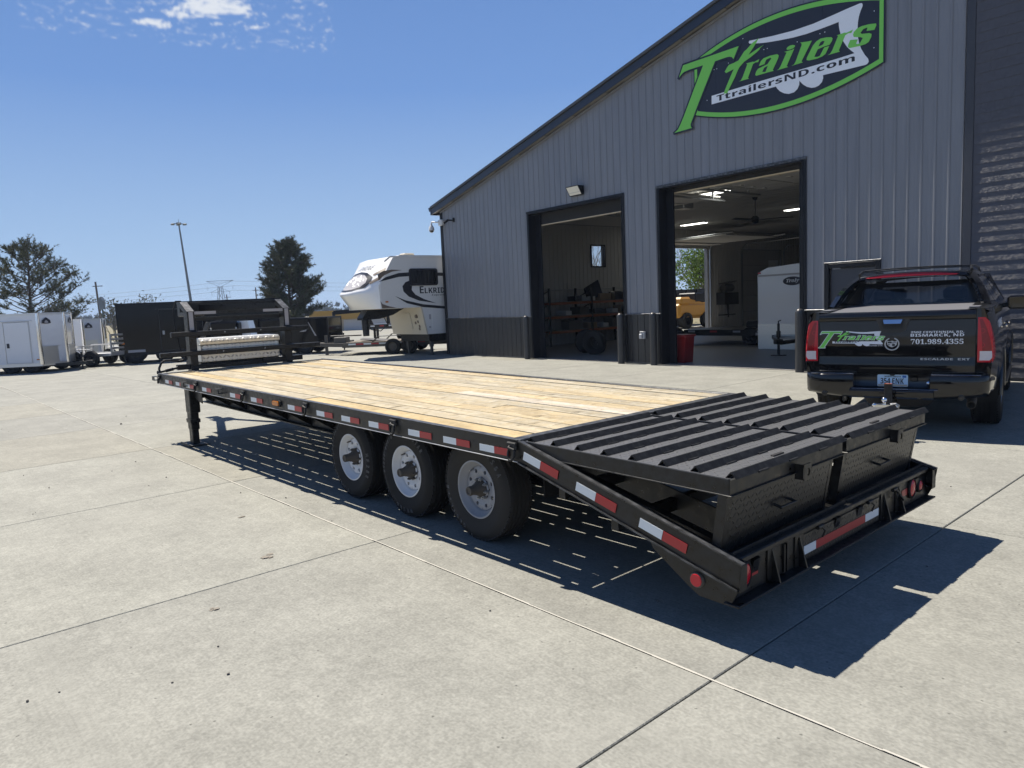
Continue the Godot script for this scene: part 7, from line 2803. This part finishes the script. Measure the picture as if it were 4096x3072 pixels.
func twiggy(o: Node3D, H: float, R: float, sd: int, lvl := 4, bark := "grey_bark") -> void:
	rng.seed = sd
	var tr := MB.new()
	var grow_branch := func(me: Callable, p: Vector3, d: Vector3, l: float, r: float, left: int) -> void:
		var e := p + d * l
		tr.cyl(p, e, r, r * 0.65, 5 if left > 1 else 3, false)
		if left == 0: return
		for k in (3 if left > 1 else 4):
			var nd := (d + Vector3(rng.randf_range(-0.75, 0.75), rng.randf_range(-0.15, 0.5), rng.randf_range(-0.75, 0.75))).normalized()
			me.call(me, p.lerp(e, rng.randf_range(0.55, 1.0)), nd, l * rng.randf_range(0.55, 0.8), r * 0.55, left - 1)
	for k in 4:
		var a := TAU * k / 4.0 + rng.randf()
		grow_branch.call(grow_branch, Vector3(cos(a), 0, sin(a)) * 0.15, Vector3(cos(a) * R / H * 0.8, 1, sin(a) * R / H * 0.8).normalized(), H * 0.42, H * 0.010, lvl)
	part("branches", tr, M[bark], o)

func far_at(px: float, py: float, d: float) -> Vector3:
	# a point d metres away on the bearing and at the height of that spot in the view; used only to lay out the distance
	var b := atan((px - 2048.0) / 2894.9)
	return Vector3(sin(b) * d / cos(b) * cos(b), (1250.0 - py) / 2894.9 * d + 1.67, -cos(b) * d)

func make_distance() -> void:
	# the two pines
	var o := thing("pine_tree", "open crowned pine tree with visible bare limbs behind the white cargo trailers", "tree", at(-38.2, 0, -58.5))
	pine(o, 7.9, 5.3, 0.10, 1.25, 4, "pine_needles", 0.2, 0.42)
	o = thing("pine_tree", "dense rounded pine tree left of the camper", "tree", at(-17.6, 0, -59.5, 1.0))
	pine(o, 7.45, 3.5, 0.11, 2.2, 9, "pine_needles_dark", -0.4)
	# light mast
	o = thing("light_mast", "tall slender steel light mast with a ring of lamps on top", "light pole", at(-47.5, 0, -110))
	var b := MB.new()
	b.cyl(Vector3(0, 0, 0), Vector3(-1.0, 15.8, 0), 0.24, 0.10, 10)
	part("pole", b, M["galv_pole"], o)
	b = MB.new()
	b.cyl(Vector3(-1.0, 15.7, 0), Vector3(-1.0, 16.0, 0), 0.35, 0.35, 12)
	b.cyl(Vector3(-1.0, 16.0, 0), Vector3(-1.0, 16.5, 0), 0.03, 0.03, 6)
	for k in 6:
		var a := TAU * k / 6
		b.bar(Vector3(-1.0, 15.85, 0), Vector3(-1.0 + cos(a) * 1.0, 15.82, sin(a) * 1.0), 0.05, 0.05)
		b.cbox(Vector3(-1.0 + cos(a) * 0.95, 15.75, sin(a) * 0.95), Vector3(0.42, 0.14, 0.42), 0.03)
	part("lamp_ring", b, M["galv_pole"], o)
	# lattice pylon, with arms and wires
	o = thing("lattice_pylon", "distant steel lattice power pylon with spread top arms", "pylon", at(-155, 0, -395))
	b = MB.new()
	var lv := [[0.0, 4.2], [6.0, 2.6], [11.0, 1.5], [15.0, 1.1], [18.5, 0.9]]
	for i in lv.size() - 1:
		for sx in [-1.0, 1.0]:
			for sz in [-1.0, 1.0]:
				b.bar(Vector3(sx * lv[i][1], lv[i][0], sz * lv[i][1]), Vector3(sx * lv[i + 1][1], lv[i + 1][0], sz * lv[i + 1][1]), 0.26, 0.26)
			b.bar(Vector3(sx * lv[i][1], lv[i][0], 1.0), Vector3(-sx * lv[i + 1][1], lv[i + 1][0], 1.0), 0.18, 0.18)
	for q in [[8.5, 8.6, 10.6], [18.5, 7.3, 21.5], [15.4, 5.2, 17.2]]:
		for sx in [-1.0, 1.0]:
			if q[0] > 18.0:
				b.bar(Vector3(sx * 0.9, q[0], 0), Vector3(sx * q[1], q[2], 0), 0.14, 0.14)
				b.bar(Vector3(-sx * 0.9, q[0] + 1.0, 0), Vector3(sx * q[1], q[2], 0), 0.10, 0.10)
			else:
				b.bar(Vector3(sx * 0.9, q[2], 0), Vector3(sx * q[1], q[0], 0), 0.12, 0.12)
				b.bar(Vector3(sx * 0.9, q[0], 0), Vector3(sx * q[1], q[0], 0), 0.10, 0.10)
			b.bar(Vector3(sx * q[1] * 0.93, q[0] - 2.0, 0), Vector3(sx * q[1] * 0.93, q[0], 0), 0.12, 0.12, Vector3.BACK)
	b.bar(Vector3(-7.3, 21.4, 0), Vector3(7.3, 21.4, 0), 0.22, 0.22)
	part("lattice", b, M["galv_pole"], o)
	# wood poles and their wires
	var poles := [[-66.0, -118.0, 8.3, "leaning wooden utility pole right of the birdhouse"], [-62.0, -180.0, 8.7, "far wooden utility pole left of the camper, the taller of two"], [-70.5, -184.0, 7.4, "far utility pole with a short brace left of the camper, the shorter of two"]]
	for q in poles:
		o = thing("utility_pole", q[3], "utility pole", at(q[0], 0, q[1]))
		b = MB.new()
		b.cyl(Vector3(0, 0, 0), Vector3(-0.3 if q[2] < 8.5 else 0.0, q[2], 0), 0.20, 0.14, 8)
		part("pole", b, M["wood_pole"], o)
		b = MB.new()
		b.box(Vector3(0, q[2] - 0.7, 0), Vector3(1.6, 0.12, 0.12))
		part("cross_arm", b, M["wood_pole"], o)
	b = MB.new()
	for k in 3:
		for e in 10:
			var f0 := e / 10.0
			var f1 := (e + 1) / 10.0
			var fn := func(f: float) -> Vector3: return Vector3(lerpf(-160, -148, f) - 240.0 * (1.0 - f), lerpf(14.0, 16.0 + k * 2.5, f) - sin(f * PI) * 5.0, lerpf(-300, -395, f))
			b.cyl(fn.call(f0), fn.call(f1), 0.06, 0.06, 4, false)
			var f2 := func(f: float) -> Vector3: return Vector3(lerpf(-148, 260, f), lerpf(16.0 + k * 2.5, 14.0, f) - sin(f * PI) * 6.0, lerpf(-395, -430, f))
			b.cyl(f2.call(f0), f2.call(f1), 0.06, 0.06, 4, false)
	solo("power_lines", b, M["wire"], Transform3D(), "thin power lines strung from the lattice pylon", "wires")
	# birdhouse on a pole
	o = thing("birdhouse", "grey green birdhouse with a peaked roof on a pole behind the trailers", "birdhouse", at(-20.3, 0, -36.5))
	b = MB.new()
	b.cyl(Vector3(0, 0, 0), Vector3(0, 2.4, 0), 0.03, 0.03, 8)
	part("pole", b, M["sign_dark_green"], o)
	b = MB.new()
	b.box2(Vector3(-0.11, 2.35, -0.11), Vector3(0.11, 2.75, 0.11))
	part("box", b, M["galv_pole"], o)
	b = MB.new()
	b.poly(pv([-0.14, 2.75, 0.14, 2.75, 0.0, 2.98]), face_z(0, 0, -0.13), 0.26)
	part("roof", b, M["galv_pole"], o)
	# tan storage building with a gold fascia behind the camper
	o = thing("storage_building", "low tan building with a golden roof band and white roll doors behind the camper", "building", heading(0, -11.2, -66))
	b = MB.new()
	b.box2(Vector3(-6.5, 0, -5), Vector3(7.5, 1.05, 0))
	part("wall", b, M["tan_wall"], o)
	b = MB.new()
	b.box2(Vector3(-6.8, 1.05, -5.2), Vector3(7.8, 1.85, 0.3))
	part("roof_band", b, M["gold_fascia"], o)
	for k in 6:
		b = MB.new()
		b.box2(Vector3(-6.0 + k * 2.2, 0.0, 0.0), Vector3(-4.4 + k * 2.2, 0.98, 0.05))
		part("roll_door", b, M["pale_door"], o)
	# far houses on the rise
	rng.seed = 55
	var hl := ["far white house right of the dense pine", "far grey house behind the golden roofed building", "far low pale building near the camper's nose"]
	for k in 3:
		var x: float = [-44.0, -36.0, -27.0][k]
		o = thing("house", hl[k], "house", heading(0, x, -230 - k * 12))
		b = MB.new()
		b.box2(Vector3(-4.5, 0, -4), Vector3(4.5, 2.4, 0))
		part("wall", b, M["house_wall"], o)
		b = MB.new()
		b.poly(pv([-4.9, 2.4, 4.9, 2.4, 3.0, 3.9, -3.0, 3.9]), face_z(0, 0, -4.2), 4.4)
		part("roof", b, M["house_roof"], o)
		for e in 2:
			b = MB.new()
			b.box2(Vector3(-2.6 + e * 3.8, 0.9, 0), Vector3(-1.4 + e * 3.8, 1.9, 0.04))
			part("window", b, M["black_glass"], o)
	# thickets and the tree line far away
	var sh := [[-37.5, -60.0, 3.6, 2.2, "bare budding shrub beside the open crowned pine"], [-33.6, -62.0, 3.2, 1.8, "bare budding shrub left of the birdhouse"], [-31.2, -63.0, 3.4, 2.0, "bare budding shrub right of the birdhouse"]]
	for q in sh:
		o = thing("shrub", q[4], "shrub", at(q[0], 0, q[1]))
		leafy(o, q[2], q[3], 0.4, int(-q[0] * 10), "shrub", 420, 0.12)
		twiggy(o, q[2] * 1.05, q[3], int(-q[1]), 3)
	o = thing("yucca_bush", "low dark bush in front of the golden roofed building", "bush", at(-16.6, 0, -52))
	leafy(o, 1.5, 1.3, 0.2, 3, "pine_needles", 260, 0.2)
	var line := MB.new()
	line.use_col = true
	rng.seed = 91
	for k in 900:
		var x := rng.randf_range(-330, 330)
		var z := -420.0 - rng.randf() * 90.0
		var hgt := rng.randf_range(2.5, 8.5)
		var s := rng.randf_range(0.6, 1.2)
		line.col = Color(s, s, s * 0.9)
		for e in 5:
			frond(line, Vector3(x + rng.randfn() * 2.0, rng.randf() * hgt * 0.75, z + rng.randfn()), Vector3.UP, 6, 2.4, 1.6, 1.4)
	var tl := solo("far_tree_line", line, M["far_foliage"], Transform3D(), "low band of far trees along the horizon", "trees")
	tl.set_meta("kind", "stuff")
	var hill := MB.new()
	var hr := []
	for i in 3:
		var r := PackedVector3Array()
		for k in 41:
			var x := lerpf(-900, 900, k / 40.0)
			r.append(Vector3(x, [-2.0, 4.0 + 2.0 * sin(k * 0.7) + 1.5 * sin(k * 1.9), -2.0][i], [-430.0, -620.0, -900.0][i]))
		hr.append(r)
	hill.loft(hr, Vector3.UP)
	var hg := part("hills", hill, M["dry_grass"], self)
	hg.set_meta("kind", "structure")
	# trees beyond the shop's side door
	var inw := FB * Vector3(-9.0, 0, -26.9)
	o = thing("leafy_tree", "bright green spring tree seen through the shop's open side door", "tree", at(inw.x, 0, inw.z))
	leafy(o, 4.5, 2.6, 0.9, 17, "leaves", 2600, 0.13)
	var i2 := FB * Vector3(-12.5, 0, -31.5)
	o = thing("bare_tree", "bare branching tree behind the green tree in the side door", "tree", at(i2.x, 0, i2.z))
	twiggy(o, 7.6, 3.2, 23, 5)
	var i3 := FB * Vector3(-4.6, 0, -11.8)
	o = thing("bare_tree", "bare tree seen through the small shop window", "tree", at(i3.x, 0, i3.z))
	twiggy(o, 5.4, 2.0, 29, 5)

# ------------------------------------------------------------------ things inside the shop; x along the front wall, z = minus depth
func make_inside() -> void:
	# shelf rack along the side wall
	var o := thing("shelf_rack", "long orange beamed storage rack along the side wall in the left bay", "shelf", FB * face_z(0.85, 0, -7.0))
	for z in [-3.4, -1.1, 1.1, 3.3]:
		var b := MB.new()
		for x in [-0.45, 0.45]:
			b.box(Vector3(x, 1.1, z), Vector3(0.07, 2.2, 0.07))
		for k in 4:
			b.bar(Vector3(-0.45, 0.3 + k * 0.5, z), Vector3(0.45, 0.6 + k * 0.5, z), 0.03, 0.03)
		part("upright", b, M["black_steel"], o)
	for y in [0.55, 1.10, 1.62]:
		var b := MB.new()
		for x in [-0.45, 0.45]:
			b.box(Vector3(x, y, -0.05), Vector3(0.05, 0.09, 6.8))
		part("beam", b, M["orange_paint"], o)
		b = MB.new()
		b.box(Vector3(0, y + 0.055, -0.05), Vector3(0.92, 0.02, 6.8))
		part("shelf_board", b, M["wood_old"], o)
	# boxes and bins on it
	rng.seed = 303
	var kinds := [["cardboard_box", "cardboard", "brown cardboard box"], ["plastic_bin", "black_steel", "black plastic bin"], ["white_carton", "white_plastic", "small white carton"], ["parts_box", "steel_worn", "dull metal parts box"]]
	var lev := [["bottom", 0.62], ["middle", 1.17], ["top", 1.69]]
	var ord := ["first", "second", "third", "fourth", "fifth", "sixth", "seventh"]
	for l in 3:
		var z := -10.1
		var k := 0
		while z < -3.9 and k < 7:
			var kd: Array = kinds[(k * 2 + l * 3 + (k >> 1)) % 4]
			var w := rng.randf_range(0.35, 0.75)
			var hh := rng.randf_range(0.18, 0.36)
			if kd[0] == "white_carton": hh = 0.16; w = 0.3
			var b := MB.new()
			b.cbox(Vector3(0, hh / 2, 0), Vector3(rng.randf_range(0.4, 0.7), hh, w), 0.012, Basis(Vector3.UP, rng.randf_range(-0.12, 0.12)))
			b.box(Vector3(0.0, hh + 0.004, 0), Vector3(0.5, 0.008, 0.06))
			solo(kd[0], b, M[kd[1]], FB * face_z(0.95, lev[l][1], z + w / 2), "%s on the rack's %s shelf, %s from the far end" % [kd[2], lev[l][0], ord[k]], "box", "boxes on the storage rack")
			z += w + rng.randf_range(0.1, 0.5)
			k += 1
	var b := MB.new()
	b.cbox(Vector3(0, 0.3, 0), Vector3(0.05, 0.6, 0.85), 0.01, Basis(Vector3.FORWARD, 0.0) * Basis(Vector3.RIGHT, 0.4))
	solo("flat_panel", b, M["trim_black"], FB * face_z(1.1, 1.75, -6.2), "tilted black panel standing on top of the storage rack", "panel")
	# stack of tyres, leaning wheels
	var labels := ["lowest", "second lowest", "third from the bottom", "fourth from the bottom", "second highest", "topmost"]
	var first: Node3D = null
	for k in 6:
		var t := FB * Transform3D(Basis(Vector3.BACK, PI / 2), Vector3(4.1, 0.14 + k * 0.245, -5.2))
		var lb := "%s tyre of the tyre stack inside the left bay" % labels[k]
		if first == null:
			first = thing("stacked_tyre", lb, "tyre", t, "tyres stacked inside the left bay")
			b = MB.new()
			var ax := Transform3D(Basis(Vector3(0, 1, 0), Vector3(-1, 0, 0), Vector3(0, 0, 1)), Vector3.ZERO)
			b.lathe(PackedVector2Array([Vector2(0.22, 0.09), Vector2(0.32, 0.125), Vector2(0.41, 0.11), Vector2(0.44, 0.085), Vector2(0.44, -0.085), Vector2(0.41, -0.11), Vector2(0.32, -0.125), Vector2(0.22, -0.09), Vector2(0.24, 0.0), Vector2(0.22, 0.09)]), ax, 32)
			part("tyre", b, M["rubber"], first)
		else:
			copy_of(first, "stacked_tyre", t, lb)
	var lw := [[5.55, -1.75, 0.15, "spare wheel leaning in the left bay with its face to the yard"], [4.75, -2.2, 1.0, "spare wheel at the left jamb inside the left bay"], [7.3, -3.4, 0.5, "spare wheel on the floor at the right inside the left bay"]]
	var w0: Node3D = null
	for q in lw:
		var t := FB * Transform3D(Basis(Vector3.UP, -PI / 2 + q[2]) * Basis(Vector3.BACK, -0.15), Vector3(q[0], 0.38, q[1]))
		if w0 == null:
			w0 = thing("spare_wheel", q[3], "wheel", t, "loose wheels inside the left bay")
			plain_wheel(w0, 0.385, 0.24)
		else:
			copy_of(w0, "spare_wheel", t, q[3])
	# bench pipe rail over the shelves
	b = MB.new()
	b.cyl(Vector3(0, 0, -3.5), Vector3(0, 0, 3.5), 0.02, 0.02, 6)
	for z in [-3.0, -1.5, 0.0, 1.5, 3.0]:
		b.cyl(Vector3(0, 0, z), Vector3(0, 0.25, z), 0.012, 0.012, 6)
	solo("wall_rail", b, M["zinc"], FB * face_z(0.35, 2.15, -7.0), "thin metal rail with pegs on the left bay's side wall", "rail")
	# red bin by the jamb
	o = thing("red_bin", "red plastic bin beside the right door's left jamb", "bin", FB * face_z(9.82, 0, -0.66))
	b = MB.new()
	b.poly(pv([-0.16, 0.0, 0.16, 0.0, 0.22, 0.66, -0.22, 0.66]), face_z(0, 0, -0.18), 0.36)
	part("body", b, M["red_plastic"], o)
	b = MB.new()
	b.cbox(Vector3(0, 0.69, 0), Vector3(0.50, 0.06, 0.44), 0.015)
	part("rim", b, M["red_plastic"], o)
	# flatbed inside the right bay
	o = thing("bay_trailer", "dark flatbed trailer parked inside the right bay", "trailer", FB * Transform3D(Basis(Vector3.UP, PI / 2), Vector3(8.6, 0, -7.4)))
	b = MB.new()
	b.box2(Vector3(-1.1, 0.32, -3.2), Vector3(1.1, 0.52, 3.4))
	b.box2(Vector3(-1.1, 0.52, 2.7), Vector3(1.1, 1.0, 2.85))
	part("deck", b, M["black_steel"], o)
	for k in 7:
		for sg in [-1.0, 1.0]:
			b = MB.new()
			b.box2(Vector3(sg * 1.104 - 0.003, 0.43, -3.0 + k * 0.9), Vector3(sg * 1.104 + 0.003, 0.49, -2.72 + k * 0.9))
			part("reflective_tape", b, M["tape_red" if k == 1 else "sticker_grey"], o)
	b = MB.new()
	b.box2(Vector3(1.104, 0.34, -0.35), Vector3(1.110, 0.42, 0.1))
	b.box2(Vector3(-1.110, 0.34, -0.35), Vector3(-1.104, 0.42, 0.1))
	part("name_sticker", b, M["sticker_grey"], o)
	for z in [-0.6, 0.3]:
		for sg in [-1.0, 1.0]:
			var wn := Node3D.new()
			wn.name = "wheel"
			o.add_child(wn, true)
			wn.transform = Transform3D(Basis(Vector3.UP, PI if sg > 0 else 0.0), Vector3(sg * 0.98, 0.30, z))
			plain_wheel(wn, 0.30, 0.2)
	b = MB.new()
	b.cbox(Vector3(0, 0.12, 0), Vector3(0.9, 0.24, 2.4), 0.06)
	b.cbox(Vector3(0.1, 0.30, -0.5), Vector3(0.6, 0.2, 0.7), 0.05)
	solo("covered_load", b, M["interior_dark"], FB * Transform3D(Basis(Vector3.UP, PI / 2), Vector3(8.5, 0.52, -7.6)), "dark covered load lying on the flatbed in the right bay", "load")
	# white cargo trailer nosing out of the right bay
	o = thing("bay_cargo_trailer", "white cargo trailer with a tread plate front inside the right bay", "trailer", FB * face_z(10.42, 0, -5.06))
	b = MB.new()
	var pr := pv([-1.28, 0.0, 1.28, 0.0, 1.28, 2.18, 1.20, 2.30, 0.95, 2.40, 0.0, 2.46, -0.95, 2.40, -1.20, 2.30, -1.28, 2.18])
	b.poly(pr, face_z(0, 0.0, -5.5), 5.5)
	part("body", b, M["trailer_white"], o)
	b = MB.new()
	b.box2(Vector3(-1.28, 0.02, 0.0), Vector3(1.28, 0.76, 0.008))
	part("gravel_guard", b, M["bright_tread_plate"], o)
	b = MB.new()
	b.poly(pv([-1.285, 2.15, 1.285, 2.15, 1.285, 2.20, -1.285, 2.20]), face_z(0, 0, -0.02), 0.035)
	part("trim_band", b, M["sticker_grey"], o)
	b = MB.new()
	b.poly(oval(-0.16, 1.98, 0.30, 0.125, 32), face_z(0, 0, 0.001), 0.006)
	var lg := part("logo_oval", b, M["ink"], o)
	b = MB.new()
	letters(b, "Troly", font("Droid Serif", true), face_z(-0.385, 1.915, 0.007), 0.40, 0.13, 0.002, 0.35)
	part("logo_script", b, M["sign_white"], lg)
	b = MB.new()
	b.cbox(Vector3(-1.22, 2.26, 0.01), Vector3(0.10, 0.04, 0.03), 0.008)
	part("marker_lamp", b, M["lamp_red"], o)
	b = MB.new()
	for x in [-0.8, 0.8]:
		b.bar(Vector3(x, 0.38, 0.0), Vector3(0.85, 0.38, 2.3), 0.06, 0.10)
	b.cbox(Vector3(0.85, 0.42, 2.4), Vector3(0.12, 0.12, 0.3), 0.02)
	part("tongue", b, M["black_steel"], o)
	b = MB.new()
	b.cyl(Vector3(0.55, 0.04, 1.9), Vector3(0.55, 0.86, 1.9), 0.035, 0.035, 12)
	b.cyl(Vector3(0.55, 0.5, 1.9), Vector3(0.55, 0.66, 1.9), 0.055, 0.055, 12)
	b.box(Vector3(0.55, 0.02, 1.9), Vector3(0.34, 0.03, 0.2))
	b.tube(PackedVector3Array([Vector3(0.55, 0.84, 1.9), Vector3(0.55, 0.92, 1.9), Vector3(0.62, 0.94, 1.9)]), 0.015, 6)
	part("jack", b, M["black_steel"], o)
	# wall bracket with motor, between the side doors
	o = thing("wall_compressor", "dark wall mounted motor and bracket between the side doors", "compressor", FB * face_z(0.2, 0, -15.9))
	b = MB.new()
	b.box2(Vector3(0.0, 1.20, -0.6), Vector3(0.5, 1.78, 0.5))
	part("cabinet", b, M["interior_dark"], o)
	b = MB.new()
	b.bar(Vector3(0.05, 0.6, -0.4), Vector3(0.45, 1.2, 0.2), 0.06, 0.06)
	b.bar(Vector3(0.45, 0.72, 0.2), Vector3(0.05, 1.2, -0.3), 0.06, 0.06)
	b.bar(Vector3(0.05, 0.7, 0.4), Vector3(0.5, 0.72, -0.3), 0.06, 0.06)
	part("bracket", b, M["black_steel"], o)
	b = MB.new()
	b.cyl(Vector3(0.25, 2.0, -0.35), Vector3(0.25, 2.0, 0.3), 0.19, 0.19, 20)
	b.box(Vector3(0.3, 2.26, 0.0), Vector3(0.4, 0.03, 0.9), Basis(Vector3.RIGHT, 0.12))
	part("motor", b, M["steel_worn"], o)
	# yellow machine and dark dump box outside the side door
	o = thing("yellow_loader", "yellow loader parked outside the open side door", "loader", FB * face_z(-3.2, 0, -17.3))
	b = MB.new()
	b.cbox(Vector3(0, 0.95, 0.2), Vector3(1.6, 0.75, 2.4), 0.12)
	b.cbox(Vector3(0.2, 1.45, 0.9), Vector3(1.3, 0.4, 0.8), 0.1)
	part("engine_cover", b, M["yellow_paint"], o)
	b = MB.new()
	b.bar(Vector3(0.6, 1.5, 0.9), Vector3(0.7, 1.0, -1.5), 0.18, 0.26)
	b.bar(Vector3(-0.6, 1.5, 0.9), Vector3(-0.5, 1.0, -1.5), 0.18, 0.26)
	b.cbox(Vector3(0.1, 0.8, -1.8), Vector3(1.8, 0.7, 0.5), 0.08)
	part("lift_arm", b, M["yellow_paint"], o)
	b = MB.new()
	b.cbox(Vector3(0.2, 1.6, -0.3), Vector3(1.1, 0.5, 0.7), 0.05)
	part("seat_cage", b, M["trim_black"], o)
	for q in [[-0.8, -0.8], [0.8, -0.8], [-0.8, 0.9], [0.8, 0.9]]:
		var wn := Node3D.new()
		wn.name = "wheel"
		o.add_child(wn, true)
		wn.position = Vector3(q[0], 0.42, q[1])
		plain_wheel(wn, 0.42, 0.3)
	o = thing("dump_box_trailer", "dark high sided dump trailer outside the open side door", "trailer", FB * face_z(-6.2, 0, -19.6))
	b = MB.new()
	b.box2(Vector3(-1.0, 0.7, -3.4), Vector3(1.0, 2.08, 3.4))
	part("box", b, M["trim_black"], o)
	for k in 8:
		b = MB.new()
		b.box2(Vector3(1.0, 0.7, -3.3 + k * 0.93), Vector3(1.08, 2.05, -3.2 + k * 0.93))
		part("side_post", b, M["black_steel"], o)
	for z in [-0.5, 0.5]:
		for sg in [-1.0, 1.0]:
			var wn := Node3D.new()
			wn.name = "wheel"
			o.add_child(wn, true)
			wn.transform = Transform3D(Basis(Vector3.UP, PI if sg > 0 else 0.0), Vector3(sg * 0.9, 0.38, z))
			plain_wheel(wn, 0.38, 0.24)

func _ready() -> void:
	make_view()
	make_materials()
	make_ground()
	make_shop()
	make_yard()
	make_trailer()
	make_pickup()
	make_inside()
	make_distance()
